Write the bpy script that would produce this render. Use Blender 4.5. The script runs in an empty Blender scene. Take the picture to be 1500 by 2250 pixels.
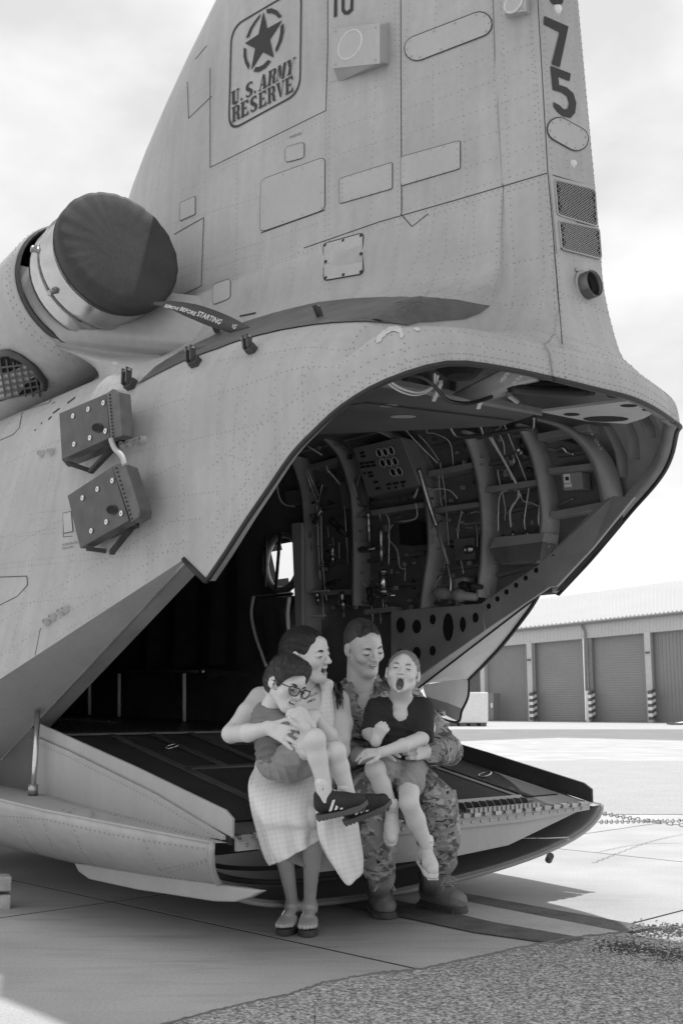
import bpy, bmesh, math, random
import numpy as np
from mathutils import Vector, Matrix
from mathutils.bvhtree import BVHTree
random.seed(7); np.random.seed(7)
S = bpy.context.scene
COL = S.collection
# ---------------- camera ----------------
FPX = 2430.0; CZ = 0.95; TH = math.atan(427.0 / FPX)
cd = bpy.data.cameras.new("camera"); cam = bpy.data.objects.new("camera", cd); COL.objects.link(cam)
cam.location = (0, 0, CZ); cam.rotation_euler = (math.pi / 2 + TH, 0, 0)
cd.sensor_fit = 'VERTICAL'; cd.sensor_height = 36.0; cd.lens = FPX / 2250 * 36; cd.clip_end = 3000; cd.clip_start = .05
cd.dof.use_dof = True; cd.dof.focus_distance = 4.9; cd.dof.aperture_fstop = 9
S.camera = cam
# ---------------- daylight (the photograph is black and white, so the light is neutral) ----------------
ELEV, AZ = math.radians(75), None
AA = math.radians(42)
F3 = Vector((-math.sin(AA), math.cos(AA), 0)); R3 = Vector((math.cos(AA), math.sin(AA), 0))
_h = -(R3 * -0.27 + F3 * -0.02)            # horizontal direction towards the sun
sun_dir = Vector((_h.x, _h.y, 1.0)).normalized()
world = bpy.data.worlds.new("World"); S.world = world; world.use_nodes = True
nt = world.node_tree; nt.nodes.clear()
def N(t, nt_=None, **k):
    n = (nt_ or nt).nodes.new(t)
    for a, b in k.items(): setattr(n, a, b)
    return n
sky = N('ShaderNodeTexSky', sky_type='NISHITA', sun_disc=False)
sky.sun_elevation = math.asin(sun_dir.z); sky.sun_rotation = math.atan2(sun_dir.x, sun_dir.y)
sky.air_density = 1.0; sky.dust_density = 3.0
bw = N('ShaderNodeRGBToBW'); tc = N('ShaderNodeTexCoord'); mp = N('ShaderNodeMapping')
mp.inputs['Scale'].default_value = (1, 1, 2.2); mp.inputs['Location'].default_value = (3.1, .4, .2)
nz = N('ShaderNodeTexNoise'); nz.inputs['Scale'].default_value = 2.8; nz.inputs['Detail'].default_value = 9; nz.inputs['Roughness'].default_value = .52
rp = N('ShaderNodeValToRGB'); rp.color_ramp.elements[0].position = .40; rp.color_ramp.elements[1].position = .60
rp.color_ramp.elements[0].color = (0, 0, 0, 1); rp.color_ramp.elements[1].color = (1, 1, 1, 1)
cl = N('ShaderNodeMath', operation='MULTIPLY_ADD'); cl.inputs[1].default_value = 2.0; cl.inputs[2].default_value = 5.7
mx = N('ShaderNodeMath', operation='MULTIPLY_ADD'); mx.inputs[1].default_value = .10
bg = N('ShaderNodeBackground'); bg.inputs['Strength'].default_value = .085; wo = N('ShaderNodeOutputWorld')
L = nt.links.new
L(tc.outputs['Generated'], mp.inputs[0]); L(mp.outputs[0], nz.inputs['Vector']); L(nz.outputs[0], rp.inputs[0])
L(rp.outputs[0], cl.inputs[0]); L(sky.outputs[0], bw.inputs[0]); L(bw.outputs[0], mx.inputs[0]); L(cl.outputs[0], mx.inputs[2])
L(mx.outputs[0], bg.inputs[0]); L(bg.outputs[0], wo.inputs[0])
sl = bpy.data.lights.new("sun", 'SUN'); sl.energy = 2.5; sl.angle = math.radians(.55); sl.color = (1, 1, 1)
so = bpy.data.objects.new("sun", sl); COL.objects.link(so); so.rotation_euler = sun_dir.to_track_quat('Z', 'Y').to_euler()
so.location = (2, 2, 12)
S.view_settings.view_transform = 'Standard'; S.view_settings.look = 'None'; S.view_settings.gamma = 1
S.view_settings.exposure = .62; S.view_settings.use_curve_mapping = False
S.render.engine = 'CYCLES'; S.cycles.max_bounces = 7; S.cycles.diffuse_bounces = 4; S.cycles.use_denoising = True
S.cycles.caustics_reflective = False; S.cycles.caustics_refractive = False
# ---------------- frames of reference ----------------
C0 = Vector((0, 0, CZ))
def ray(px, py):
    x = (px - 750) / FPX; y = -(py - 1125) / FPX
    return Vector((x, math.cos(TH) - y * math.sin(TH), math.sin(TH) + y * math.cos(TH)))
def atz(px, py, z): r = ray(px, py); return C0 + r * ((z - CZ) / r.z)
def aty(px, py, y): r = ray(px, py); return C0 + r * (y / r.y)
OR = (atz(520, 1842, .45) + atz(1285, 1762, .45)) / 2; OR.z = 0
def A3(s, w, z): return OR + F3 * s + R3 * w + Vector((0, 0, z))       # aircraft: station, lateral, height
def toA(p): d = p - OR; return (d.dot(F3), d.dot(R3), p.z)
def atw(px, py, w): r = ray(px, py); return C0 + r * ((w - (C0 - OR).dot(R3)) / r.dot(R3))
def ats(px, py, s): r = ray(px, py); return C0 + r * ((s - (C0 - OR).dot(F3)) / r.dot(F3))
# ---------------- materials ----------------
MATS = {}
def mat(name, c=.3, rough=.6, metal=0, var=.12, scale=6, fine=.05, bump=0, bscale=60, streak=0, spec=.5, detail=5, fsc=None):
    if name in MATS: return MATS[name]
    m = bpy.data.materials.new(name); m.use_nodes = True; t = m.node_tree; t.nodes.clear()
    o = N('ShaderNodeOutputMaterial', t); b = N('ShaderNodeBsdfPrincipled', t); t.links.new(b.outputs[0], o.inputs[0])
    b.inputs['Roughness'].default_value = rough; b.inputs['Metallic'].default_value = metal
    b.inputs['Specular IOR Level'].default_value = spec
    b.inputs['Base Color'].default_value = (c, c, c, 1)
    g = N('ShaderNodeNewGeometry', t)
    if var or fine:
        n1 = N('ShaderNodeTexNoise', t); n1.inputs['Scale'].default_value = scale; n1.inputs['Detail'].default_value = detail
        t.links.new(g.outputs['Position'], n1.inputs['Vector'])
        n2 = N('ShaderNodeTexNoise', t); n2.inputs['Scale'].default_value = fsc or scale * 14; n2.inputs['Detail'].default_value = 3
        t.links.new(g.outputs['Position'], n2.inputs['Vector'])
        a = N('ShaderNodeMapRange', t); a.inputs[1].default_value = .3; a.inputs[2].default_value = .7
        a.inputs[3].default_value = c * (1 - var); a.inputs[4].default_value = c * (1 + var); t.links.new(n1.outputs[0], a.inputs[0])
        d = N('ShaderNodeMapRange', t); d.inputs[1].default_value = .3; d.inputs[2].default_value = .7
        d.inputs[3].default_value = 1 - fine; d.inputs[4].default_value = 1 + fine; t.links.new(n2.outputs[0], d.inputs[0])
        q = N('ShaderNodeMath', t, operation='MULTIPLY'); t.links.new(a.outputs[0], q.inputs[0]); t.links.new(d.outputs[0], q.inputs[1])
        last = q
        if streak:
            mp_ = N('ShaderNodeMapping', t); mp_.inputs['Scale'].default_value = (9, 9, .9)
            n3 = N('ShaderNodeTexNoise', t); n3.inputs['Scale'].default_value = 1.6; n3.inputs['Detail'].default_value = 6
            t.links.new(g.outputs['Position'], mp_.inputs[0]); t.links.new(mp_.outputs[0], n3.inputs['Vector'])
            e = N('ShaderNodeMapRange', t); e.inputs[1].default_value = .35; e.inputs[2].default_value = .72
            e.inputs[3].default_value = 1 + streak * .5; e.inputs[4].default_value = 1 - streak; t.links.new(n3.outputs[0], e.inputs[0])
            q2 = N('ShaderNodeMath', t, operation='MULTIPLY'); t.links.new(q.outputs[0], q2.inputs[0]); t.links.new(e.outputs[0], q2.inputs[1]); last = q2
        t.links.new(last.outputs[0], b.inputs['Base Color'])
    if bump:
        n4 = N('ShaderNodeTexNoise', t); n4.inputs['Scale'].default_value = bscale; n4.inputs['Detail'].default_value = 4
        t.links.new(g.outputs['Position'], n4.inputs['Vector'])
        bm_ = N('ShaderNodeBump', t); bm_.inputs['Strength'].default_value = bump; bm_.inputs['Distance'].default_value = .01
        t.links.new(n4.outputs[0], bm_.inputs['Height']); t.links.new(bm_.outputs[0], b.inputs['Normal'])
    MATS[name] = m
    return m
SKIN = mat('weathered_grey_paint', .395, .5, var=.10, scale=1.7, fine=.04, streak=.08, bump=.03, bscale=9)
SKIN2 = mat('grey_paint_panel', .39, .5, var=.07, scale=2.5, fine=.03, streak=.05)
SKIND = mat('dark_primer', .10, .6, var=.15, scale=4)  # one even dark primer
RIV = mat('rivet_paint', .25, .45, var=0, fine=0)
GROOVE = mat('panel_gap', .045, .8, var=0, fine=0)
INNER = mat('interior_green_paint', .125, .5, var=.2, scale=5, fine=.08)
INNER2 = mat('interior_frame_paint', .27, .45, var=.15, scale=5)
DARK = mat('black_rubber', .018, .6, var=.2, scale=20)
BLACK = mat('black_void', .006, .9, var=0, fine=0)
STEEL = mat('bright_steel', .62, .25, 1, var=.1, scale=8)
STEELD = mat('dull_steel', .38, .38, 1, var=.15, scale=8)
WHITE = mat('white_paint', .75, .6, var=.06)
INK = mat('black_stencil_ink', .02, .6, var=.15, scale=9)
PALE = mat('pale_cable', .5, .5, var=.1)
# ---------------- mesh helpers ----------------
INV = {}
def link(o, parent=None, label=None, cat=None, group=None, kind=None):
    COL.objects.link(o)
    if parent is not None:
        o.parent = parent
        if parent.parent is None and parent.type == 'EMPTY': o.matrix_parent_inverse = Matrix.Translation(-Vector(parent.location))
    if label: o['label'] = label
    if cat: o['category'] = cat
    if group: o['group'] = group
    if kind: o['kind'] = kind
    return o
def root_loc(p):
    while p.parent: p = p.parent
    return Vector(p.location)
def thing(name, loc, label, cat, group=None, kind=None):
    o = bpy.data.objects.new(name, None); o.location = loc; o.empty_display_size = .1
    return link(o, None, label, cat, group, kind)
def mesh(name, v, f, m, parent=None, smooth=False, **k):
    me = bpy.data.meshes.new(name); me.from_pydata([tuple(x) for x in v], [], [tuple(int(i) for i in x) for x in f])
    me.materials.append(m); me.validate(); me.update()
    if smooth: me.polygons.foreach_set('use_smooth', [True] * len(me.polygons))
    return link(bpy.data.objects.new(name, me), parent, **k)
class MB:                                        # gathers simple shapes into one mesh
    def __init__(s): s.v = []; s.f = []
    def add(s, v, f):
        n = len(s.v); s.v += [Vector(x) for x in v]; s.f += [[i + n for i in q] for q in f]; return s
    def box(s, c, ax, ay, az):                   # centre + half-axis vectors
        c = Vector(c); v = [c + ax * i + ay * j + az * k for i in (-1, 1) for j in (-1, 1) for k in (-1, 1)]
        return s.add(v, [(0, 1, 3, 2), (4, 6, 7, 5), (0, 4, 5, 1), (2, 3, 7, 6), (0, 2, 6, 4), (1, 5, 7, 3)])
    def tube(s, pts, r, n=8, cap=True):
        pts = [Vector(p) for p in pts]; rr = r if isinstance(r, (list, tuple)) else [r] * len(pts)
        ref = None; v = []
        for i, p in enumerate(pts):
            t = (pts[min(i + 1, len(pts) - 1)] - pts[max(i - 1, 0)]).normalized()
            if ref is None: ref = t.orthogonal().normalized()
            ref = (ref - t * ref.dot(t)).normalized(); b = t.cross(ref)
            v += [p + (ref * math.cos(2 * math.pi * k / n) + b * math.sin(2 * math.pi * k / n)) * rr[i] for k in range(n)]
        f = [(i * n + k, i * n + (k + 1) % n, (i + 1) * n + (k + 1) % n, (i + 1) * n + k) for i in range(len(pts) - 1) for k in range(n)]
        if cap: f += [tuple(range(n))[::-1], tuple((len(pts) - 1) * n + k for k in range(n))]
        return s.add(v, f)
    def prism(s, poly, d):                       # polygon (3-D points) thickened by vector d
        n = len(poly); v = [Vector(p) for p in poly] + [Vector(p) + Vector(d) for p in poly]
        return s.add(v, [tuple(range(n)), tuple(range(2 * n - 1, n - 1, -1))] + [(i, (i + 1) % n + 0, (i + 1) % n + n, i + n)[::-1] for i in range(n)])
    def dome(s, p, n, r, h=.5, k=6):
        n = Vector(n).normalized(); a = n.orthogonal().normalized(); b = n.cross(a); p = Vector(p)
        v = [p + (a * math.cos(2 * math.pi * i / k) + b * math.sin(2 * math.pi * i / k)) * r for i in range(k)]
        v += [p + n * r * h * .8 + (a * math.cos(2 * math.pi * i / k) + b * math.sin(2 * math.pi * i / k)) * r * .6 for i in range(k)] + [p + n * r * h]
        return s.add(v, [(i, (i + 1) % k, (i + 1) % k + k, i + k) for i in range(k)] + [(i + k, (i + 1) % k + k, 2 * k) for i in range(k)])
    def build(s, name, m, parent=None, smooth=False, **k): return mesh(name, s.v, s.f, m, parent, smooth, **k)
def spline(P, n=8, closed=False):
    P = [Vector(p) for p in P]; out = []; m = len(P)
    for i in range(m if closed else m - 1):
        g = (lambda j: P[j % m]) if closed else (lambda j: P[max(0, min(m - 1, j))])
        a, b, c, d = g(i - 1), g(i), g(i + 1), g(i + 2)
        for k in range(n):
            t = k / n
            out.append(.5 * (2 * b + (c - a) * t + (2 * a - 5 * b + 4 * c - d) * t * t + (3 * b - a - 3 * c + d) * t ** 3))
    if not closed: out.append(P[-1])
    return out
def grid(rows):                                   # rows of equal length -> quads
    n = len(rows[0]); v = [p for r in rows for p in r]
    return v, [(i * n + j, i * n + j + 1, (i + 1) * n + j + 1, (i + 1) * n + j) for i in range(len(rows) - 1) for j in range(n - 1)]
def bevel(o, w=.004, seg=2):
    m = o.modifiers.new('bevel', 'BEVEL'); m.width = w; m.segments = seg; m.limit_method = 'ANGLE'; m.angle_limit = math.radians(40)
    return o
def solid(o, t, off=-1):
    m = o.modifiers.new('thickness', 'SOLIDIFY'); m.thickness = t; m.offset = off; return o
def bvh_of(v, f): return BVHTree.FromPolygons([tuple(x) for x in v], [tuple(q) for q in f])
# ================= the transport helicopter =================
HELI = thing('transport_helicopter', A3(.6, 0, 0), 'grey tandem-rotor army helicopter with its tail ramp lowered onto the apron', 'helicopter')
def lerp_t(x, T):
    T = sorted(T); 
    if x <= T[0][0]: return T[0][1]
    for (a, p), (b, q) in zip(T, T[1:]):
        if x <= b: return p + (q - p) * (x - a) / (b - a)
    return T[-1][1]
LE = sorted([(toA(atw(px, py, -.13))[2], toA(atw(px, py, -.13))[0]) for px, py in [(520, -30), (500, 0), (462, 65), (432, 120), (400, 175), (350, 280), (308, 350), (285, 385), (274, 425)]] + [(3.3, 3.35), (2.0, 3.35), (6.6, -.1)])
def s_front(z): return lerp_t(z, LE)
LV = 13
def upper(s, w0, zs, sg):                     # pylon levels above the shoulder
    out = []
    for z in (zs + .38, zs + .62, 3.3, 3.75, 4.3, 4.9, 5.7): out.append(z)
    return out
def pyl_w(s, z):
    str_ = -.9 + .04 * (z - 2.4)
    sf = s_front(z); u = max(0, min(1, (s - str_) / (sf - str_)))
    base = .19 - .03 * (z - 2.4) / 1.6
    w = base + .34 * math.sin(min(1, u * 1.35) * math.pi / 2) * (1 - .07 * (z - 3))
    w *= (1 - .97 * max(0, (u - .62) / .38) ** 2.6) if u > .62 else 1
    return max(w, .012)
def side_col(s, sg, rim=None, zsf=None, W0=None):
    zs = zsf or lerp_t(s, [(-.95, 2.30), (-.7, 2.36), (-.4, 2.43), (.3, 2.52), (1.2, 2.6), (3.4, 2.6)])
    if rim is None:
        if s < .25: rim = (s, 1.2, lerp_t(s, [(-.86, 2.11), (-.7, 2.05), (-.55, 1.99), (-.38, 1.9), (-.1, 1.68), (.16, 1.46)]))
        else: rim = (s, min(1.75, 1.2 + (s - .34) * .235), max(.78, 1.565 - (s - .34) * .43))
    W0 = W0 or 1.215
    zl = zs - .14; b = rim[2]
    P = [rim, (s, W0 + (rim[1] - W0) * .55, b + .38 * (zl - b)), (s, W0 + (rim[1] - W0) * .18, b + .78 * (zl - b)), (s, W0 * .975, zl),
         (s, W0 * .90, zs), (s, W0 * .76, zs + .10), (s, W0 * .60, zs + .20)]
    sf0, st0 = 3.35, -.9
    for z in upper(s, W0, zs, sg):
        st = -.9 + .04 * (z - 2.4); k = (s - st0) / (sf0 - st0); s2 = st + k * (s_front(z) - st)
        if z <= 3.3: s2 = s
        P.append((s2, pyl_w(s2, z) + (.09 if z < zs + .5 else .035 if z < 3.2 else 0), z))
    return [A3(a, sg * w, z) for a, w, z in P]
def aft_col(rim, sh, s_p, w_p, sg):
    """rim (s,w,z), shoulder point, pylon plan point"""
    P = [rim, (rim[0] + (sh[0] - rim[0]) * .1, rim[1] + (sh[1] - rim[1]) * .05, rim[2] + (sh[2] - rim[2]) * .35),
         (rim[0] + (sh[0] - rim[0]) * .35, rim[1] + (sh[1] - rim[1]) * .3, rim[2] + (sh[2] - rim[2]) * .72), sh]
    z0 = sh[2]
    a = (s_p, w_p, z0 + .36)
    for t, e in ((.30, .07), (.58, .16), (.82, .27)):
        P.append((sh[0] + (a[0] - sh[0]) * t, sh[1] + (a[1] - sh[1]) * t, z0 + .36 * e * 1.6))
    for z in (z0 + .42, z0 + .66, 3.3, 3.75, 4.3, 4.9, 5.7):
        k = 1 - .16 * (z - 2.4) / 1.6
        P.append((s_p + .04 * (z - 2.4), w_p * k, z))
    return [A3(a_, sg * w, z) for a_, w, z in P]
def half(sg, rims):
    cols = [side_col(s, sg) for s in (3.35, 3.0, 2.6, 2.2, 1.8, 1.45, 1.1, .8, .55, .34)]
    side = [side_col(s, sg) for s in (.17, .04, -.1, -.24, -.38, -.5)]
    side += [side_col(-.64, sg, rims[0], 2.37, 1.19)]
    aft = [aft_col(rims[1], (rims[1][0] + .06, rims[1][1] - .05, 2.33), -.68, .235, sg),
           aft_col(rims[2], (rims[2][0] + .05, rims[2][1] - .04, 2.345), -.80, .215, sg),
           aft_col(rims[3], (rims[3][0] + .04, rims[3][1] - .02, 2.35), -.875, .197, sg),
           aft_col(rims[4], (rims[4][0] + .03, rims[4][1], 2.35), -.897, .190, sg),
           aft_col(rims[5], (rims[5][0] + .03, rims[5][1], 2.35), -.9, .178, sg),
           aft_col(rims[6], (rims[6][0] + .03, rims[6][1], 2.35), -.9, .09, sg)]
    return cols, side, aft
portR = [(-.66, 1.19, 2.04), (-.82, 1.12, 2.115), (-.965, .95, 2.185), (-1.02, .70, 2.205), (-1.05, .46, 2.21), (-1.055, .43, 2.21), (-1.09, .2, 2.205)]
starR = [(-.58, 1.14, 2.05), (-.74, 1.0, 2.13), (-.88, .84, 2.175), (-1.0, .66, 2.19), (-1.06, .47, 2.2), (-1.065, .45, 2.2), (-1.11, .22, 2.2)]
pc, ps, pa = half(-1, portR); sc, ss, sa = half(1, starR)
def rimw(x, y, w): return toA(atw(x, y, w))
SR_ = [rimw(*q) for q in [(1225, 1305, 1.165), (1258, 1270, 1.168), (1296, 1229, 1.17), (1342, 1175, 1.165), (1386, 1122, 1.15), (1420, 1084, 1.12), (1445, 1054, 1.07)]]
ss = [side_col(r_[0], 1, r_, lerp_t(r_[0], [(-.95, 2.32), (-.7, 2.38), (-.4, 2.43), (.3, 2.52)]), r_[1] + .004) for r_ in SR_]
SA_ = [rimw(*q) for q in [(1464, 1024, .98), (1477, 990, .88), (1486, 948, .72)]] + [(-1.0, .56, 2.2), (-1.03, .44, 2.2), (-1.04, .42, 2.2), (-1.09, .2, 2.203)]
sa = [aft_col(r_, (r_[0] + .03, r_[1] - .04, 2.345 if i > 1 else 2.36), sp, wp_, 1) for i, (r_, sp, wp_) in enumerate(zip(SA_[1:], (-.68, -.80, -.875, -.897, -.9, -.9), (.235, .215, .197, .19, .178, .09)))]
ss.append(side_col(SA_[0][0], 1, SA_[0], 2.38, SA_[0][1] + .004)); sc = [[p - R3 * .035 for p in c] for c in sc]
mid = aft_col((-1.11, 0, 2.205), (-1.08, 0, 2.35), -.9, 0, 1)
allc = [c for c in ps + pa] + [mid] + [c for c in sa[::-1] + ss[::-1]]
def smooth_cols(cols, n=3):
    rows = []
    for i in range(len(cols[0])): rows.append(spline([c[i] for c in cols], n))
    return rows
def densify(rows, n=3):
    T = [spline([r[j] for r in rows], n) for j in range(len(rows[0]))]
    return [[T[j][i] for j in range(len(T))] for i in range(len(T[0]))]
def both(cols): return densify(smooth_cols(cols))
# the tail: notch column joins the side wall to the hood
fw = both(pc); fws = both(sc)
tail = both(allc)
# close the seam between forward side wall (ending s=.34) and hood (starting s=.17)
def seam(colA, colB): return densify([[a, b] for a, b in zip(colA, colB)])
skinV, skinF = [], []
def addg(rows):
    v, f = grid(rows); n = len(skinV); skinV.extend(v); skinF.extend([tuple(i + n for i in q) for q in f])
addg(fw); addg(tail); addg([[r[-1], q[0]] for r, q in zip(fw, tail)])
addg(fws); addg([[r[-1], q[-1]] for r, q in zip(fws, tail)])
sk = mesh('outer_skin', skinV, skinF, SKIN, HELI, True)
bmx = bmesh.new(); bmx.from_mesh(sk.data); bmesh.ops.remove_doubles(bmx, verts=bmx.verts, dist=.0005); bmesh.ops.recalc_face_normals(bmx, faces=bmx.faces); bmx.to_mesh(sk.data); bmx.free()
SK = bvh_of(skinV, skinF)
mesh_n = len(skinF)
def onskin(px, py, off=.002, bv=None):
    r = ray(px, py).normalized(); h = (bv or SK).ray_cast(C0, r)
    if h[0] is None: return None
    n = h[1] if h[1].dot(r) < 0 else -h[1]
    return h[0] + n * off, n
# rim seal of the hood
rim = [tail[0][j] for j in range(len(tail[0]))]
def offs(P, d): return [p + d for p in P]
MB().tube([p + Vector((0, 0, -.004)) for p in rim], .011, 6).build('rim_seal', DARK, HELI, True)
inner = []
cen = A3(.2, 0, 2.0)
rows_i = [rim, [p + (Vector((cen.x, cen.y, p.z)) - p).normalized() * .05 + Vector((0, 0, .005)) for p in rim],
          [p + (Vector((cen.x, cen.y, p.z)) - p).normalized() * .055 + Vector((0, 0, .06)) for p in rim]]
v, f = grid(rows_i); mesh('rim_flange', v, f, INNER2, HELI, True)
tipL = [A3(.17, -1.2, 1.46), A3(.335, -1.2, 1.567)]
MB().tube(tipL, .013, 6).build('corner_seal', DARK, HELI, True)
MB().tube([atw(1225, 1305, 1.165), atw(1190, 1286, 1.19)], .010, 6).build('corner_seal', DARK, HELI, True)
# cheeks: the bevelled faces between the bulged side skin and the ramp well
for sg in (-1, 1):
    A = [A3(s, sg * min(1.75, 1.2 + (s - .34) * .235), max(.78, 1.565 - (s - .34) * .43)) for s in (.34, .6, .9, 1.2, 1.5, 1.8, 2.15)]
    B = [A3(s, sg * 1.185, 1.555 - (s - .34) * .53) for s in (.34, .6, .9, 1.2, 1.5, 1.72, 2.0)]
    v, f = grid([A, B]); mesh('side_cheek', v, f, SKIN2 if sg > 0 else mat('shaded_cheek_tone', .27, .5, var=.1, scale=3), HELI)  # port cheek darker than the skin, its shade put into the colour
    Bq = [p - R3 * sg * .11 + Vector((0, 0, .012)) for p in B]
    v, f = grid([B, Bq]); mesh('door_frame_strip', v, f, INNER2 if sg < 0 else SKIN2, HELI)
    MB().tube(B, .008, 6).build('edge_seal', STEELD if sg < 0 else DARK, HELI)
    v, f = grid([Bq, [p - R3 * sg * .03 + Vector((0, 0, .05)) for p in Bq]]); mesh('door_frame_lip', v, f, INNER, HELI)
# ---------------- interior ----------------
def wi(s, z):
    w = lerp_t(s, [(-1.0, .80), (-.8, .98), (-.6, 1.07), (-.3, 1.13), (9, 1.13)])
    return w * (1 - .34 * max(0, (z - 1.9) / .7) ** 2)
def wallpt(px, py, off=0.0):
    lo, hi = -.3, 1.2
    for _ in range(22):
        w = (lo + hi) / 2; s, _w, z = toA(atw(px, py, w))
        if wi(s, z) - off - w > 0: lo = w
        else: hi = w
    return atw(px, py, lo)
WIN = (2.5, 1.96)
ss_ = [-.3, -.1, .1, .3, .5, .7, .9, 1.1, 1.3, 1.5, 1.7, 1.9, 2.1, 2.2, 2.3, 2.4, 2.5, 2.6, 2.7, 2.8, 2.9, 3.2, 4, 5, 6, 7, 8]
def liner(sg, s0, name):
    rows = []
    for s in [q for q in ss_ if q >= s0]:
        zb = lerp_t(s, [(-.3, 1.9), (-.1, 1.75), (.16, 1.53), (.34, 1.58), (2.0, .84), (9, .8)])
        zt = lerp_t(s, [(-.3, 2.25), (0, 2.4), (.5, 2.55), (1, 2.6), (9, 2.6)])
        rows.append([A3(s, sg * wi(s, zb + (zt - zb) * t / 14), zb + (zt - zb) * t / 14) for t in range(15)])
    v, f = grid(rows)
    if sg > 0: f = [q for q in f if (lambda c: math.hypot(c[0] - WIN[0], c[2] - WIN[1]) > .2)(toA(sum((Vector(v[i]) for i in q), Vector()) / 4))]
    o = mesh(name, v, f, INNER, HELI, True); return v, f
LVv, LFf = liner(1, -.3, 'inner_side_wall'); liner(-1, .34, 'inner_side_wall')
bmx = bmesh.new(); bmx.from_mesh(sk.data)
dl = [q for q in bmx.faces if (lambda a: a[1] > .5 and math.hypot(a[0] - WIN[0], a[2] - WIN[1]) < .34)(toA(q.calc_center_median()))]
bmesh.ops.delete(bmx, geom=dl, context='FACES'); bmx.to_mesh(sk.data); bmx.free()
cc = [A3(WIN[0] + .2 * math.cos(a), 1.09, WIN[1] + .2 * math.sin(a)) for a in np.linspace(0, 2 * math.pi, 33)]
wf = MB().tube(cc, .028, 8).build('window_frame', INNER2, HELI, True)
MB().tube([A3(2.42, 1.0, 2.15), A3(2.44, .98, 1.75)], .012).tube([A3(2.58, 1.0, 2.15), A3(2.56, .98, 1.78)], .01).build('seat_strap', DARK, HELI)
MB().prism([A3(1.66, -1.15, .80), A3(8, -1.15, .95), A3(8, 1.15, .95), A3(1.66, 1.15, .80)], (0, 0, -.05)).build('cabin_floor', mat('cabin_floor_paint', .05, .35, var=.3, scale=8), HELI)
MB().prism([A3(.35, -.72, 2.6), A3(8, -.75, 2.6), A3(8, .75, 2.6), A3(.35, .72, 2.6)], (0, 0, .03)).build('cabin_ceiling', INNER, HELI)
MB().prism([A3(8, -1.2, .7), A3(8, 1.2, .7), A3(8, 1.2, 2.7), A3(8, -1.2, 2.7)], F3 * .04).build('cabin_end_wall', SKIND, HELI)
MB().prism([A3(3.35, -1.0, 2.62), A3(8, -1.0, 2.62), A3(8, -1.25, 1.0), A3(3.35, -1.25, 1.0)], -R3 * .03).prism([A3(3.35, 1.0, 2.66), A3(8, 1.0, 2.66), A3(8, 1.25, 1.0), A3(3.35, 1.25, 1.0)], R3 * .03).build('forward_side_skin', SKIN, HELI)
# quilted blankets hanging along the forward cabin
def curtain(s0, s1, w0, w1, z0, z1, n=60):
    rows = [[], []]
    for i in range(n + 1):
        t = i / n; d = .025 * math.sin(t * 55) + .012 * math.sin(t * 131 + 2)
        for k, z in ((0, z0), (1, z1)): rows[k].append(A3(s0 + (s1 - s0) * t, w0 + (w1 - w0) * t + d * (1.6 - k), z))
    return grid(rows)
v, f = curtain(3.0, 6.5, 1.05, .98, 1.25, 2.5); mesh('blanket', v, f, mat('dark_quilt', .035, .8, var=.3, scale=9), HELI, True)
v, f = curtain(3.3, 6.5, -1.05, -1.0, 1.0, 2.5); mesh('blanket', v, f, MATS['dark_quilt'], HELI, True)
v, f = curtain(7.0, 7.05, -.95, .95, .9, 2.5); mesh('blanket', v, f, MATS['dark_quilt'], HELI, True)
def wp(L, off): return [wallpt(x, y, off) for x, y in L]
def ribbon(L, off, d, wd, name, m, sm=True, n=6):
    """frame: web of depth d inboard, with a flange of width wd along the aircraft"""
    P = spline(wp(L, off), n); rows = [[], [], [], []]
    for p in P:
        rows[0].append(p + R3 * d); rows[1].append(p); rows[2].append(p + F3 * wd); rows[3].append(p + F3 * wd + R3 * .012)
    v, f = grid(rows); return mesh(name, v, f, m, HELI, sm)
FR = [[(1180, 918), (1240, 935), (1290, 975), (1320, 1030), (1338, 1110)],
      [(1140, 930), (1170, 990), (1187, 1060), (1195, 1130), (1190, 1190), (1183, 1238)],
      [(1020, 945), (1044, 1010), (1058, 1080), (1064, 1160), (1060, 1250), (1050, 1312)],
      [(835, 942), (890, 975), (925, 1040), (940, 1110), (946, 1200), (935, 1280), (928, 1338)],
      [(700, 952), (740, 990), (765, 1050), (776, 1110), (779, 1200), (779, 1330)],
      [(640, 1000), (664, 1080), (672, 1180), (672, 1330), (672, 1480)]]
for i, L_ in enumerate(FR): ribbon(L_, .14, .15, .032 if i else .05, 'fuselage_frame', INNER2)
for L_ in [[(1290, 946), (1330, 1000), (1345, 1070), (1345, 1100)], [(1345, 938), (1372, 990), (1378, 1050)], [(1385, 925), (1402, 965), (1405, 1010)], [(1424, 915), (1438, 940), (1440, 962)]]:
    P = [onskin(x, y, 0)[0] for x, y in L_ if onskin(x, y, 0)]
    if len(P) > 1:
        P = spline(P, 5); v, f = grid([P, [p - (p - A3(.1, -.1, p.z)).normalized() * .05 for p in P], [p - (p - A3(.1, -.1, p.z)).normalized() * .05 + F3 * .02 for p in P]]); mesh('tail_frame', v, f, INNER2, HELI, True)
def bar(L, off, hh, name='stringer', m=None, d=.05):
    P = wp(L, off); mb = MB()
    for a, b in zip(P, P[1:]):
        u = (b - a); mb.box((a + b) / 2 + R3 * d, u / 2, Vector((0, 0, hh)), R3 * d)
    return mb.build(name, m or INNER2, HELI)
for L_ in [[(788, 1131), (932, 1109)], [(940, 1041), (1046, 1020)], [(952, 1122), (1060, 1107)], [(1066, 1076), (1192, 1058)], [(1205, 1035), (1320, 1022)], [(1210, 1131), (1330, 1108)], [(1180, 960), (1290, 938)], [(680, 1027), (740, 1010)], [(660, 1305), (780, 1300)], [(800, 1345), (860, 1338)]]: bar(L_, .11, .016)
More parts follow.
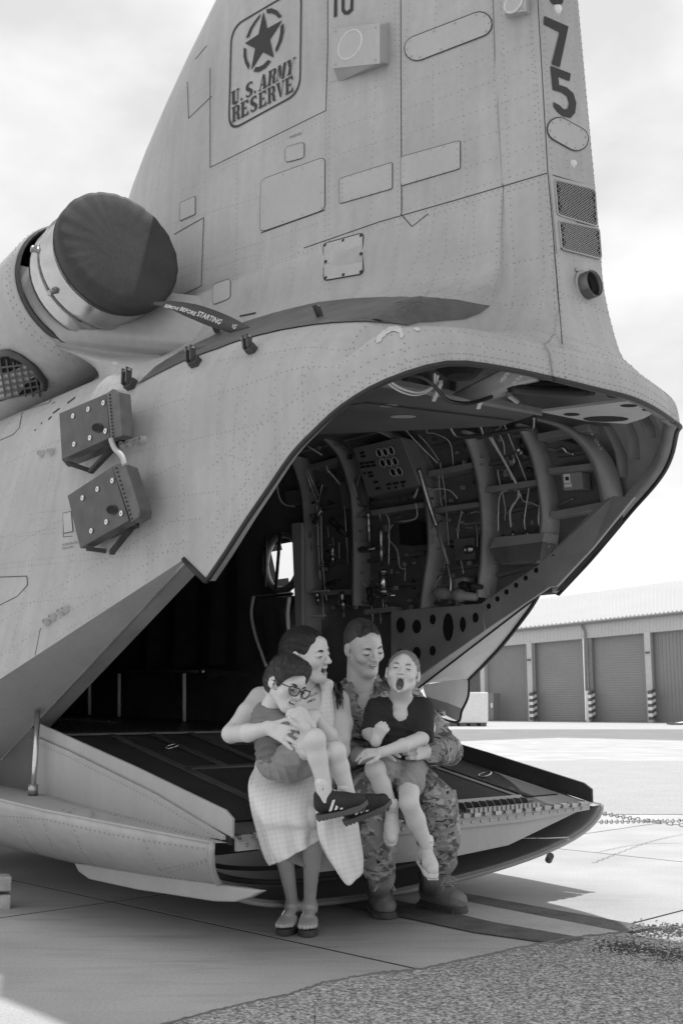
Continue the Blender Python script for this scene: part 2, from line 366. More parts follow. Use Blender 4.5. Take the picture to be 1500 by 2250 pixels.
for L_ in [[(1220, 1000), (1300, 990)], [(1070, 1130), (1190, 1110)], [(950, 1200), (1060, 1185)], [(790, 1235), (930, 1215)], [(690, 1240), (770, 1230)], [(950, 1255), (1060, 1240)], [(690, 1120), (770, 1105)], [(790, 1290), (930, 1280)], [(945, 985), (1030, 965)], [(1070, 1020), (1180, 1000)], [(1090, 1265), (1180, 1240)]]: bar(L_, .03, .01, m=INNER, d=.03)
# lower longeron plates with lightening holes
def plate(L, off, th, name, m, par=HELI): return bevel(MB().prism(wp(L, off), R3 * th).build(name, m, par), .003, 1)
lp = plate([(1316, 1106), (1345, 1090), (1392, 1092), (1300, 1205), (1222, 1288), (1206, 1290), (1066, 1384), (1056, 1326), (1180, 1242)], .155, .02, 'longeron_plate', INNER2)
lp2 = plate([(858, 1342), (1056, 1326), (1064, 1386), (925, 1482), (858, 1470)], .15, .02, 'longeron_plate', INNER2)
def ell(px, py, rx, ry, off, n=16, rot=0): return [wallpt(px + rx * math.cos(a) * math.cos(rot) - ry * math.sin(a) * math.sin(rot), py + ry * math.sin(a) * math.cos(rot) + rx * math.cos(a) * math.sin(rot), off) for a in [2 * math.pi * k / n for k in range(n)]]
for x, y, rx, ry in [(1245, 1190, 6, 7), (1213, 1216, 6, 7), (1177, 1253, 6, 7), (1154, 1270, 6, 7), (1133, 1286, 6, 7), (1112, 1301, 6, 7), (1092, 1316, 6, 7), (1073, 1332, 6, 7), (1286, 1155, 6, 7), (1310, 1130, 6, 7),
                     (880, 1374, 11, 18), (915, 1377, 11, 16), (950, 1361, 8, 12), (984, 1378, 13, 32), (1016, 1372, 8, 18), (1044, 1357, 8, 12), (915, 1436, 10, 16), (950, 1430, 8, 12), (880, 1442, 11, 17)]:
    E_ = ell(x, y, rx, ry, .158)
    h = MB().prism(E_, R3 * .001).build('lightening_hole', BLACK, lp); 
    MB().tube(E_ + E_[:1], .0028, 4).build('hole_rim', INNER2, lp, True)
# instrument panel
Q = [(775, 985), (880, 960), (921, 1066), (808, 1092)]
def qp(u, v, off): 
    a = Vector(Q[0]) * (1 - u) + Vector(Q[1]) * u; b = Vector(Q[3]) * (1 - u) + Vector(Q[2]) * u; p = a * (1 - v) + b * v; return wallpt(p.x, p.y, off)
ip = bevel(MB().prism([qp(0, 0, .2), qp(1, 0, .2), qp(1, 1, .2), qp(0, 1, .2)], R3 * .16).build('maintenance_panel', mat('panel_grey', .17, .4, var=.1), HELI), .004)
K_ = [qp(0, 0, .2), qp(1, 0, .2), qp(1, 1, .2), qp(0, 1, .2)]
def qp(u, v, off): return (K_[0] * (1 - u) + K_[1] * u) * (1 - v) + (K_[3] * (1 - u) + K_[2] * u) * v - R3 * (off - .198)
def onp(us, vs, du, dv, name, m, rnd=False):
    if rnd: P = [qp(us + du * math.cos(a), vs + dv * math.sin(a), .203) for a in np.linspace(0, 2 * math.pi, 15)[:-1]]
    else: P = [qp(us - du, vs - dv, .203), qp(us + du, vs - dv, .203), qp(us + du, vs + dv, .203), qp(us - du, vs + dv, .203)]
    return MB().prism(P, R3 * .003).build(name, m, ip)
for u, v in [(.50, .21), (.62, .22), (.74, .22), (.5, .42), (.62, .43), (.74, .44), (.63, .64), (.75, .65)]:
    onp(u, v, .05, .085, 'gauge', BLACK, True)
    P = [qp(u + .05 * math.cos(a), v + .085 * math.sin(a), .205) for a in np.linspace(0, 2 * math.pi, 15)]; MB().tube(P, .003, 4).build('gauge_ring', PALE, ip)
for u, v in [(.14, .13), (.19, .13), (.14, .20), (.19, .20), (.06, .33), (.11, .33), (.17, .34), (.22, .34), (.28, .35), (.33, .35), (.06, .40), (.11, .40), (.17, .41), (.22, .41), (.28, .42), (.33, .42), (.08, .53), (.17, .54), (.22, .54), (.17, .61), (.22, .61), (.22, .75), (.27, .75), (.22, .88), (.27, .88), (.45, .85), (.50, .85), (.58, .86), (.63, .86), (.72, .87), (.77, .87), (.45, .93), (.58, .94), (.72, .94)]:
    onp(u, v, .02, .022, 'indicator_light', BLACK)
# pipes and cables: (points in pixels of the port view, radius in pixels)
PIPEM = mat('aluminium_line', .62, .3, .35, var=.15, scale=20)
def pipe(L, rpx, m, off=.1, name='hydraulic_line', n=5, par=HELI, sides=7):
    if m is STEEL: m = PIPEM
    P = spline(wp(L, off), n) if len(L) > 2 else wp(L, off)
    return MB().tube(P, rpx * .0026, sides).build(name, m, par, True)
c5 = lambda L: [(x / 3.947 + 880, y / 3.947 + 900) for x, y in L]
c4 = lambda L: [(x / 4.326 + 560, y / 4.326 + 880) for x, y in L]
for L_, r_ in [([(10, 145), (165, 310), (320, 465)], 1.0), ([(150, 215), (240, 310), (330, 440)], .8), ([(225, 130), (230, 200), (300, 210), (425, 285), (455, 480)], 1.0),
               ([(340, 460), (380, 700), (400, 950), (415, 1180)], .9), ([(530, 880), (495, 1050), (510, 1250), (545, 1420)], 1.0), ([(520, 880), (570, 905), (660, 885), (710, 910)], 1.0),
               ([(880, 90), (950, 260), (1090, 620)], 1.1), ([(860, 90), (865, 150), (820, 180)], 1.0), ([(840, 520), (850, 600), (880, 720), (905, 860), (900, 960)], .9),
               ([(920, 700), (860, 740), (845, 900), (845, 1060)], 1.3), ([(1030, 720), (1060, 790), (1130, 810), (1240, 860)], 1.4), ([(1110, 680), (1090, 820), (1070, 960), (1080, 1040)], 1.3),
               ([(1230, 760), (1205, 820), (1195, 980), (1215, 1010)], 2.0), ([(1140, 290), (1150, 360)], 1.2), ([(1178, 430), (1200, 600)], 1.2), ([(855, 220), (890, 290), (900, 390)], 1.0),
               ([(265, 700), (330, 685), (430, 705), (490, 770)], 1.3), ([(330, 560), (345, 780), (370, 860)], .8), ([(660, 1030), (665, 1190)], .9), ([(350, 1440), (290, 1560), (340, 1655)], 1.0),
               ([(715, 1440), (680, 1510), (675, 1600)], 1.4), ([(975, 420), (980, 460), (965, 490)], 1.2)]: pipe(c5(L_), r_ * 1.25, STEEL if r_ > .9 else PALE, .09)
for L_, r_ in [([(600, 290), (740, 430), (880, 640), (990, 985)], 1.4), ([(1000, 690), (960, 870), (990, 980)], .9), ([(480, 680), (590, 960)], 1.3), ([(500, 660), (600, 900)], 1.2), ([(640, 800), (600, 980)], 1.1), ([(590, 1000), (600, 1300), (620, 1700)], 2.0), ([(630, 1080), (640, 1500), (680, 1900)], 1.5),
               ([(850, 1000), (885, 1550)], 1.2), ([(1180, 1050), (1195, 1140)], 1.2), ([(1220, 1050), (1270, 1130), (1275, 1280), (1270, 1560)], 1.2), ([(1270, 1330), (1350, 1420), (1375, 1580), (1430, 1600)], 1.7),
               ([(1310, 1180), (1280, 1220), (1260, 1310)], 1.2), ([(1320, 1160), (1460, 1140)], 1.5), ([(430, 390), (640, 520)], 1.8), ([(680, 580), (690, 660), (740, 715), (810, 800)], 2.0),
               ([(210, 720), (220, 880), (270, 980), (380, 1010)], 2.0), ([(545, 1090), (560, 1180), (640, 1215)], 1.0), ([(1010, 1720), (1090, 1800), (1105, 1950)], 1.6), ([(950, 1560), (950, 1730)], 1.4), ([(1215, 1890), (1220, 1990)], 1.3), ([(1240, 1900), (1250, 1990)], 1.2),
               ([(690, 1200), (700, 1300)], 1), ([(740, 1300), (760, 1500)], 1.1), ([(800, 1350), (800, 1500)], 1.1), ([(640, 1850), (655, 2080)], 1.2), ([(840, 1880), (845, 2060)], 1.0), ([(1110, 1950), (1120, 2100)], 1.2), ([(1190, 2000), (1195, 2120)], 1.0), ([(1390, 200), (1470, 330)], 1.3), ([(1425, 1560), (1425, 1720)], .9)]: pipe(c4(L_), r_ * 1.2, STEEL if r_ < 1.9 else PALE, .1)
pipe(c4([(1110, 265), (1290, 350), (1390, 450), (1440, 560)]) + c5([(60, 430), (130, 600), (145, 690), (115, 765)]), 3.2, PALE, .13, 'cable_bundle')
pipe(c5([(130, 810), (140, 930), (60, 965), (0, 970)]), 2.2, PALE, .12, 'cable_bundle')
pipe(c5([(155, 515), (195, 650), (255, 850), (310, 1010)]), 6.2, STEELD, .17, 'actuator_strut'); pipe(c5([(310, 1010), (410, 1340)]), 3.6, INNER2, .17, 'actuator_strut'); pipe(c5([(400, 1340), (430, 1480), (430, 1580)]), 4.6, STEELD, .17, 'actuator_rod')
pipe(c5([(765, 235), (870, 400), (1000, 640)]), 3.0, PALE, .12, 'cable_bundle'); pipe(c5([(785, 235), (850, 360), (970, 610)]), 1.6, STEEL, .12)
pipe(c5([(415, 115), (440, 180), (510, 235), (700, 225), (900, 195), (1060, 165), (1140, 160), (1150, 60)]), 5.0, STEELD, .16, 'drain_tube'); pipe(c5([(650, 105), (690, 150), (710, 210)]), 4.6, STEELD, .16, 'drain_tube')
pipe(c5([(1020, 700), (1015, 770), (970, 830), (945, 900), (955, 1020)]), 2.6, PALE, .12, 'cable_bundle')
pipe(c5([(1265, 330), (1340, 350), (1400, 330), (1440, 370), (1500, 385)]), 4, STEELD, .12, 'elbow_fitting'); pipe(c5([(1350, 830), (1430, 800), (1490, 770)]), 3, STEELD, .1, 'elbow_fitting')
# bodies: accumulators, valves, pumps
def cyl(a, b, rpx, m, off=.12, name='hydraulic_valve', prof=None):
    p, q = wallpt(*a, off), wallpt(*b, off); prof = prof or [(0, .7), (.08, 1), (.3, 1), (.34, .8), (.5, .8), (.54, 1.05), (.7, 1.05), (.74, .75), (1, .6)]
    return MB().tube([p.lerp(q, t) for t, _ in prof], [r * rpx * .0026 for _, r in prof], 12).build(name, m, HELI, True)
flat = [(0, .8), (.03, 1), (.97, 1), (1, .8)]
cyl((842, 1252), (842, 1305), 12, STEELD, .16, 'accumulator', [(0, .9), (.06, 1.2), (.12, 1.2), (.14, .95), (.8, .95), (.82, 1.25), (1, 1.25)]); cyl((841, 1262), (841, 1292), 10.5, STEEL, .17, 'accumulator', flat)
cyl((836, 1162), (838, 1245), 7, STEELD, .15); cyl((808, 1125), (812, 1200), 7, STEELD, .13, 'hydraulic_valve', [(0, .9), (.1, 1.1), (.15, .8), (.3, .8), (.34, 1), (.4, .8), (.5, .8), (.54, 1), (.6, .8), (.8, .7), (1, .6)])
cyl((725, 1140), (762, 1178), 9, DARK, .16, 'hydraulic_valve'); cyl((790, 1208), (825, 1205), 8, STEELD, .13); cyl((730, 1200), (731, 1245), 7, STEELD, .13); cyl((716, 1285), (745, 1275), 6, DARK, .14)
cyl((850, 1308), (868, 1308), 6, STEEL, .16); cyl((955, 1302), (1045, 1312), 14, INNER2, .16, 'pump_body'); cyl((1010, 1285), (1058, 1290), 9, DARK, .17); cyl((1020, 1208), (1040, 1206), 9, STEELD, .12)
cyl((1135, 985), (1150, 1000), 9, STEELD, .1); cyl((1155, 1030), (1185, 1040), 6, DARK, .1); cyl((690, 1150), (705, 1120), 7, STEELD, .13); cyl((695, 1300), (700, 1330), 7, STEELD, .13); cyl((750, 1300), (755, 1345), 8, STEELD, .13); cyl((810, 1290), (815, 1330), 8, DARK, .13)
cyl((1100, 1188), (1106, 1175), 4, DARK, .12); cyl((1128, 1186), (1124, 1168), 6, STEELD, .12); cyl((1162, 1186), (1155, 1166), 5, STEELD, .12); cyl((1192, 1178), (1188, 1156), 6, DARK, .12)
def boxp(L, off, th, name, m): return bevel(MB().prism(wp(L, off), R3 * th).build(name, m, HELI), .004)
boxp([(1073, 1205), (1085, 1180), (1196, 1170), (1192, 1190)], .16, .13, 'collector_tray', INNER2); boxp([(1073, 1205), (1192, 1190), (1185, 1230), (1098, 1240)], .155, .12, 'collector_tray', INNER)
boxp([(990, 1272), (1020, 1268), (1022, 1295), (992, 1300)], .14, .1, 'junction_box', INNER2); boxp([(875, 1152), (920, 1147), (922, 1192), (877, 1196)], .13, .1, 'junction_box', BLACK)
boxp([(1232, 1040), (1275, 1036), (1280, 1075), (1237, 1078)], .1, .08, 'fire_bottle_box', INNER2); boxp([(1236, 1042), (1250, 1041), (1252, 1061), (1238, 1062)], .105, .004, 'placard', WHITE); boxp([(1238, 1064), (1254, 1062), (1255, 1070), (1239, 1071)], .105, .004, 'placard', WHITE)
boxp([(1240, 1048), (1248, 1047), (1249, 1055), (1241, 1056)], .107, .003, 'placard_mark', INK)
boxp([(995, 1185), (1040, 1180), (1042, 1228), (1000, 1232)], .1, .05, 'junction_box', INNER); boxp([(745, 1060), (790, 1050), (800, 1110), (750, 1120)], .1, .06, 'junction_box', INNER); boxp([(625, 1080), (655, 1075), (658, 1105), (628, 1110)], .1, .06, 'junction_box', INNER)
boxp([(675, 1298), (722, 1295), (722, 1300), (675, 1303)], .16, .01, 'placard', PALE); boxp([(684, 1352), (714, 1350), (714, 1355), (684, 1357)], .16, .01, 'placard', PALE)
boxp([(640, 1150), (662, 1148), (664, 1400), (650, 1400)], .15, .03, 'jamb_plate', SKIN2)
# random small clutter on the wall: clamps, brackets, fittings
rc = random.Random(5)
clampm = MB(); fit = MB()
for i in range(260):
    x = rc.uniform(650, 1180); y = rc.uniform(960, 1340)
    if y < 955 + (900 - x) * .1 or (x - 1180) + (y - 1230) > -60 and x > 1050: continue
    if 770 < x < 925 and 955 < y < 1095: continue
    p = wallpt(x, y, rc.uniform(.04, .12)); a = rc.uniform(.004, .014); (clampm if i % 2 else fit).box(p, F3 * a, R3 * .01, Vector((0, 0, a * rc.uniform(.4, 1.6))))
clampm.build('small_fittings', STEELD, HELI, kind='stuff'); fit.build('small_brackets', INNER2, HELI, kind='stuff')
# upper bay and aft ceiling
def zp(L, z): return [atz(x, y, z) for x, y in L]
c6 = lambda L: [(x / 2.083 + 780, y / 2.083 + 760) for x, y in L]
MB().prism(zp([(560, 1000), (790, 838), (1178, 910), (1100, 936), (700, 955), (600, 990)], 2.36), (0, 0, .012)).build('ceiling_panel', mat('ceiling_primer', .12, .45, var=.2, scale=3), HELI)
MB().tube(zp([(800, 885), (1130, 925)], 2.352), .004, 5).build('panel_seam', GROOVE, HELI)
for x, y, rx, ry in [(800, 894, 36, 6), (853, 892, 20, 3), (885, 916, 28, 3)]:
    P = [atz(x + rx * math.cos(a), y + ry * math.sin(a), 2.355) for a in np.linspace(0, 2 * math.pi, 19)[:-1]]; MB().prism(P, (0, 0, .003)).build('ceiling_cover', INNER if rx > 30 else SKIN2, HELI)
MB().prism(zp([(770, 838), (1190, 914), (1188, 908), (770, 826)], 2.34), (0, 0, .025)).build('cross_beam', INNER2, HELI)
P = [ats(x, y, .12) for x, y in [(760, 780), (1250, 830), (1215, 930), (1180, 912), (790, 842)]]
MB().prism(P, F3 * .02).build('bay_bulkhead', SKIN2, HELI)
for x in (835, 893, 940, 1000, 1085, 1130, 1170):
    a, b = ats(x, 810 + (x - 800) * .09, .10), ats(x - 6, 852 + (x - 800) * .14, .10); MB().box((a + b) / 2, (b - a) / 2, R3 * .006, F3 * .018).build('bay_stiffener', SKIN2, HELI)
MB().prism(zp(c6([(850, 303), (1170, 262), (1300, 246), (1395, 290), (1320, 332), (1240, 357), (1060, 345)]), 2.24), (0, 0, .012)).build('tail_shelf', SKIN2, HELI)
for x, y, rx, ry in [(1255, 911, 18, 3.2), (1380, 892, 19, 3), (1425, 901, 16, 2.6), (1330, 921, 50, 6), (1350, 868, 20, 7)]:
    P = [atz(x + rx * math.cos(a), y + ry * math.sin(a), 2.238) for a in np.linspace(0, 2 * math.pi, 17)[:-1]]; MB().prism(P, (0, 0, .001)).build('shelf_hole', BLACK, HELI)
v, f = grid([zp([(1000, 862), (1085, 820), (1130, 800)], 2.32), zp([(1040, 872), (1110, 840), (1170, 822)], 2.28), zp([(1075, 872), (1140, 848), (1185, 830)], 2.36)]); solid(mesh('heater_duct', v, f, SKIN2, HELI, True), .02)
MB().tube(spline(zp([(1120, 852), (1160, 858), (1230, 862), (1280, 862), (1300, 858)], 2.28), 5), .021, 10).build('drain_hose', DARK, HELI, True)
hs = spline(zp([(1140, 843), (1200, 845), (1270, 850), (1300, 862)], 2.32), 20); MB().tube(hs, [.016 + .003 * (i % 2) for i in range(len(hs))], 8).build('corrugated_hose', DARK, HELI, True)
MB().tube(spline(zp([(845, 828), (875, 850), (915, 862), (948, 850), (955, 822)], 2.27), 6), .006, 6).tube(spline(zp([(840, 832), (875, 858), (915, 868), (950, 852), (962, 825)], 2.27), 6), .005, 6).build('cable_loop', WHITE, HELI, True)
MB().tube(spline(zp([(880, 822), (925, 828), (955, 850), (985, 880), (1030, 886), (1080, 872)], 2.25), 6), .009, 6).build('black_hose', DARK, HELI, True)
MB().tube(zp([(968, 840), (952, 878)], 2.29), .012, 4).tube(zp([(1058, 872), (1050, 895)], 2.29), .012, 4).build('hanger_strap', WHITE, HELI)
MB().tube(zp([(1115, 868), (1135, 882)], 2.29), .012, 8).build('elbow_fitting', STEELD, HELI)
MB().dome(atz(1012, 808, 2.3), (0, 0, -1), .1, .5, 12).build('bay_void', BLACK, HELI)
for i in range(14):                                 # rivets and nuts on the bulkhead
    pass
# troop seats along the starboard side
for (x, y0, y1) in [(405, 1585, 1480), (262, 1574, 1480), (197, 1570, 1482)]:
    a, b = atw(x, y0, .78), atw(x, y1, .78); MB().tube([a, b], .014, 8).build('seat_leg', WHITE, HELI, True)
for L_ in [[(375, 1478), (403, 1560)], [(300, 1478), (268, 1550)], [(178, 1490), (193, 1550)]]: MB().tube([atw(x, y, .8) for x, y in L_], .008, 6).build('seat_brace', STEELD, HELI)
MB().tube([atw(215, 1474, .78), atw(450, 1476, .78)], .012, 8).build('seat_rail', STEELD, HELI, True)
MB().tube([atw(443, 1476, .76), atw(449, 1476, .76)], .02, 10).build('seat_rail_end', STEEL, HELI, True)
v, f = grid([[atw(225 + i * 30, 1470 + 4 * math.sin(i * 1.7), .8) for i in range(11)], [atw(225 + i * 30, 1470, 1.1) + Vector((0, 0, .02)) for i in range(11)]]); mesh('seat_canvas', v, f, MATS['dark_quilt'], HELI, True)
v, f = grid([[atw(455 + i * 16, 1474, .8) for i in range(7)], [atw(455 + i * 16, 1487 + 4 * math.sin(i * 2), .78) for i in range(7)]]); mesh('seat_canvas', v, f, mat('seat_web', .07, .7, var=.2, scale=12), HELI, True)
MB().tube(spline([atw(x, y, .85) for x, y in [(557, 1310), (552, 1350), (562, 1400), (585, 1465)]], 6), .012, 8).build('seat_leg', PALE, HELI, True)
MB().tube(spline([atw(x, y, .85) for x, y in [(636, 1312), (632, 1350), (636, 1400), (648, 1450)]], 6), .014, 8).build('seat_leg', WHITE, HELI, True)
MB().tube([atw(556, 1312, .9), atw(642, 1305, .9)], .012, 8).build('seat_rail', STEELD, HELI)
v, f = grid([[atw(560 + i * 12, 1312, .9) for i in range(7)], [atw(560 + i * 12 + 6, 1400, 1.0) + R3 * .02 * math.sin(i * 2.4) for i in range(7)], [atw(585 + i * 9, 1460, .9) for i in range(7)]]); mesh('seat_canvas', v, f, MATS['seat_web'], HELI, True)
# stencilled station numbers and placards on the inside
TX = {}
def text_pts(s, bold=0.0):
    cu = bpy.data.curves.new('t', 'FONT'); cu.body = s; cu.offset = bold; cu.resolution_u = 3; ob = bpy.data.objects.new('t', cu); COL.objects.link(ob)
    dg = bpy.context.evaluated_depsgraph_get(); me = bpy.data.meshes.new_from_object(ob.evaluated_get(dg)); v = [tuple(q.co)[:2] for q in me.vertices]; f = [tuple(p.vertices) for p in me.polygons]
    bpy.data.objects.remove(ob); bpy.data.meshes.remove(me); return v, f
def text_on(s, quad, proj, name, m, par, bold=.01):
    """quad: pixel corners of the lettering, bottom-left, bottom-right, top-right, top-left; proj puts a pixel on the surface"""
    v, f = text_pts(s, bold); xs = [a for a, _ in v]; ys = [b for _, b in v]; x0, x1, y0, y1 = min(xs), max(xs), 0, max(ys)
    y0 = min(0, min(ys)); out = []
    q = [Vector(p) for p in quad]
    for a, b in v:
        u = (a - x0) / (x1 - x0); t = (b - y0) / (y1 - y0); p = (q[0] * (1 - u) + q[1] * u) * (1 - t) + (q[3] * (1 - u) + q[2] * u) * t
        out.append(proj(p.x, p.y))
    if any(p is None for p in out): return None
    return mesh(name, out, f, m, par)
CHALK = mat('chalk_lettering', .42, .7, var=.2, scale=60)
WT = lambda off: (lambda x, y: wallpt(x, y, off))
text_on('STA  575.0', [(1203, 1144), (1202, 1204), (1209, 1204), (1210, 1144)], WT(.145), 'station_number', CHALK, HELI)
text_on('STA  555.0', [(1071, 1258), (1066, 1318), (1073, 1318), (1078, 1258)], WT(.145), 'station_number', CHALK, HELI)
text_on('STA  502.4', [(775, 1144), (776, 1192), (782, 1192), (781, 1144)], WT(.145), 'station_number', CHALK, HELI)
text_on('STA  534.0', [(945, 1143), (946, 1195), (952, 1195), (951, 1143)], WT(.145), 'station_number', INNER2, HELI)
text_on('STA  594.0', [(1287, 940), (1318, 990), (1324, 987), (1293, 937)], WT(.143), 'station_number', CHALK, HELI)
text_on('STA  482.0', [(680, 1168), (682, 1212), (687, 1212), (685, 1168)], WT(.145), 'station_number', INNER2, HELI)
text_on('EMERG UTIL PRESS', [(1018, 1154), (1062, 1149), (1062, 1145), (1018, 1150)], WT(.03), 'valve_lettering', CHALK, HELI)
text_on('NORMAL        OPEN', [(1022, 1161), (1058, 1163), (1058, 1159), (1022, 1157)], WT(.03), 'valve_lettering', CHALK, HELI)
text_on('NORMAL', [(1125, 961), (1145, 959), (1145, 955), (1125, 957)], WT(.03), 'valve_lettering', CHALK, HELI)
text_on('HOLD', [(1096, 838), (1112, 818), (1120, 820), (1104, 840)], lambda x, y: atz(x, y, 2.262), 'duct_lettering', WHITE, HELI); text_on('W DX', [(1120, 843), (1142, 824), (1150, 826), (1128, 845)], lambda x, y: atz(x, y, 2.262), 'duct_lettering', WHITE, HELI)
# ---------------- ramp ----------------
RZ = lambda s: .45 + (.80 - .45) * s / 1.65
RAMPD = mat('nonskid_black', .022, .75, var=.35, scale=5, fine=.25, bump=.25, bscale=260)
RAMPG = mat('worn_ramp_grey', .085, .42, var=.3, scale=6, fine=.1)
def rq(s0, s1, w0, w1, up=0, sk_=0): return [A3(s0, w0, RZ(s0) + up), A3(s0, w1, RZ(s0) + up), A3(s1, w1 + sk_, RZ(s1) + up), A3(s1, w0 + sk_, RZ(s1) + up)]
MB().prism([A3(0.03, -1.16, RZ(.03)), A3(.03, 1.16, RZ(.03)), A3(1.66, 1.16, RZ(1.66)), A3(1.66, -1.16, RZ(1.66))], (0, 0, -.04)).build('ramp_deck', RAMPG, HELI)
for s0, s1, w0, w1 in [(.16, 1.6, -1.08, -.80), (.12, .92, -.72, -.18), (.98, 1.6, -.73, -.55), (.98, 1.6, -.47, -.30), (1.0, 1.35, -.22, .10), (.98, 1.6, .18, .40), (.98, 1.6, .48, .66), (.12, .92, -.12, .74), (.16, 1.6, .84, 1.10)]:
    MB().prism(rq(s0, s1, w0, w1, .003), (0, 0, .004)).build('nonskid_panel', RAMPD, HELI)
for w in (-.76, -.51, -.26, .14, .44, .70, .79):
    MB().prism(rq(.95, 1.62, w - .018, w + .018, .004), (0, 0, .010)).build('ramp_rail', RAMPG, HELI)
for s0, s1, w0, w1 in [(.08, .95, -.78, -.735), (.08, .95, .75, .79), (.925, .96, -.76, .76)]: MB().prism(rq(s0, s1, w0, w1, .004), (0, 0, .008)).build('ramp_rail', RAMPG, HELI)
rv = MB()
for w in (-.76, -.51, -.26, .14, .44, .70):
    for k in range(15): rv.dome(A3(1.0 + k * .042, w, RZ(1.0 + k * .042) + .014), (0, 0, 1), .006)
for k in range(60):
    for s, dz in ((1.64, .012), (1.76, .012)): rv.dome(A3(s, -1.1 + k * .037, .805 + dz), (0, 0, 1), .006)
for k in range(16):
    for j in range(28): rv.dome(A3(1.9 + k * .3, -1.0 + j * .074 + rc.uniform(-.01, .01), .805 + (1.9 + k * .3 - 1.66) * .0237), (0, 0, 1), .006)
rv.build('deck_rivets', STEELD, HELI, kind='stuff')
MB().prism([A3(1.62, -1.12, .802), A3(1.62, 1.12, .802), A3(1.8, 1.12, .806), A3(1.8, -1.12, .806)], (0, 0, .01)).build('hinge_cover', RAMPG, HELI)
for s, w in [(.52, .93), (.95, .3), (.75, -.45), (1.3, -.6)]:
    MB().tube([A3(s + .035 * math.cos(a), w + .035 * math.sin(a), RZ(s) + .022 + .012 * math.sin(a)) for a in np.linspace(0, 2 * math.pi, 15)], .0045, 6).build('tie_down_ring', STEEL, HELI, True)
# curbs
def curb(w, sg):
    P = [A3(-.01, w, .45), A3(-.01, w, .52), A3(.04, w, .55), A3(.71, w, .69), A3(1.62, w, .865), A3(1.62, w, .78), A3(1.28, w, .72)]
    return bevel(MB().prism(P, R3 * .014 * sg).build('ramp_curb', SKIN2 if sg < 0 else mat('dark_curb', .045, .5, var=.2), HELI), .002, 1)
curb(-1.165, -1); curb(1.165, 1)
MB().prism([A3(.02, -1.185, .44), A3(.02, -1.185, .455), A3(.52, -1.185, .585), A3(1.28, -1.185, .74), A3(1.62, -1.185, .80), A3(1.62, -1.185, .5), A3(.6, -1.185, .44)], -R3 * .01).build('well_side_panel', SKIN2, HELI)
MB().prism([A3(.02, 1.185, .44), A3(.52, 1.185, .585), A3(1.62, 1.185, .80), A3(1.62, 1.185, .5), A3(.6, 1.185, .44)], R3 * .01).build('well_side_panel', SKIN2, HELI)
w_ = [(-1.16, .445), (-.95, .36), (-.72, .275), (.10, .265), (.50, .285), (1.16, .43), (1.16, .448), (-1.16, .448)]
bevel(MB().prism([A3(0.01, a, b) for a, b in w_], F3 * .02).build('ramp_end_plate', SKIN2, HELI), .003, 1)
MB().prism([A3(-.004, a, b) for a, b in [(-1.15, .395), (-1.15, .445), (1.15, .445), (1.15, .415), (.6, .39)]], F3 * .014).build('ramp_edge_strip', SKIN2, HELI)
bl = MB()
for k in range(34): bl.dome(A3(-.005, -1.1 + k * .066, .415 + .008 * (k * .066 > 1.7)), -F3, .0085, .5, 7)
bl.build('edge_bolts', STEELD, HELI, kind='stuff')
for k in range(30):                                # hinge knuckles along the lip
    w = -1.12 + k * .0755
    MB().box(A3(-.012, w, .449), R3 * .022, F3 * .014, Vector((0, 0, .010))).build('hinge_knuckle', SKIN2 if k % 2 else STEELD, HELI)
MB().tube([A3(-.012, -1.15, .449), A3(-.012, 1.15, .449)], .006, 8).build('hinge_pin', STEELD, HELI)
# comb-like extension hinge to the right of the family
for k in range(10): MB().prism([A3(.0, .20 + k * .052, .46), A3(.07, .20 + k * .052, .475), A3(.07, .20 + k * .052, .50), A3(.03, .20 + k * .052, .50)], R3 * .006).build('comb_rib', RAMPG, HELI)
MB().prism([A3(.07, .19, .468), A3(.07, .70, .468), A3(.085, .70, .51), A3(.085, .19, .51)], F3 * .008).build('comb_back', SKIN2, HELI)
MB().tube([A3(-.02, .18, .468), A3(-.02, .70, .468)], .007, 8).build('hinge_pin', STEELD, HELI)
for k in range(16): MB().box(A3(-.02, .19 + k * .033, .468), R3 * .010, F3 * .013, Vector((0, 0, .011))).build('comb_knuckle', SKIN2, HELI)
# ---------------- hull under the ramp ----------------
def we(s): return lerp_t(s, [(0, 1.265), (.5, 1.37), (1, 1.45), (1.4, 1.5), (3.5, 1.6)])
def ze(s): return lerp_t(s, [(0, .435), (.5, .47), (1, .50), (1.4, .53), (3.5, .6)])
rows = []
for i in range(26):
    t = i / 25; r_ = []
    for k in range(41):
        th = math.pi * k / 40; zc = .44 - .41 * math.sin(th); sc_ = .46 * math.sin(th) ** 1.8; s = sc_ + (3.6 - sc_) * t ** 1.5
        r_.append(A3(s, -we(s) * math.cos(th), ze(s) - (ze(s) - .035 - .02 * s) * math.sin(th)))
    rows.append(r_)
v, f = grid(rows); hull = solid(mesh('lower_hull', v, f, SKIN, HELI, True), .018, 1); HU = bvh_of(v, f)
MB().tube(rows[0], .013, 6).build('hull_lip', SKIN2, HELI, True)
CK = [(1192, 1288), (1166, 1334), (1128, 1385), (1096, 1424), (1060, 1462), (1030, 1492)]
CI = [(1186, 1292), (1120, 1348), (1062, 1394), (1010, 1436), (965, 1472), (928, 1502)]
ck = [[atw(x, y, 1.2 + .3 * i / 5) for i, (x, y) in enumerate(CK)], [atw(x, y, 1.19) for x, y in CI]]
v, f = grid(ck); cko = mesh('cheek_panel', v, f, mat('sunlit_cheek_tone', .62, .5, var=.05), HELI)  # pale tone stands for the light falling on this cheek
MB().tube(spline(ck[0], 4), .014, 6).build('cheek_seal', DARK, HELI, True)
MB().prism([atw(1124 + 9 * math.cos(a), 1366 + 4 * math.sin(a), 1.29) for a in np.linspace(0, 6.28, 13)[:-1]], -R3 * .001).build('cheek_hole', BLACK, cko)
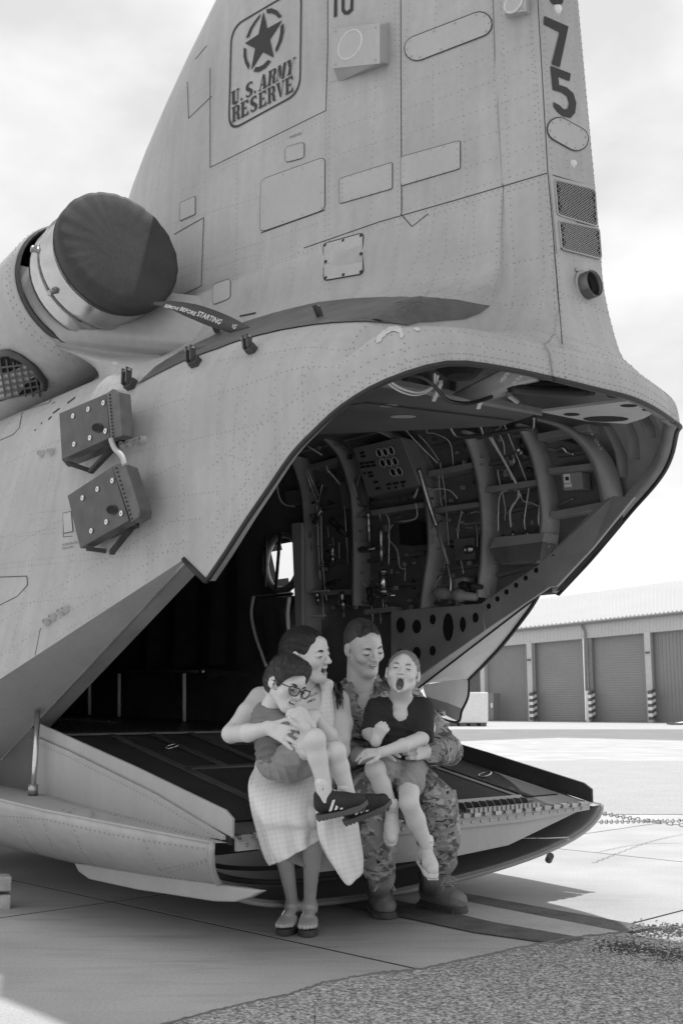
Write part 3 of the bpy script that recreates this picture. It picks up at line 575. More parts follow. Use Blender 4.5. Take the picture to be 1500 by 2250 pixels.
lowp = [(905, 1512), (1020, 1488), (1030, 1494), (1029, 1520), (1022, 1548), (1012, 1562), (1008, 1584), (990, 1580), (940, 1556), (960, 1534)]
v, f = grid([[atw(930, 1505, 1.2), atw(975, 1497, 1.3), atw(1029, 1491, 1.5)], [atw(930, 1515, 1.2), atw(985, 1525, 1.33), atw(1028, 1528, 1.5)], [atw(935, 1530, 1.18), atw(985, 1545, 1.3), atw(1016, 1558, 1.46)]]); mesh('fairing_end', v, f, SKIN2, HELI, True)
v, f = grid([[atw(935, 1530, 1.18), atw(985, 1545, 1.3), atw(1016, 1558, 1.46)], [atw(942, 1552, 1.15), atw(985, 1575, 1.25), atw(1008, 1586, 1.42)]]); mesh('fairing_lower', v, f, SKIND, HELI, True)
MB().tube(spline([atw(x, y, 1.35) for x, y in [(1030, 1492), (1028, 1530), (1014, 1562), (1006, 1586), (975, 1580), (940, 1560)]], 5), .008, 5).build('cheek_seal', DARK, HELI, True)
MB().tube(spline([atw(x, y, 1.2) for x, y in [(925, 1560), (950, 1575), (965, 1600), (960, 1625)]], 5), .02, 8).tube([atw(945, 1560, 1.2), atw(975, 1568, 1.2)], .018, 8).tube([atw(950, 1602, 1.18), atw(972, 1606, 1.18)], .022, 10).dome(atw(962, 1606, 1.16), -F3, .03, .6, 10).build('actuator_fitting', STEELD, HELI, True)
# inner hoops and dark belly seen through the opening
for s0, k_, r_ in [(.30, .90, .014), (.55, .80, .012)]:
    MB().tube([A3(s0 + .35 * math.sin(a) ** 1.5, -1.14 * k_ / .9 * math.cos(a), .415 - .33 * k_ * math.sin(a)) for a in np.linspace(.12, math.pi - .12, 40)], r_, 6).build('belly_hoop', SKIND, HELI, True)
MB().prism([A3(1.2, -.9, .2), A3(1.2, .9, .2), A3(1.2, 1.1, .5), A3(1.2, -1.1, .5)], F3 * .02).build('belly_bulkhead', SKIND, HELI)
MB().tube([A3(.35, .25, .13), A3(.35, .42, .14)], .03, 10).build('belly_roller', SKIN2, HELI, True)
# sponson top deck
for sg in (-1, 1):
    a = [A3(s, sg * (we(s) - .005), ze(s)) for s in (0, .25, .5, .75, 1, 1.4, 2, 3.5)]; b = [A3(s, sg * 1.19, ze(s) - .005) for s in (0, .25, .5, .75, 1, 1.4, 2, 3.5)]
    v, f = grid([a, b]); mesh('sponson_top', v, f, SKIN2, HELI)
    MB().tube(a, .007, 6).build('sponson_edge', SKIN2, HELI, True)
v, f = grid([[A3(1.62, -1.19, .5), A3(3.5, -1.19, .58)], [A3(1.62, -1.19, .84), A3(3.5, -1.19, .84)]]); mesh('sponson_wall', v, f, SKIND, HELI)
MB().tube([A3(1.47, -1.27, .56), A3(1.50, -1.25, .70), A3(1.53, -1.235, .93)], [.012, .014, .014], 12).build('ramp_actuator_rod', STEEL, HELI, True)
MB().tube([A3(1.465, -1.272, .53), A3(1.47, -1.27, .58)], .024, 10).build('rod_fitting', STEELD, HELI, True)
stp = [atw(x, y, -1.16) for x, y in [(163, 1896), (575, 1958), (548, 1972), (515, 1982), (470, 1981), (300, 1955), (195, 1932), (172, 1915)]]
bevel(MB().prism(stp, R3 * .03).build('belly_strake', mat('pale_strake', .38, .5, var=.08), HELI), .006, 2)
# ================= details on the outer skin =================
def sk3(x, y, off=.003):
    h = onskin(x, y, off); return h[0] if h else None
def pline(L_, n=6, off=.002):
    P = [sk3(x, y, off) for x, y in densepx(L_, n)]; return [p for p in P if p is not None]
def densepx(L_, n):
    out = []
    for (a, b), (c, d) in zip(L_, L_[1:]):
        for k in range(n): out.append((a + (c - a) * k / n, b + (d - b) * k / n))
    return out + [L_[-1]]
RV = MB(); RVN = [0]
def rivrow(P, nrm=None, sp=.03, r=.0036, h=.55, jit=0):
    """rivets along a 3-D polyline lying on the skin"""
    acc = sp * .5
    for a, b in zip(P, P[1:]):
        l = (b - a).length; t = acc
        while t < l:
            p = a.lerp(b, t / l); q = SK.find_nearest(p)
            if q[0] is None: t += sp; continue
            n = q[1]; 
            if n.dot(C0 - q[0]) < 0: n = -n
            RV.dome(q[0], n, r, h, 5); RVN[0] += 1; t += sp
        acc = t - l
def rpx(L_, sp=.03, r=.0036, **k): rivrow(pline(L_, 8, 0), None, sp, r, **k)
# frames: columns of the lofted skin; stringers: its rows
nrow = len(tail); ncol = len(tail[0])
for j in range(2, ncol // 2 + 14, 4): rivrow([tail[i][j] for i in range(0, nrow)], sp=.034)
for j in range(1, ncol // 2, 9): pass
for j in range(3, len(fw[0]), 3): rivrow([fw[i][j] for i in range(0, 28)], sp=.034)
for i in (1, 2, 4, 7, 10, 13, 16, 20): rivrow(tail[i][:ncol // 2 + 10], sp=.032); rivrow(fw[i], sp=.032)
for i in (1,): rivrow([p + Vector((0, 0, .02)) for p in tail[i][:ncol // 2 + 10]], sp=.032)
for y in (95, 150, 205, 262, 320, 372): rpx([(882, y + 92), (1172, y)], .034)
for y in (60, 120, 180, 240, 305): rpx([(728, y + 45 + 60), (866, y + 60)], .034)
for L_ in [[(716, 0), (716, 250), (714, 345), (713, 640)], [(724, 180), (722, 640)], [(866, 0), (872, 230), (873, 470)], [(874, 0), (880, 230), (881, 470)], [(1162, 0), (1195, 380), (1230, 800)], [(1186, 0), (1210, 370)], [(1262, 0), (1305, 400)],
           [(463, 375), (716, 252)], [(463, 385), (716, 262)], [(400, 420), (460, 395)], [(450, 375), (448, 640)], [(400, 400), (398, 640)], [(345, 410), (340, 425)], [(520, 345), (520, 640)], [(575, 395), (573, 620)], [(640, 350), (640, 600)],
           [(350, 500), (700, 395)], [(395, 590), (700, 490)], [(440, 640), (830, 500)], [(445, 632), (830, 494)], [(300, 640), (560, 560)], [(840, 492), (1195, 388)], [(835, 505), (1200, 395)], [(1205, 400), (1222, 555)], [(1220, 565), (1240, 800)], [(1100, 425), (1104, 560), (1080, 660)], [(1040, 445), (1040, 560), (1000, 660)], [(980, 462), (980, 560), (930, 660)], [(925, 475), (920, 560), (880, 640)],
           [(985, 575), (1090, 550)], [(1105, 582), (1215, 560)], [(905, 628), (1010, 600)], [(1070, 672), (1225, 668)], [(470, 150), (466, 370)], [(640, 170), (660, 100)], [(330, 420), (420, 160)], [(415, 215), (465, 180)], [(270, 1000), (580, 930)], [(60, 1130), (480, 1080)], [(30, 1180), (440, 1140)],
           [(0, 1240), (420, 1190)], [(0, 1250), (400, 1210)], [(0, 1180), (130, 1160)], [(120, 1040), (120, 1220)], [(525, 850), (510, 1000), (515, 1060)], [(500, 1000), (560, 1020)], [(600, 860), (560, 960), (530, 1100)], [(690, 790), (640, 880)], [(0, 1330), (210, 1310)], [(60, 1480), (150, 1380), (250, 1330)], [(30, 1480), (60, 1380), (120, 1300)]]: rpx(L_, .03)
RV.build('rivets', RIV, HELI, True, kind='stuff')
# dark seams as narrow recessed-looking gaps
def seam_(L_, r=.0028, m=GROOVE, name='panel_seam', n=6):
    P = pline(L_, n, .0012)
    if len(P) > 1: MB().tube(P, r, 4).build(name, m, HELI)
for L_ in [[(668, 545), (832, 488), (1000, 440), (1200, 381), (1304, 412)], [(462, 150), (462, 368), (716, 243), (720, 100), (720, -20)], [(1180, -10), (1203, 382), (1240, 830)], [(880, 0), (882, 470)], [(574, 512), (714, 462)], [(383, 515), (448, 478), (443, 628), (378, 660)], [(245, 745), (330, 700)],
           [(25, 742), (72, 798), (108, 848), (114, 878), (108, 886), (50, 903), (44, 940), (30, 955), (0, 968)], [(0, 700), (75, 655), (112, 640)], [(0, 1268), (60, 1266), (62, 1285), (40, 1310), (0, 1330)], [(0, 1100), (1, 1100)], [(285, 400), (275, 425)], [(412, 180), (415, 260), (465, 212)], [(430, 130), (455, 100)],
           [(880, 470), (905, 498), (940, 470)], [(140, 1140), (140, 1180), (160, 1178)], [(90, 1380), (78, 1440)]]: seam_(L_, .0022 if len(L_) > 3 or L_[0][1] < 520 else .0014)
# access panels: plates standing 3 mm proud, with screws
def rrect(c, r=.12, n=4):
    """rounded quad from four pixel corners"""
    out = []
    for i in range(4):
        p, q, s_ = Vector(c[i - 1]), Vector(c[i]), Vector(c[(i + 1) % 4]); a = q.lerp(p, r); b = q.lerp(s_, r)
        for k in range(n + 1): t_ = k / n; out.append(a * (1 - t_) ** 2 + q * 2 * t_ * (1 - t_) + b * t_ * t_)
    return [(p.x, p.y) for p in out]
def skplate(L_, name, m, up=.004, th=.008, par=HELI, bev=.0015):
    P = [onskin(x, y, 0) for x, y in L_]; P = [p for p in P if p]
    nn = sum((p[1] for p in P), Vector()).normalized(); cen_ = sum((p[0] for p in P), Vector()) / len(P)
    return MB().prism([p[0] + nn * up for p in P], -nn * th).build(name, m, par), nn, cen_
PANELM = mat('access_panel_paint', .42, .48, var=.06, scale=3, fine=.03)
def access(c, nscr=3, r=.1, scr=.0045, seamr=.0022, m=PANELM, sm_=STEELD):
    L_ = rrect(c, r); o, nn, cn = skplate(L_, 'access_panel', m)
    P = [sk3(x, y, .003) for x, y in L_]; MB().tube(P + P[:1], seamr, 4).build('panel_seam', GROOVE, o)
    mb = MB(); cx = sum(a for a, _ in c) / 4; cy_ = sum(b for _, b in c) / 4
    for i in range(4):
        for k in range(nscr):
            t_ = k / nscr; x = c[i - 1][0] * (1 - t_) + c[i][0] * t_; y = c[i - 1][1] * (1 - t_) + c[i][1] * t_
            x = cx + (x - cx) * .9; y = cy_ + (y - cy_) * .88; p = sk3(x, y, .004)
            if p: mb.dome(p, nn, scr, .6, 6)
    mb.build('screws', sm_, o, True, kind='stuff')
access([(574, 395), (714, 345), (714, 461), (572, 511)]); access([(627, 324), (669, 312), (669, 347), (627, 358)], 3, .25); access([(396, 446), (430, 431), (430, 471), (396, 486)], 3)
access([(746, 393), (862, 357), (862, 415), (747, 448)], 5, .06); access([(881, 345), (1011, 309), (1011, 371), (881, 409)], 4, .06); access([(468, 626), (507, 612), (507, 656), (468, 671)], 3, .2)
access([(711, 536), (798, 512), (798, 602), (712, 617)], 2, .1, .010, .0035, PANELM, GROOVE)
access([(140, 1128), (158, 1124), (162, 1168), (142, 1172)], 2, .05)
def stadium(a, b, r, n=9):
    a, b = Vector(a), Vector(b); d = (b - a).normalized(); pn = Vector((-d.y, d.x)); out = []
    for k in range(n): t_ = math.pi * k / (n - 1) - math.pi / 2; out.append(b + d * r * math.cos(t_) + pn * r * math.sin(t_))
    for k in range(n): t_ = math.pi * k / (n - 1) + math.pi / 2; out.append(a + d * r * math.cos(t_) + pn * r * math.sin(t_))
    return [(p.x, p.y) for p in out]
for a, b, r_ in [((916, 107), (1054, 54), 27), ((1226, 285), (1264, 306), 26)]:
    L_ = stadium(a, b, r_); o, nn, cn = skplate(L_, 'oval_cover', PANELM, .005); P = [sk3(x, y, .004) for x, y in L_]; MB().tube(P + P[:1], .003, 4).build('panel_seam', GROOVE, o)
    mb = MB(); L2 = densepx(stadium(a, b, r_ * .78) + [stadium(a, b, r_ * .78)[0]], 1); acc = 0
    for p0, p1 in zip(densepx(L2, 3), densepx(L2, 3)[1:]):
        acc += math.hypot(p1[0] - p0[0], p1[1] - p0[1])
        if acc > 17: acc = 0; q = sk3(*p1, .006); q and mb.dome(q, nn, .0055, .6, 6)
    mb.build('screws', STEELD, o, True, kind='stuff')
# vents with diamond wire mesh on the trailing face
o, nn, cn = skplate([(1205, 386), (1306, 412), (1322, 583), (1221, 557)], 'vent_frame', SKIN2, .006)
for c in ([(1215, 396), (1303, 418), (1308, 499), (1221, 473)], [(1224, 486), (1312, 504), (1317, 570), (1230, 548)]):
    L_ = rrect(c, .1); g_, n2_, c2_ = skplate(L_, 'vent_opening', BLACK, .0075, .004, o)
    wm = MB(); q = [Vector(p) for p in c]
    def bi(u, v_): return (q[0] * (1 - u) + q[1] * u) * (1 - v_) + (q[3] * (1 - u) + q[2] * u) * v_
    for k in range(-14, 15):
        for sgn in (1, -1):
            pts = []
            for t_ in np.linspace(0, 1, 9):
                u = k / 14 + t_ if sgn > 0 else k / 14 + 1 - t_ + (0)
                if 0 <= u <= 1: p = bi(u, t_); z = sk3(p.x, p.y, .010); z and pts.append(z)
            if len(pts) > 1: wm.tube([pts[0], pts[-1]], .0013, 4, False)
    wm.build('wire_mesh', mat('mesh_wire', .36, .4, 0, var=0, fine=0), g_, kind='stuff')
    rm = [sk3(x, y, .008) for x, y in L_]; MB().tube(rm + rm[:1], .004, 5).build('vent_rim', SKIN2, g_)
# heater exhaust stub
p0, nn = onskin(1284, 630, 0); ax = (nn + Vector((0, 0, -.10))).normalized()
u_ = ax.orthogonal().normalized(); v_ = ax.cross(u_)
def disc(c, r, ax, n=28):
    u = ax.orthogonal().normalized(); w = ax.cross(u); return [c + (u * math.cos(a) + w * math.sin(a)) * r for a in [2 * math.pi * k / n for k in range(n)]]
def lathe(c, ax, prof, n=28): return grid([[*[c + ax * h + (q - c) * r for q in disc(c, 1, ax, n)], c + ax * h + (disc(c, 1, ax, n)[0] - c) * r] for h, r in prof])
v, f = lathe(p0, ax, [(0, .072), (.004, .074), (.006, .058)]); mesh('exhaust_flange', v, f, SKIN2, HELI, True)
v, f = lathe(p0, ax, [(0, .060), (.050, .060), (.053, .057), (.03, .055), (-.05, .055), (-.05, .001)]); mesh('exhaust_stub', v, f, mat('burnt_steel', .16, .4, .8, var=.3), HELI, True)
mesh('exhaust_bore', [p + ax * .002 for p in disc(p0, .055, ax)], [tuple(range(28))], BLACK, HELI)
mb = MB()
for k in range(3): a = .6 + k * 2.1; mb.dome(p0 + (u_ * math.cos(a) + v_ * math.sin(a)) * .083, nn, .009, .6, 7)
mb.build('flange_bolts', STEELD, HELI, True, kind='stuff')
for x, y, r_ in [(1222, 21, .022), (1256, 360, .018)]:
    p, n_ = onskin(x, y, 0); MB().dome(p, n_, r_ * 1.4, .2, 12).build('lamp_base', PANELM, HELI, True); MB().dome(p + n_ * .004, n_, r_, 1.0, 12).build('tail_lamp', WHITE, HELI, True)
# raised lamp housing with ringed cover
def housing(face, foot, ring, out, name):
    F_ = [sk3(x, y, 0) for x, y in face]; nn = onskin(*ring[:2], 0)[1]
    top = [atw(x, y, toA(p)[1] - out) for (x, y), p in zip(face, F_)]; base = [sk3(x, y, -.002) for x, y in foot]
    mb = MB(); n = len(top); mb.add(top + base, [tuple(range(n))] + [(i, (i + 1) % n, (i + 1) % n + n, i + n) for i in range(n)]); o = bevel(mb.build(name, SKIN2, HELI), .006)
    c = sum(top, Vector()) / n; pn = (top[1] - top[0]).cross(top[3] - top[0]).normalized(); pn = pn if pn.dot(C0 - c) > 0 else -pn
    rc_ = atw(ring[0], ring[1], toA(c)[1]) + pn * .004
    MB().tube(disc(rc_, ring[2], pn, 30) + disc(rc_, ring[2], pn, 30)[:1], .006, 5).build('cover_ring', mat('sealant_white', .62, .6), o, True); MB().prism(disc(rc_, ring[2] * .95, pn, 30), pn * .002).build('round_cover', PANELM, o)
    mb = MB()
    for k in range(4): mb.dome(rc_ + (disc(Vector(), ring[2] * 1.02, pn, 4)[k]), pn, .006, .7, 6)
    for k in range(n): mb.dome(c + (top[k] - c) * .86 + pn * .002, pn, .005, .6, 6)
    mb.build('screws', STEELD, o, True, kind='stuff')
housing([(730, 64), (832, 54), (832, 137), (730, 148)], [(727, 60), (855, 48), (855, 140), (742, 180)], (770, 99, .076), .07, 'lamp_housing')
housing([(1104, -20), (1152, -24), (1152, 22), (1106, 28)], [(1096, -30), (1162, -30), (1164, 32), (1112, 42)], (1128, 8, .045), .035, 'lamp_housing')
o, nn, _ = skplate([(722, 62), (857, 48), (857, 142), (724, 182)], 'housing_doubler', SKIN2, .002)
# numbers and lettering
def decal(L_, name, m=INK, par=HELI, off=.0045): 
    P = [sk3(x, y, off) for x, y in L_]
    if None in P: return None
    return mesh(name, P, [tuple(range(len(P)))], m, par)
c2 = lambda L_: [(x / 2 + 750, y / 2) for x, y in L_]
decal(c2([(888, 72), (993, 118), (955, 297), (920, 283), (955, 143), (885, 108)]), 'serial_digit')
d5 = c2([(915, 290), (1003, 325), (998, 358), (948, 338), (952, 375), (985, 385), (1015, 412), (1027, 455), (1022, 498), (1002, 520), (970, 512), (945, 492), (928, 468), (928, 450), (955, 465), (972, 482), (990, 480), (997, 455), (988, 425), (965, 408), (925, 396)])
decal(d5, 'serial_digit'); decal(c2([(900, -30), (925, -30), (935, 0), (945, 2), (950, -30), (975, -30), (968, 15), (945, 30), (920, 15)]), 'serial_digit')
decal([(735, -8), (741, -8), (741, 36), (734, 39)], 'code_letter'); decal([(751, -8), (757, -8), (757, 20), (762, 26), (770, 20), (771, -8), (777, -8), (776, 23), (767, 32), (757, 33), (751, 25)], 'code_letter')
c7 = lambda L_: [(x / 5 + 460, y / 5) for x, y in L_]
cor_ = [(502, 292), (661, 205), (664, -32), (508, 60)]
def fr(r, sc): 
    L_ = rrect(cor_, r, 7); cx, cy_ = 583, 128; return [(cx + (x - cx) * sc, cy_ + (y - cy_) * sc) for x, y in L_]
OU, IN = fr(.17, 1.0), fr(.17, .966); P = [sk3(x, y, .0045) for x, y in OU] + [sk3(x, y, .0045) for x, y in IN]; n = len(OU)
EMB = mesh('emblem', P, [(i, (i + 1) % n, (i + 1) % n + n, i + n) for i in range(n)], INK, HELI)
decal(c7([(600, 130), (640, 320), (808, 225), (668, 435), (712, 635), (588, 573), (465, 775), (510, 535), (398, 480), (548, 380)]), 'star', INK, EMB, .006)
for L_ in ([(632, 108), (690, 95), (750, 120), (800, 183), (768, 203), (730, 165), (690, 148), (640, 150)], [(572, 150), (500, 240), (450, 320), (408, 425), (440, 410), (470, 330), (515, 255), (560, 195)], [(385, 525), (382, 620), (400, 700), (437, 770), (447, 715), (420, 660), (408, 600), (410, 540)],
           [(490, 792), (550, 792), (620, 750), (682, 675), (650, 662), (600, 715), (550, 740), (515, 742)], [(820, 260), (822, 350), (800, 450), (740, 583), (730, 545), (765, 460), (785, 370), (790, 290)]): decal(c7(L_), 'ring_arc', INK, EMB, .006)
B = lambda a, b, c, d: [(a, c), (b, c), (b, d), (a, d)]
GLY = {'U': [B(.1, .38, .16, 1), B(0, .46, .9, 1), B(.7, .8, .2, 1), B(.6, .94, .9, 1), [(.1, .18), (.8, .18), (.72, .05), (.55, 0), (.36, 0), (.18, .06)]],
 'S': [[(.86, .72), (.8, .98), (.55, 1), (.25, .96), (.08, .8), (.1, .62), (.42, .62), (.36, .8), (.5, .9), (.7, .85)], [(.1, .62), (.42, .66), (.86, .42), (.92, .26), (.6, .3), (.14, .52)], [(.12, .3), (.16, .04), (.5, 0), (.8, .05), (.93, .26), (.6, .3), (.62, .16), (.5, .09), (.28, .14)]],
 'A': [[(.1, 0), (.2, 0), (.48, .84), (.42, .96)], [(.42, 1), (.62, 1), (.96, .06), (.64, .06)], B(.28, .58, .3, .38), B(0, .32, 0, .08), B(.54, 1, 0, .08)],
 'R': [B(.1, .36, 0, 1), B(0, .42, 0, .09), B(0, .42, .91, 1), [(.44, 1), (.76, 1), (.92, .88), (.92, .62), (.78, .5), (.44, .5), (.44, .58), (.64, .6), (.66, .9), (.44, .92)], [(.5, .48), (.76, .48), (.9, .36), (.9, .1), (1, .08), (1, 0), (.7, 0), (.64, .08), (.62, .36)]],
 'M': [B(.08, .16, 0, .95), B(0, .24, 0, .08), [(.02, 1), (.34, 1), (.54, .35), (.46, .06)], [(.5, .06), (.58, .3), (.72, .9), (.7, 1)], B(.7, .94, 0, 1), B(.64, 1, 0, .08), B(.66, 1, .92, 1)],
 'Y': [[(.06, .96), (.36, .96), (.62, .5), (.36, .46)], B(0, .44, .92, 1), [(.84, .94), (.92, .94), (.64, .5), (.58, .46)], B(.68, 1, .92, 1), B(.36, .64, 0, .45), B(.24, .76, 0, .08)],
 'E': [B(.1, .36, 0, 1), B(0, .42, 0, .09), B(0, .42, .91, 1), [(.44, 1), (.92, 1), (.92, .72), (.84, .74), (.7, .9), (.44, .9)], [(.44, .56), (.62, .56), (.7, .66), (.7, .36), (.62, .46), (.44, .46)], [(.44, 0), (.94, 0), (.94, .3), (.86, .26), (.7, .1), (.44, .1)]],
 'V': [[(.06, .94), (.36, .94), (.62, .04), (.46, .04)], B(0, .44, .92, 1), [(.82, .94), (.9, .94), (.64, .12), (.6, .22)], B(.68, 1, .92, 1)], '.': [[(.3 + .22 * math.cos(a), .11 + .11 * math.sin(a)) for a in np.linspace(0, 6.28, 11)[:-1]]]}
def stencil(s, quad):
    q = [Vector(p) for p in quad]; wd = [(.45 if c == '.' else 1.0) for c in s]; gap = .1; tot = sum(wd) + gap * (len(s) - 1); x = 0
    for c, w_c in zip(s, wd):
        mb = MB()
        for poly in GLY[c]:
            P = []
            for a, b in poly:
                u = (x + a * w_c) / tot; p = (q[0] * (1 - u) + q[1] * u) * (1 - b) + (q[3] * (1 - u) + q[2] * u) * b; P.append(sk3(p.x, p.y, .006))
            if None not in P: mb.add(P, [tuple(range(len(P)))])
        mb.build('letter', INK, EMB); x += w_c + gap
stencil('U.S.ARMY', c7([(250, 1172), (925, 805), (955, 625), (248, 1015)])); stencil('RESERVE', c7([(255, 1352), (928, 1005), (926, 828), (255, 1188)]))
FADE = mat('faded_lettering', .17, .6)
text_on('HANDHOLD', [(636, 305), (664, 295), (664, 290), (636, 300)], lambda x, y: sk3(x, y, .003), 'small_lettering', FADE, HELI)
text_on('ENGINE ACCESS', [(42, 880), (72, 874), (72, 869), (42, 875)], lambda x, y: sk3(x, y, .003), 'small_lettering', FADE, HELI)
text_on('FOR FIRE', [(48, 886), (68, 882), (68, 877), (48, 881)], lambda x, y: sk3(x, y, .003), 'small_lettering', FADE, HELI)
text_on('EXTINGUISHING', [(42, 893), (70, 887), (70, 882), (42, 888)], lambda x, y: sk3(x, y, .003), 'small_lettering', FADE, HELI)
text_on('ACCESS APU HYD', [(138, 1200), (172, 1194), (172, 1189), (138, 1195)], lambda x, y: sk3(x, y, .003), 'small_lettering', FADE, HELI)
text_on('SHUT-OFF', [(138, 1208), (162, 1204), (162, 1199), (138, 1203)], lambda x, y: sk3(x, y, .003), 'small_lettering', FADE, HELI)
# chipped paint on the shoulder, the pylon's shadow painted as a dark strip, small marks
def patch(L_, name, m, off=.003, n=4, jit=1.2):
    L2 = densepx(L_ + L_[:1], n)[:-1]; P = [sk3(x + rc.uniform(-jit, jit), y + rc.uniform(-jit, jit), off) for x, y in L2]; P = [p for p in P if p is not None]
    bm = bmesh.new(); vs_ = [bm.verts.new(p) for p in P]; fc = bm.faces.new(vs_); bmesh.ops.triangulate(bm, faces=[fc]); bmesh.ops.subdivide_edges(bm, edges=bm.edges, cuts=3, use_grid_fill=True); bmesh.ops.triangulate(bm, faces=bm.faces); bmesh.ops.subdivide_edges(bm, edges=[e for e in bm.edges if e.calc_length() > .04], cuts=2)
    for q in bm.verts:
        h = SK.find_nearest(q.co); nn = h[1] if h[1].dot(C0 - h[0]) > 0 else -h[1]; q.co = h[0] + nn * off
    me = bpy.data.meshes.new(name); bm.to_mesh(me); bm.free(); me.materials.append(m); return link(bpy.data.objects.new(name, me), HELI)
CHIP = mat('bare_primer_chip', .55, .6, var=.1)
patch([(828, 742), (838, 728), (856, 718), (872, 716), (884, 722), (887, 740), (880, 745), (876, 732), (862, 728), (848, 736), (834, 752), (826, 756)], 'paint_chip', CHIP)
patch([(905, 722), (918, 721), (925, 727), (915, 729)], 'paint_chip', CHIP); patch([(780, 975), (790, 965), (792, 970), (784, 985)], 'paint_chip', CHIP, jit=.3)
SHADOWM = mat('painted_pylon_shadow', .085, .45, var=.35, scale=7, fine=.15)  # dark tone for the pylon's cast shadow on the shoulder
patch([(300, 848), (345, 806), (400, 772), (470, 738), (540, 708), (620, 684), (700, 666), (780, 657), (850, 655), (930, 655), (1000, 660), (1074, 673), (1050, 690), (1020, 701), (960, 706), (920, 709), (894, 716), (860, 711), (800, 708), (740, 710), (680, 716), (620, 726), (560, 740), (520, 752), (470, 770), (400, 796), (340, 826)], 'shoulder_shadow', SHADOWM, .006, 4, .4)
for L_ in [[(150, 886), (166, 874)], [(118, 908), (132, 898)], [(108, 922), (114, 916)], [(528, 695), (562, 688)]]: seam_(L_, .005)
for x, y in [(160, 745), (92, 930), (78, 945), (110, 872)]: p, n_ = onskin(x, y, 0) or (None, None); p and MB().dome(p, n_, .008, .4, 7).build('fastener', GROOVE, HELI)
# vents on the side, plugs and drains
def port(x, y, r, m=DARK, ring=SKIN2):
    h = onskin(x, y, 0)
    if not h: return
    p, n_ = h; v, f = lathe(p, n_, [(0, r * 1.5), (.012, r * 1.4), (.014, r * 1.05), (.03, r), (.03, r * .7), (.0, r * .65), (0, .001)], 14); mesh('fluid_port', v, f, ring, HELI, True)
    mesh('port_bore', [q + n_ * .02 for q in disc(p, r * .66, n_, 12)], [tuple(range(12))], m, HELI)
for x, y in [(276, 978), (291, 974), (307, 970), (318, 967), (95, 998), (116, 994)]: port(x, y, .014)
for x, y in [(107, 1367), (120, 1357), (138, 1345), (148, 1340)]: port(x, y, .013)
# ---- flare dispensers ----
DSP = mat('dispenser_black', .05, .4, var=.3, scale=14, fine=.1)
def dispenser(face, hinge, hole, scr, legs):
    w0 = -1.38; f3 = [atw(x, y, w0) for x, y in face]; o = bevel(MB().prism(f3, R3 * .055).build('flare_dispenser', DSP, HELI), .004)
    bm_ = [p.lerp(sum(f3, Vector()) / 4, .3) + R3 * .05 for p in f3]; MB().prism(bm_, R3 * .09).build('mount_block', DSP, o)
    h3 = [atw(x, y, w0 - .008) for x, y in hinge]; bevel(MB().prism(h3, R3 * .06).build('hinge_frame', mat('dispenser_frame', .09, .45, var=.25, scale=14), o), .003)
    nn = -R3; c = atw(hole[0], hole[1], w0 - .003)
    E_ = [atw(hole[0] + 11 * math.cos(a), hole[1] + 9.5 * math.sin(a), w0 - .003) for a in np.linspace(0, 2 * math.pi, 21)[:-1]]; mesh('hand_hole', E_, [tuple(range(20))], BLACK, o); MB().tube(E_ + E_[:1], .003, 5).build('hole_rim', DARK, o)
    for x, y in scr:
        p = atw(x, y, w0 - .003); v, f = lathe(p, nn, [(0, .013), (.003, .012), (.003, .004)], 12); mesh('washer', v, f, WHITE, o); MB().dome(p, nn, .005, .8, 6).build('screw', GROOVE, o)
    mb = MB(); n_ = len(hinge)
    a, b = Vector(face[1]), Vector(face[2])
    for k in range(13):
        t_ = (k + .5) / 13; x, y = a.x * (1 - t_) + b.x * t_, a.y * (1 - t_) + b.y * t_; mb.dome(atw(x + 7, y, w0 - .010), nn, .006, .8, 6)
    mb.build('bolts', GROOVE, o, True, kind='stuff')
    for a, b in legs:
        p, q = atw(*a, w0 + .02), atw(*b, -1.25); MB().box((p + q) / 2, (q - p) / 2, R3 * .012, Vector((0, 0, .010))).build('mount_strut', DSP, o)
    a, b = [atw(x, y, w0 + .08) for x, y in (face[2], face[3])]; MB().prism([a, b, b + Vector((0, 0, -.05)) + R3 * .06, a + Vector((0, 0, -.03)) + R3 * .06], R3 * .05).build('mount_bracket', DSP, o)
p3 = lambda L_: [(x / 2.5, y / 2.5 + 600) for x, y in L_]
dispenser([(130, 908), (234, 864), (242, 962), (136, 1010)], [(234, 864), (248, 854), (262, 861), (269, 957), (256, 962), (243, 962)], (214, 940), p3([(402, 785), (486, 748), (569, 713), (580, 868), (495, 905), (408, 940)]), [((150, 1018), (205, 1036)), ((200, 1036), (262, 972))])
dispenser([(148, 1089), (247, 1024), (284, 1144), (176, 1205)], [(247, 1024), (260, 1018), (277, 1024), (308, 1120), (306, 1136), (288, 1147)], (246, 1120), p3([(454, 1235), (536, 1187), (618, 1140), (667, 1320), (585, 1367), (502, 1416)]), [((195, 1206), (250, 1213)), ((246, 1214), (298, 1148))])
MB().tube(spline([atw(x, y, -1.4) for x, y in [(244, 965), (252, 985), (268, 1002), (274, 1022)]], 6), .012, 6).build('cable_strap', mat('canvas_strap', .4, .8), HELI, True)
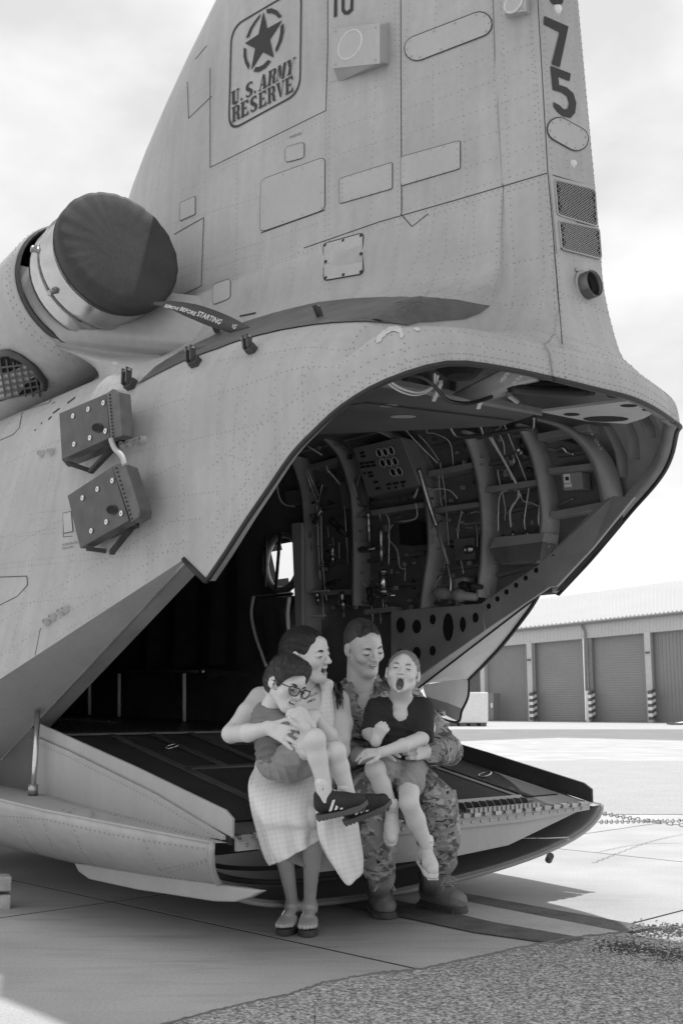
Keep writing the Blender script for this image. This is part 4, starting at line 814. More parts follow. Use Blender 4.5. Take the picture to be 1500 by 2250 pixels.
# work-platform hinges
def lug(x, y, sc=1.0, lean=.4):
    h = onskin(x, y, 0)
    if not h: return
    p, n_ = h; up = Vector((0, 0, 1)); o = bevel(MB().box(p + n_ * .01, F3 * .05 * sc, (up + R3 * .4) * .035 * sc, n_ * .02).build('platform_hinge', DSP, HELI), .003)
    for k in (-1, 1):
        q = p + F3 * .03 * k * sc + n_ * .02; MB().prism([q + up * -.02, q + up * .11 * sc, q + up * .12 * sc - R3 * .03, q - R3 * .05 * sc], F3 * .010).build('lug', DSP, o); MB().tube([q + up * .095 * sc - R3 * .02 - F3 * .01, q + up * .095 * sc - R3 * .02 + F3 * .02], .012 * sc, 10).build('pin', STEELD, o)
lug(292, 848, .62); lug(432, 800, .55); lug(556, 772, .45); lug(705, 698, .25); lug(480, 730, .25)
# ---- engine nacelle and covered exhaust ----
C1 = atw(264, 551, -1.0); C2 = atw(206, 614, -.97)
axe = (C1 - C2).normalized()                          # points aft
u_ = Vector((0, 0, 1)); u_ = (u_ - axe * u_.dot(axe)).normalized(); v_ = axe.cross(u_)
def lz(prof, c=C1, n=48): return grid([[c + axe * h + (u_ * math.cos(2 * math.pi * k / n) + v_ * math.sin(2 * math.pi * k / n)) * r for k in range(n + 1)] for h, r in prof])
ENG = bpy.data.objects.new('engine_nacelle', None); link(ENG, HELI)
RR = .335
v, f = lz([(-.02, RR), (-.10, RR - .002), (-.105, RR - .012), (-.12, RR - .012), (-.125, RR), (-.20, RR + .004), (-.21, RR + .018), (-.235, RR + .018), (-.245, RR + .006), (-.33, RR + .010), (-.34, RR + .02), (-.37, RR + .02), (-.375, RR - .01), (-.40, RR - .02)])
mesh('exhaust_nozzle', v, f, mat('nozzle_metal', .5, .22, 1, var=.12, scale=3, fine=.04), ENG, True)
for k, (a, h) in enumerate([(-1.35, -.14), (.0, -.16), (2.2, -.20), (1.45, -.25)]):
    d_ = u_ * math.cos(a) + v_ * math.sin(a); b_ = C1 + axe * h + d_ * (RR + .01); MB().tube([b_, b_ + d_ * .045], [.02, .014], 8).tube([b_ + d_ * .03 - axe * .03, b_ + d_ * .03 + axe * .03], .010, 6).build('clamp_bolt', STEELD, ENG)
v, f = lz([(-.40, RR - .02), (-1.0, RR - .05)]); mesh('inner_duct', v, f, DARK, ENG, True)
C3 = C1 - axe * .46
v, f = lz([(0, .395), (.01, .40), (.0, .41), (-.10, .42), (-.6, .45), (-1.6, .47), (-3.0, .46)], C3); COWL = mesh('engine_cowl', v, f, SKIN, ENG, True); CB = bvh_of(v, f)
v, f = lz([(0, .395), (-.07, .385), (-.4, .38), (-.42, .01)], C3); mesh('cowl_cavity', v, f, BLACK, ENG, True)
v, f = lz([(-.005, .397), (.03, .395), (.035, .38), (-.05, .375)], C3); mesh('cowl_lip', v, f, mat('dark_lip', .04, .5), ENG, True)
mb = MB()
for k in range(60):
    a = 2 * math.pi * k / 60; d_ = u_ * math.cos(a) + v_ * math.sin(a)
    for h, r_ in ((-.03, .415), (-.07, .419), (-.35, .437)): mb.dome(C3 + axe * h + d_ * r_, d_, .0045, .6, 5)
mb.build('cowl_rivets', RIV, ENG, True, kind='stuff')
# saddle fairing between cowl and shoulder
low = []; 
for k in range(25):
    a = math.radians(60 + 200 * k / 24); d_ = u_ * math.cos(a) + v_ * math.sin(a); low.append((a, d_))
rows = [[], [], [], [], []]
T_ = [(0, 800), (40, 850), (90, 890), (150, 880), (220, 850), (300, 810), (380, 770), (430, 740), (450, 700), (440, 650)]
sp_ = spline([Vector((x, y, 0)) for x, y in T_], 8); 
for k in range(25):
    a = math.radians(270 - 190 * k / 24); d_ = u_ * math.cos(a) + v_ * math.sin(a)
    tpt = sp_[int(k / 24 * (len(sp_) - 1))]; q = sk3(tpt.x, tpt.y, -.004) or A3(2.2, -1.1, 2.3)
    p = C3 + axe * -.02 + d_ * .408; n0 = (q - p)
    for i, t_ in enumerate((0, .2, .45, .72, 1)):
        m_ = p.lerp(q, t_); m_ = m_ + (R3 * .04 + Vector((0, 0, -.03))) * math.sin(t_ * math.pi) * .6; rows[i].append(m_)
rows = [spline(r_, 2) for r_ in rows]
v, f = grid(rows); fair = mesh('engine_fairing', v, f, SKIN, ENG, True)
# intake grille below the nacelle
def ong(x, y, off):
    h = onskin(x, y, off, CB) or onskin(x, y, off)
    return h[0] if h else None
gp = [ong(x, y, .006) for x, y in [(-60, 790), (0, 774), (22, 772), (45, 782), (75, 805), (95, 832), (98, 848), (60, 862), (0, 880), (-60, 895)]]
gp = [p for p in gp if p is not None]
gr = MB().prism(gp, Vector((0, .012, 0))).build('intake_grille', BLACK, HELI)
for i in range(6): 
    P = [ong(x, y, .012) for x, y in densepx([(0, 806 + i * 14), (72 + i * 4, 796 + i * 12)], 4)]; P = [p for p in P if p]; len(P) > 1 and MB().tube(P, .006, 4).build('grille_bar', SKIND, gr)
for i in range(6):
    P = [ong(x, y, .012) for x, y in densepx([(2 + i * 15, 780 + i * 6), (14 + i * 15, 868)], 4)]; P = [p for p in P if p]; len(P) > 1 and MB().tube(P, .006, 4).build('grille_bar', SKIND, gr)
P = [ong(x, y, .012) for x, y in densepx([(0, 776), (24, 773), (50, 784), (78, 806), (98, 834), (98, 850)], 3)]; P = [p for p in P if p]; MB().tube(P, .022, 6).build('grille_hood', DSP, gr, True)
# exhaust cover with its streamer: a thing of its own, tied over the nozzle
COV = thing('exhaust_cover', C1, 'round black quilted cover strapped over the engine exhaust, with a warning streamer', 'engine cover')
CVM = mat('cover_fabric', .045, .75, var=.18, scale=5, fine=.12, bump=.15, bscale=14)
rows = []
for r_, h in [(0, .02), (.08, .02), (.16, .019), (.26, .017), (.318, .013), (.340, .006), (.345, -.01), (.343, -.05), (.337, -.075)]:
    row = []
    for k in range(97):
        a = 2 * math.pi * k / 96; wr = .0013 * math.sin(a * 23 + 2 * math.sin(a * 3)) * (r_ / .344) ** 4 + .0007 * math.sin(a * 41 + 1) * (r_ / .344) ** 4
        sag = -.004 * math.sin(2 * a + r_ * 20) * (r_ / .33) * (1 - (r_ / .345) ** 4); row.append(C1 + axe * (h + sag + wr * 1.5) + (u_ * math.cos(a) + v_ * math.sin(a)) * (r_ + wr * .8 + .001))
    rows.append(row)
v, f = grid(rows); mesh('cover_disc', v, f, CVM, COV, True)
MB().tube([C1 + axe * -.06 + (u_ * math.cos(a) + v_ * math.sin(a)) * .342 for a in np.linspace(0, 2 * math.pi, 60)], .005, 5).build('draw_cord', DARK, COV, True)
top = [(338, 664), (380, 662), (430, 669), (475, 683), (515, 700), (550, 719)]; bot = [(338, 670), (375, 680), (410, 696), (450, 713), (480, 724), (505, 731)]
SW = lambda x: lerp_t(x, [(338, -.93), (440, -.80), (480, -.72), (520, -.66), (550, -.62)])
endw = toA(sk3(528, 724, .02))[1]
SW = lambda x: lerp_t(x, [(338, -.93), (430, -.93 * .45 + endw * .55), (500, endw - .03), (550, endw - .01)])
tp, bt_ = spline([atw(x, y, SW(x)) for x, y in top], 6), spline([atw(x, y, SW(x)) for x, y in bot], 6)
v, f = grid([tp, bt_]); solid(mesh('streamer', v, f, mat('streamer_cloth', .07, .7, var=.15), COV, True), .003)
text_on('REMOVE', [(360, 675), (390, 682), (396, 676), (366, 668)], lambda x, y: atw(x, y, SW(x) - .006), 'streamer_lettering', WHITE, COV, .02)
text_on('BEFORE', [(394, 682), (428, 694), (433, 686), (400, 674)], lambda x, y: atw(x, y, SW(x) - .006), 'streamer_lettering', WHITE, COV, .02)
text_on('STARTING', [(432, 694), (482, 713), (490, 703), (438, 683)], lambda x, y: atw(x, y, SW(x) - .006), 'streamer_lettering', WHITE, COV, .02)
text_on('ENG', [(497, 718), (516, 723), (522, 714), (500, 709)], lambda x, y: atw(x, y, SW(x) - .006), 'streamer_lettering', WHITE, COV, .02)
# ---- hull rivets and seams ----
HR = MB()
def hrow(L_, sp=.03, r=.0048):
    P = []
    for x, y in densepx(L_, 8):
        rr_ = ray(x, y).normalized(); h = HU.ray_cast(C0, rr_)
        if h[0] is not None: P.append((h[0], h[1] if h[1].dot(rr_) < 0 else -h[1]))
    acc = 0
    for (a, n1), (b, n2_) in zip(P, P[1:]):
        l = (b - a).length; t_ = acc
        while t_ < l: HR.dome(a.lerp(b, t_ / l), n1, r, .6, 5); t_ += sp
        acc = t_ - l
for L_ in [[(0, 1792), (100, 1800), (240, 1832), (360, 1853), (462, 1866)], [(40, 1805), (60, 1850), (90, 1885)], [(97, 1812), (115, 1860), (150, 1890)], [(165, 1825), (180, 1870), (210, 1905)], [(318, 1848), (330, 1880), (355, 1915)], [(370, 1918), (430, 1900), (478, 1885)], [(350, 1910), (440, 1893), (478, 1877)], [(20, 1880), (150, 1890), (300, 1915), (560, 1958)], [(470, 1875), (500, 1920), (560, 1955)]]: hrow(L_)
HR.build('hull_rivets', RIV, HELI, True, kind='stuff')
SR = MB()
for k in range(60): SR.dome(A3(.02 + k * .028, -1.178 - .03, lerp_t(.02 + k * .028, [(0, .455), (.52, .585), (1.28, .74), (1.7, .81)]) - .02), -R3, .004, .6, 5)
for w_, dz in ((-1.215, 0), (-1.24, 0)):
    for k in range(70): s_ = .05 + k * .03; SR.dome(A3(s_, w_, ze(s_) - .003), (0, 0, 1), .0045, .6, 5)
for k in range(24): SR.dome(A3(.9 + rc.uniform(-.35, .6), -1.34 + rc.uniform(-.05, .07), .497), (0, 0, 1), .009, .4, 7)
SR.build('sponson_rivets', RIV, HELI, True, kind='stuff')
# ================= surroundings =================
def setmat_nodes(m): return m.node_tree, [n for n in m.node_tree.nodes if n.type == 'BSDF_PRINCIPLED'][0]
CONC = mat('concrete_slab', .43, .85, var=.15, scale=1.3, fine=.13, bump=.12, bscale=120, detail=10, fsc=95)
t, b = setmat_nodes(CONC)                          # sooty tyre and oil smears stretched along the aircraft
g = N('ShaderNodeNewGeometry', t); mpn = N('ShaderNodeMapping', t); mpn.inputs['Rotation'].default_value = (0, 0, -AA - math.pi / 2 + .12); mpn.inputs['Scale'].default_value = (1.2, 9, 1)
n = N('ShaderNodeTexNoise', t); n.inputs['Scale'].default_value = 1.5; n.inputs['Detail'].default_value = 7; n.inputs['Roughness'].default_value = .62
mr = N('ShaderNodeMapRange', t); mr.inputs[1].default_value = .5; mr.inputs[2].default_value = .72; mr.inputs[3].default_value = 1; mr.inputs[4].default_value = .68
# smears gather under the tail
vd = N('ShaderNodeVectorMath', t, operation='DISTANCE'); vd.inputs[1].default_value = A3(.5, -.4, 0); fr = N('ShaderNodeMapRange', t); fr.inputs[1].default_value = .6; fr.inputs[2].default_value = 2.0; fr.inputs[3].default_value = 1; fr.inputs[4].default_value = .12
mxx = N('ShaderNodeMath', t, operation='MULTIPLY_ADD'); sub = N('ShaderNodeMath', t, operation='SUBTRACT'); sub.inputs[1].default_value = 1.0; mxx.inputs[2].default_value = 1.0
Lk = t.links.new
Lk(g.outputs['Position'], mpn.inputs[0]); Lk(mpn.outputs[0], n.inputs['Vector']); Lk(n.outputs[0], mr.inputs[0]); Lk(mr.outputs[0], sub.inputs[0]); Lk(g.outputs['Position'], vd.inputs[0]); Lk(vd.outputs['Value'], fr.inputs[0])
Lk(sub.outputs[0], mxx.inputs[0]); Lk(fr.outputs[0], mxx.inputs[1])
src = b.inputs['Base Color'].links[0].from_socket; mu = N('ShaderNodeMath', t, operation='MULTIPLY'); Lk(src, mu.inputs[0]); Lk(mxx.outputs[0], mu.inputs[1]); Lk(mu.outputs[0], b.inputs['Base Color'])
def ground_mat(name, c, **k): return mat(name, c, .9, **k)
GR = thing('apron', (0, 5, 0), 'pale concrete parking apron of large slabs', 'ground', kind='structure')

# slab joints follow two measured directions: (-1.92,6.5)->(.25,4.32) and its normal
J0 = Vector((-1.92, 6.5, 0)); JD = (Vector((.25, 4.32, 0)) - J0).normalized(); JN = Vector((-JD.y, JD.x, 0))
def slab(u0, u1, v0, v1):
    g_ = .009; q = [J0 + JD * u + JN * v_ for u, v_ in ((u0 + g_, v0 + g_), (u1 - g_, v0 + g_), (u1 - g_, v1 - g_), (u0 + g_, v1 - g_))]
    return MB().prism([p + Vector((0, 0, -.1)) for p in q], (0, 0, .1)).build('slab', CONC, GR)
jx = (atz(242, 1982, 0) - J0).dot(JD)
us = [jx - 15, jx - 10, jx - 5, jx, jx + 2.1, jx + 7, jx + 12, jx + 17, jx + 23]; vs = [-14, -9.5, -5, 0, 3.3, 6.6, 10, 14.5, 20, 26]
mesh('sub_base', [J0 + JD * u + JN * w + Vector((0, 0, -.0012)) for u, w in ((us[0] + .05, vs[0] + .05), (us[-1] - .05, vs[0] + .05), (us[-1] - .05, vs[-1] - .05), (us[0] + .05, vs[-1] - .05))], [(0, 1, 2, 3)], mat('joint_filler', .012, .95, var=0, fine=0), GR)
for i in range(len(us) - 1):
    for k in range(len(vs) - 1): 
        # foreground asphalt begins where the last slabs stop
        slab(us[i], us[i + 1], vs[k], vs[k + 1])
# asphalt shoulder in front: an irregular-edged sheet
ED = [atz(x, y, .004) for x, y in [(-300, 2420), (100, 2330), (330, 2262), (430, 2232), (560, 2200), (640, 2185), (700, 2163), (820, 2140), (925, 2130), (1040, 2105), (1130, 2085), (1250, 2062), (1360, 2050), (1420, 2040), (1500, 2038), (1700, 2020), (2200, 1990)]]
ASPH = mat('coarse_asphalt', .17, .95, var=.12, scale=3, fine=.1)
t, b = setmat_nodes(ASPH); g = N('ShaderNodeNewGeometry', t); vo = N('ShaderNodeTexVoronoi', t); vo.inputs['Scale'].default_value = 100; vo.feature = 'F1'
n2 = N('ShaderNodeTexNoise', t); n2.inputs['Scale'].default_value = 80; n2.inputs['Detail'].default_value = 4
Lk = t.links.new; Lk(g.outputs['Position'], vo.inputs['Vector']); Lk(g.outputs['Position'], n2.inputs['Vector'])
sp = N('ShaderNodeSeparateColor', t); Lk(vo.outputs['Color'], sp.inputs[0]); r1 = N('ShaderNodeMapRange', t); r1.inputs[3].default_value = .20; r1.inputs[4].default_value = .62; Lk(sp.outputs[0], r1.inputs[0])
r2 = N('ShaderNodeMapRange', t); r2.inputs[1].default_value = .38; r2.inputs[2].default_value = .56; r2.inputs[3].default_value = .38; r2.inputs[4].default_value = 1.1; Lk(n2.outputs[0], r2.inputs[0])
m3 = N('ShaderNodeMath', t, operation='MULTIPLY'); Lk(r1.outputs[0], m3.inputs[0]); Lk(r2.outputs[0], m3.inputs[1]); Lk(m3.outputs[0], b.inputs['Base Color'])
bp = N('ShaderNodeBump', t); bp.inputs['Strength'].default_value = .8; bp.inputs['Distance'].default_value = .006; Lk(vo.outputs['Distance'], bp.inputs['Height']); Lk(bp.outputs[0], b.inputs['Normal'])
fineE = []
for a_, b_ in zip(ED, ED[1:]):
    for k in range(14): fineE.append(a_.lerp(b_, k / 14) + Vector((rc.uniform(-.006, .006), rc.uniform(-.009, .009), 0)))
fineE.append(ED[-1]); low = [Vector((p.x * .6 + .1, -6, .004)) for p in fineE]
v, f = grid([fineE, low]); mesh('asphalt_shoulder', v, f, ASPH, None, kind='structure')
MB().tube([p + Vector((0, .004, -.004)) for p in fineE], .009, 5).build('edge_sealant', mat('edge_tar', .16, .8), GR)
# loose stones on the asphalt, real pebbles that catch the light
st = MB()
for i in range(5200):
    x = rc.uniform(-.6, 2.2); y = rc.uniform(3.1, 4.9)
    yy = lerp_t(x, [(p.x, p.y) for p in fineE])
    if y > yy - .02: continue
    r_ = rc.uniform(.0022, .0062); st.dome((x, y, .004), (rc.uniform(-.3, .3), rc.uniform(-.3, .3), 1), r_, rc.uniform(.5, 1), 5)
st.build('loose_stones', mat('stone_chips', .38, .9, var=.6, scale=90), None, kind='stuff')
# painted line with black borders across the slabs
BLKA = mat('worn_black_on_asphalt', .10, .9, var=.7, scale=40, fine=.5)
def strip(L_, m, name, up=.004):
    P = [atz(x, y, up) for x, y in L_]; h = len(P) // 2; Lf = P[:h]; Rt_ = P[h:][::-1]
    rows = [[], []]
    for i in range(h - 1):
        for k in range(6): rows[0].append(Lf[i].lerp(Lf[i + 1], k / 6)); rows[1].append(Rt_[i].lerp(Rt_[i + 1], k / 6))
    rows[0].append(Lf[-1]); rows[1].append(Rt_[-1]); v, f = grid(rows); return mesh(name, v, f, m, MARK)
MARK = thing('taxi_line', atz(1150, 2010, 0), 'faded taxi line with black borders painted across the concrete beside the boots', 'line marking', kind='structure')
BLK = mat('worn_black_marking', .12, .8, var=.35, scale=7, fine=.3, detail=9)
strip([(600, 1870), (1015, 1961), (1200, 1995), (1450, 2040), (1390, 2052), (1180, 2011), (960, 1968), (540, 1890)], BLK, 'black_border')
strip([(700, 1950), (930, 1990), (1080, 2025), (1290, 2062), (1230, 2075), (1040, 2048), (890, 2016), (650, 1972)], BLK, 'black_border', .005)
strip([(640, 1890), (960, 1968), (1180, 2011), (1390, 2052), (1290, 2062), (1080, 2025), (930, 1990), (660, 1935)], mat('pale_line_paint', .50, .8, var=.12, scale=6, fine=.12), 'pale_stripe', .0035)
pass
pass
bs_ = MB()
for L_ in ([(1385, 2046), (1500, 2044), (1660, 2055)], [(1300, 2078), (1400, 2086), (1500, 2103), (1660, 2130)]):
    for i in range(900):
        k = rc.randrange(len(L_) - 1); t_ = rc.random() ** .7 if k == 0 else rc.random(); x = L_[k][0] + (L_[k + 1][0] - L_[k][0]) * t_; y = L_[k][1] + (L_[k + 1][1] - L_[k][1]) * t_ + rc.gauss(0, 8)
        p = atz(x, y, .004); bs_.dome(p, (rc.uniform(-.3, .3), rc.uniform(-.3, .3), 1), rc.uniform(.003, .007), .6, 5)
bs_.build('black_painted_chips', mat('black_chip', .07, .9, var=.5, scale=60), None, kind='stuff')
# far ground
FAR = mat('far_concrete', .42, .9, var=.08, scale=.4, fine=.06)
mesh('far_apron', [(-500, -500, -.015), (500, -500, -.015), (500, 900, -.015), (-500, 900, -.015)], [(0, 1, 2, 3)], FAR, None, kind='structure')
GRS = mat('dry_grass', .22, .95, var=.12, scale=.8, fine=.12, bump=.2, bscale=20)
gy0 = atz(1200, 1628, 0).y; gy1 = atz(1200, 1602, 0).y
mesh('grass_verge', [(-60, gy0, -.009), (90, gy0, -.009), (90, gy1, -.009), (-60, gy1, -.009)], [(0, 1, 2, 3)], GRS, None, kind='structure')
tuf = MB()
for i in range(1500):
    x = rc.uniform(-2, 22); y = rc.uniform(gy0, gy0 + (gy1 - gy0) * .8); h_ = rc.uniform(.02, .05); tuf.add([(x - .03, y, 0), (x + .03, y, 0), (x + rc.uniform(-.03, .03), y, h_)], [(0, 1, 2)])

strip_y = atz(1200, 1720, 0).y
mesh('taxiway', [(-60, atz(900, 1790, 0).y, .004), (60, atz(900, 1790, 0).y, .004), (60, atz(900, 1672, 0).y, .004), (-60, atz(900, 1672, 0).y, .004)], [(0, 1, 2, 3)], mat('old_asphalt', .37, .95, var=.05, scale=2, fine=.15, bump=.3, bscale=40), None, kind='structure')
# ---- hangar building ----
YB = 62.0
def hb(px, py): return aty(px, py, YB)
# The wall recedes slightly: depth grows to the left
W0p, W1p = Vector((aty(1075, 1584, 75).x, 75, 0)), Vector((aty(1500, 1582, 66).x, 66, 0)); WD = (W1p - W0p).normalized(); WNn = Vector((WD.y, -WD.x, 0))
if WNn.y > 0: WNn = -WNn
def onw(px, py, off=0):
    r = ray(px, py); P0 = W0p + WNn * off; tt = (P0 - C0).dot(WNn) / r.dot(WNn); return C0 + r * tt
HB = thing('storage_hangar', W1p, 'long pale metal hangar with roller doors behind the tarmac', 'hangar')
def wallq(L_, off, th, name, m, par=HB): return MB().prism([onw(x, y, off) for x, y in L_], -WNn * th).build(name, m, par)
z0 = 0.0
CLAD = mat('pale_cladding', .5, .6, var=.04, scale=.5); DOORM = mat('roller_door_grey', .25, .55, var=.05, scale=.5); ROOF = mat('white_roof_sheet', .46, .5, var=.03, scale=.3); TRIM = mat('grey_trim', .2, .5)
def down(px, off=0): p = onw(px, 1582, off); return p
def vquad(x0, x1, ytop0, ytop1, off, th, name, m, ybot=None, par=HB):
    a, b = onw(x0, ytop0, off), onw(x1, ytop1, off)
    c, d = (onw(x1, ybot[1], off), onw(x0, ybot[0], off)) if ybot else (Vector((b.x, b.y, 0)), Vector((a.x, a.y, 0)))
    return MB().prism([a, b, c, d], -WNn * th).build(name, m, par)
EV = lambda x: 1380 - (x - 1140) * (1380 - 1342) / 360          # eave line
LN = lambda x: 1414 - (x - 1160) * (1414 - 1383) / 340          # door heads
vquad(1000, 1800, EV(1000), EV(1800), 0, .3, 'upper_wall', CLAD, (LN(1000), LN(1800)))
cor = MB()
for i in range(90):
    x = 1010 + i * 7.5; a, b = onw(x, EV(x) + 2, .015), onw(x, LN(x), .015); cor.add([a, onw(x + 3, EV(x) + 2, .015), onw(x + 3, LN(x), .015), b, onw(x - 1, EV(x) + 2, 0), onw(x - 1, LN(x), 0)], [(0, 1, 2, 3), (4, 0, 3, 5)])
cor.build('cladding_ribs', CLAD, HB, kind='stuff')
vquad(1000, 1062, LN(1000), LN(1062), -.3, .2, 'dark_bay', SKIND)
for x0, x1, kind in [(1062, 1155, 'c'), (1171, 1277, 'd'), (1300, 1416, 'd'), (1430, 1556, 'c'), (1572, 1700, 'd')]:
    o = vquad(x0, x1, LN(x0), LN(x1), -.35, .1, 'roller_door' if kind == 'd' else 'wall_panel', DOORM)
    sl_ = MB()
    if kind == 'd':
        for k in range(34):
            a, b = onw(x0, 1582, -.33), onw(x1, 1582, -.33); z = .1 + k * (onw(x0, LN(x0), -.3).z) / 34; sl_.add([Vector((a.x, a.y, z)), Vector((b.x, b.y, z)), Vector((b.x, b.y, z + .1)) - WNn * .02, Vector((a.x, a.y, z + .1)) - WNn * .02], [(0, 1, 2, 3)])
        sl_.build('door_slats', DOORM, o, kind='stuff')
    else:
        for k in range(16):
            x = x0 + (x1 - x0) * (k + .5) / 16; a = onw(x, LN(x), -.32); c = Vector((a.x, a.y, 0)); e = WD * .06; sl_.add([a, a + e, c + e, c, a - e * .7 - WNn * .05, c - e * .7 - WNn * .05], [(0, 1, 2, 3), (4, 0, 3, 5)])
        sl_.build('panel_ribs', DOORM, o, kind='stuff')
for x, wd in [(1053, 9), (1155, 11), (1280, 7), (1413, 13), (1558, 12)]: vquad(x, x + wd, LN(x) - 3, LN(x + wd) - 3, .05, .5, 'pillar', CLAD)
for x, wd in [(1167, 6), (1290, 8), (1427, 4)]: vquad(x, x + wd, LN(x), LN(x + wd), -.05, .4, 'door_jamb', TRIM)
# roof: eave to ridge, seamed sheets
ea = [onw(x, EV(x), .25) for x in (1000, 1170, 1340, 1500, 1800)]
rd = [aty(x, y, p.y + 13) for (x, y), p in zip([(1000, 1341), (1170, 1318), (1340, 1296), (1500, 1274), (1800, 1232)], ea)]
v, f = grid([ea, rd]); solid(mesh('roof', v, f, ROOF, HB), .06)
sm = MB()
for i in range(70):
    t_ = i / 70; k = t_ * 4; j = min(3, int(k)); q = k - j; a = ea[j].lerp(ea[j + 1], q); b = rd[j].lerp(rd[j + 1], q); sm.tube([a + Vector((0, 0, .04)), b + Vector((0, 0, .04))], .05, 4)
sm.build('roof_seams', ROOF, HB, kind='stuff')
MB().tube([p + Vector((0, 0, -.1)) for p in ea], .1, 6).build('gutter', TRIM, HB)
a = onw(1274, EV(1274) + 4, .2); b = onw(1284, EV(1274) + 22, .12); MB().tube([a, b, onw(1287, 1520, .12)], .07, 8).build('downpipe', TRIM, HB)
MB().tube([onw(1290, 1518, .3), Vector((onw(1290, 1518, .3).x, onw(1290, 1518, .3).y, 0))], .14, 10).build('pipe_guard', WHITE, HB)
for k, x in enumerate((1162, 1160, 1424)): pass
for x, y in ((1161, 1450), (1421, 1434)): MB().box(onw(x, y, .1), WD * .12, WNn * .05, Vector((0, 0, .05))).build('wall_lamp', SKIND, HB)
def guard(x0, x1):
    t_ = thing('pillar_guard', down((x0 + x1) / 2, .6), '', 'bollard', 'striped guards at the door pillars')
    for k in range(9):
        a = down(x0, .6); b = down(x1, .6); c = down(x1 + 7, 0); hz_ = .19
        z = k * hz_; m = WHITE if k % 2 else SKIND
        MB().prism([a + Vector((0, 0, z)), b + Vector((0, 0, z)), c + Vector((0, 0, z + .12)), c + Vector((0, 0, z + .12)) - WNn * .1, a + Vector((0, 0, z)) - WNn * .5], (0, 0, hz_ - .003)).build('stripe_band', m, t_)
    return t_
g1 = guard(1163, 1171); g2 = guard(1293, 1299); g3 = guard(1424, 1433)
g1['label'] = 'black and white striped guard left of the first roller door'; g2['label'] = 'striped guard between the two roller doors, by the white pipe'; g3['label'] = 'striped guard right of the second roller door'
# white container and small items
cy = 55.0
A_, B_ = aty(985, 1590, cy), aty(1072, 1590, cy); A_.z = B_.z = 0
ct = thing('storage_box', (A_ + B_) / 2, 'low white storage container standing before the hangar wall', 'container')
o = bevel(MB().prism([A_ + Vector((0, 0, .15)), B_ + Vector((0, 0, .15)), aty(1072, 1521, cy), aty(985, 1521, cy)], (0, 2.2, 0)).build('box_body', WHITE, ct), .05, 2)
for k in range(4): p = A_.lerp(B_, .1 + k * .26); MB().box(p + Vector((0, 1, .08)), Vector((.15, 0, 0)), Vector((0, 1, 0)), Vector((0, 0, .08))).build('box_foot', SKIND, ct)
dsh = thing('wall_cabinet', onw(1080, 1582, .4), 'grey metal cabinet beside the white container', 'cabinet')
bevel(MB().prism([onw(1073, 1582, .9), onw(1083, 1582, .9), onw(1083, 1523, .9), onw(1073, 1523, .9)], -WNn * .8).build('cabinet_body', TRIM, dsh), .02); MB().box(onw(1080, 1550, .92), WD * .06, WNn * .03, Vector((0, 0, .15))).build('handle', WHITE, dsh)
hz = thing('wheel_ramp', atz(1490, 1592, 0), 'small white trailer ramp lying on the far tarmac', 'ramp')
p = atz(1490, 1592, 0); MB().prism([p + Vector((-.35, 0, .02)), p + Vector((1.6, 0, .02)), p + Vector((1.6, 0, .32)), p + Vector((.3, 0, .12))], (0, .8, 0)).build('ramp_body', WHITE, hz); MB().box(p + Vector((.5, 0, .04)), Vector((1, 0, 0)), Vector((0, .5, 0)), Vector((0, 0, .04))).build('ramp_base', SKIND, hz)
# wheel chock at the left edge
p = atz(-6, 2000, 0); ck = thing('wheel_chock', p, 'pale wooden wheel chock of two stacked beams on the concrete', 'chock')
for z in (.03, .115): bevel(MB().box(p + Vector((-.12, .06, z)), Vector((.155, .02, 0)), Vector((-.02, .05, 0)), Vector((0, 0, .034))).build('timber_beam', mat('pale_timber', .42, .8, var=.25, scale=12, fine=.15), ck), .006)
# tie-down chains
def link_mesh():
    m = MB(); P = []
    for k in range(17):
        a = 2 * math.pi * k / 16; P.append(Vector((.023 * math.cos(a) + (.014 if math.cos(a) > 0 else -.014 if math.cos(a) < 0 else 0), .015 * math.sin(a), 0)))
    m.tube([p * .75 for p in P], .0040, 6, False); return m
def chain(P, label):
    c = thing('tie_down_chain', P[0], label, 'chain', 'steel tie-down chains right of the ramp'); base = None
    D = spline(P, 40); acc = 0; last = D[0]; i = 0; T = 0
    path = [D[0]]
    for q in D[1:]:
        if (q - path[-1]).length >= .041: path.append(q)
    for i, (a, b) in enumerate(zip(path, path[1:])):
        d = (b - a).normalized(); up = Vector((0, 0, 1)); s_ = d.cross(up).normalized(); u = s_.cross(d)
        if i % 2: s_, u = u, -s_
        M = Matrix((d, s_, u)).transposed().to_4x4(); M.translation = (a + b) / 2
        if base is None: base = link_mesh().build('chain_link', STEELD, None, True); o = base; o.parent = c; o.matrix_parent_inverse = Matrix.Translation(-Vector(c.location)); 
        else: o = base.copy(); COL.objects.link(o)
        o.matrix_basis = M
    return c
chain([atz(1318, 1786, .25), atz(1400, 1800, .17), atz(1500, 1813, .12), atz(1640, 1832, .06)], 'steel chain sagging from the ramp corner, the nearer of two')
chain([atz(1312, 1806, .24), atz(1420, 1804, .15), atz(1500, 1803, .10), atz(1640, 1796, .05)], 'thinner chain running level behind the nearer one')
MB().tube([A3(.3, 1.2, .15), A3(.33, 1.22, .12)], .02, 10).build('chain_fitting', SKIND, HELI)
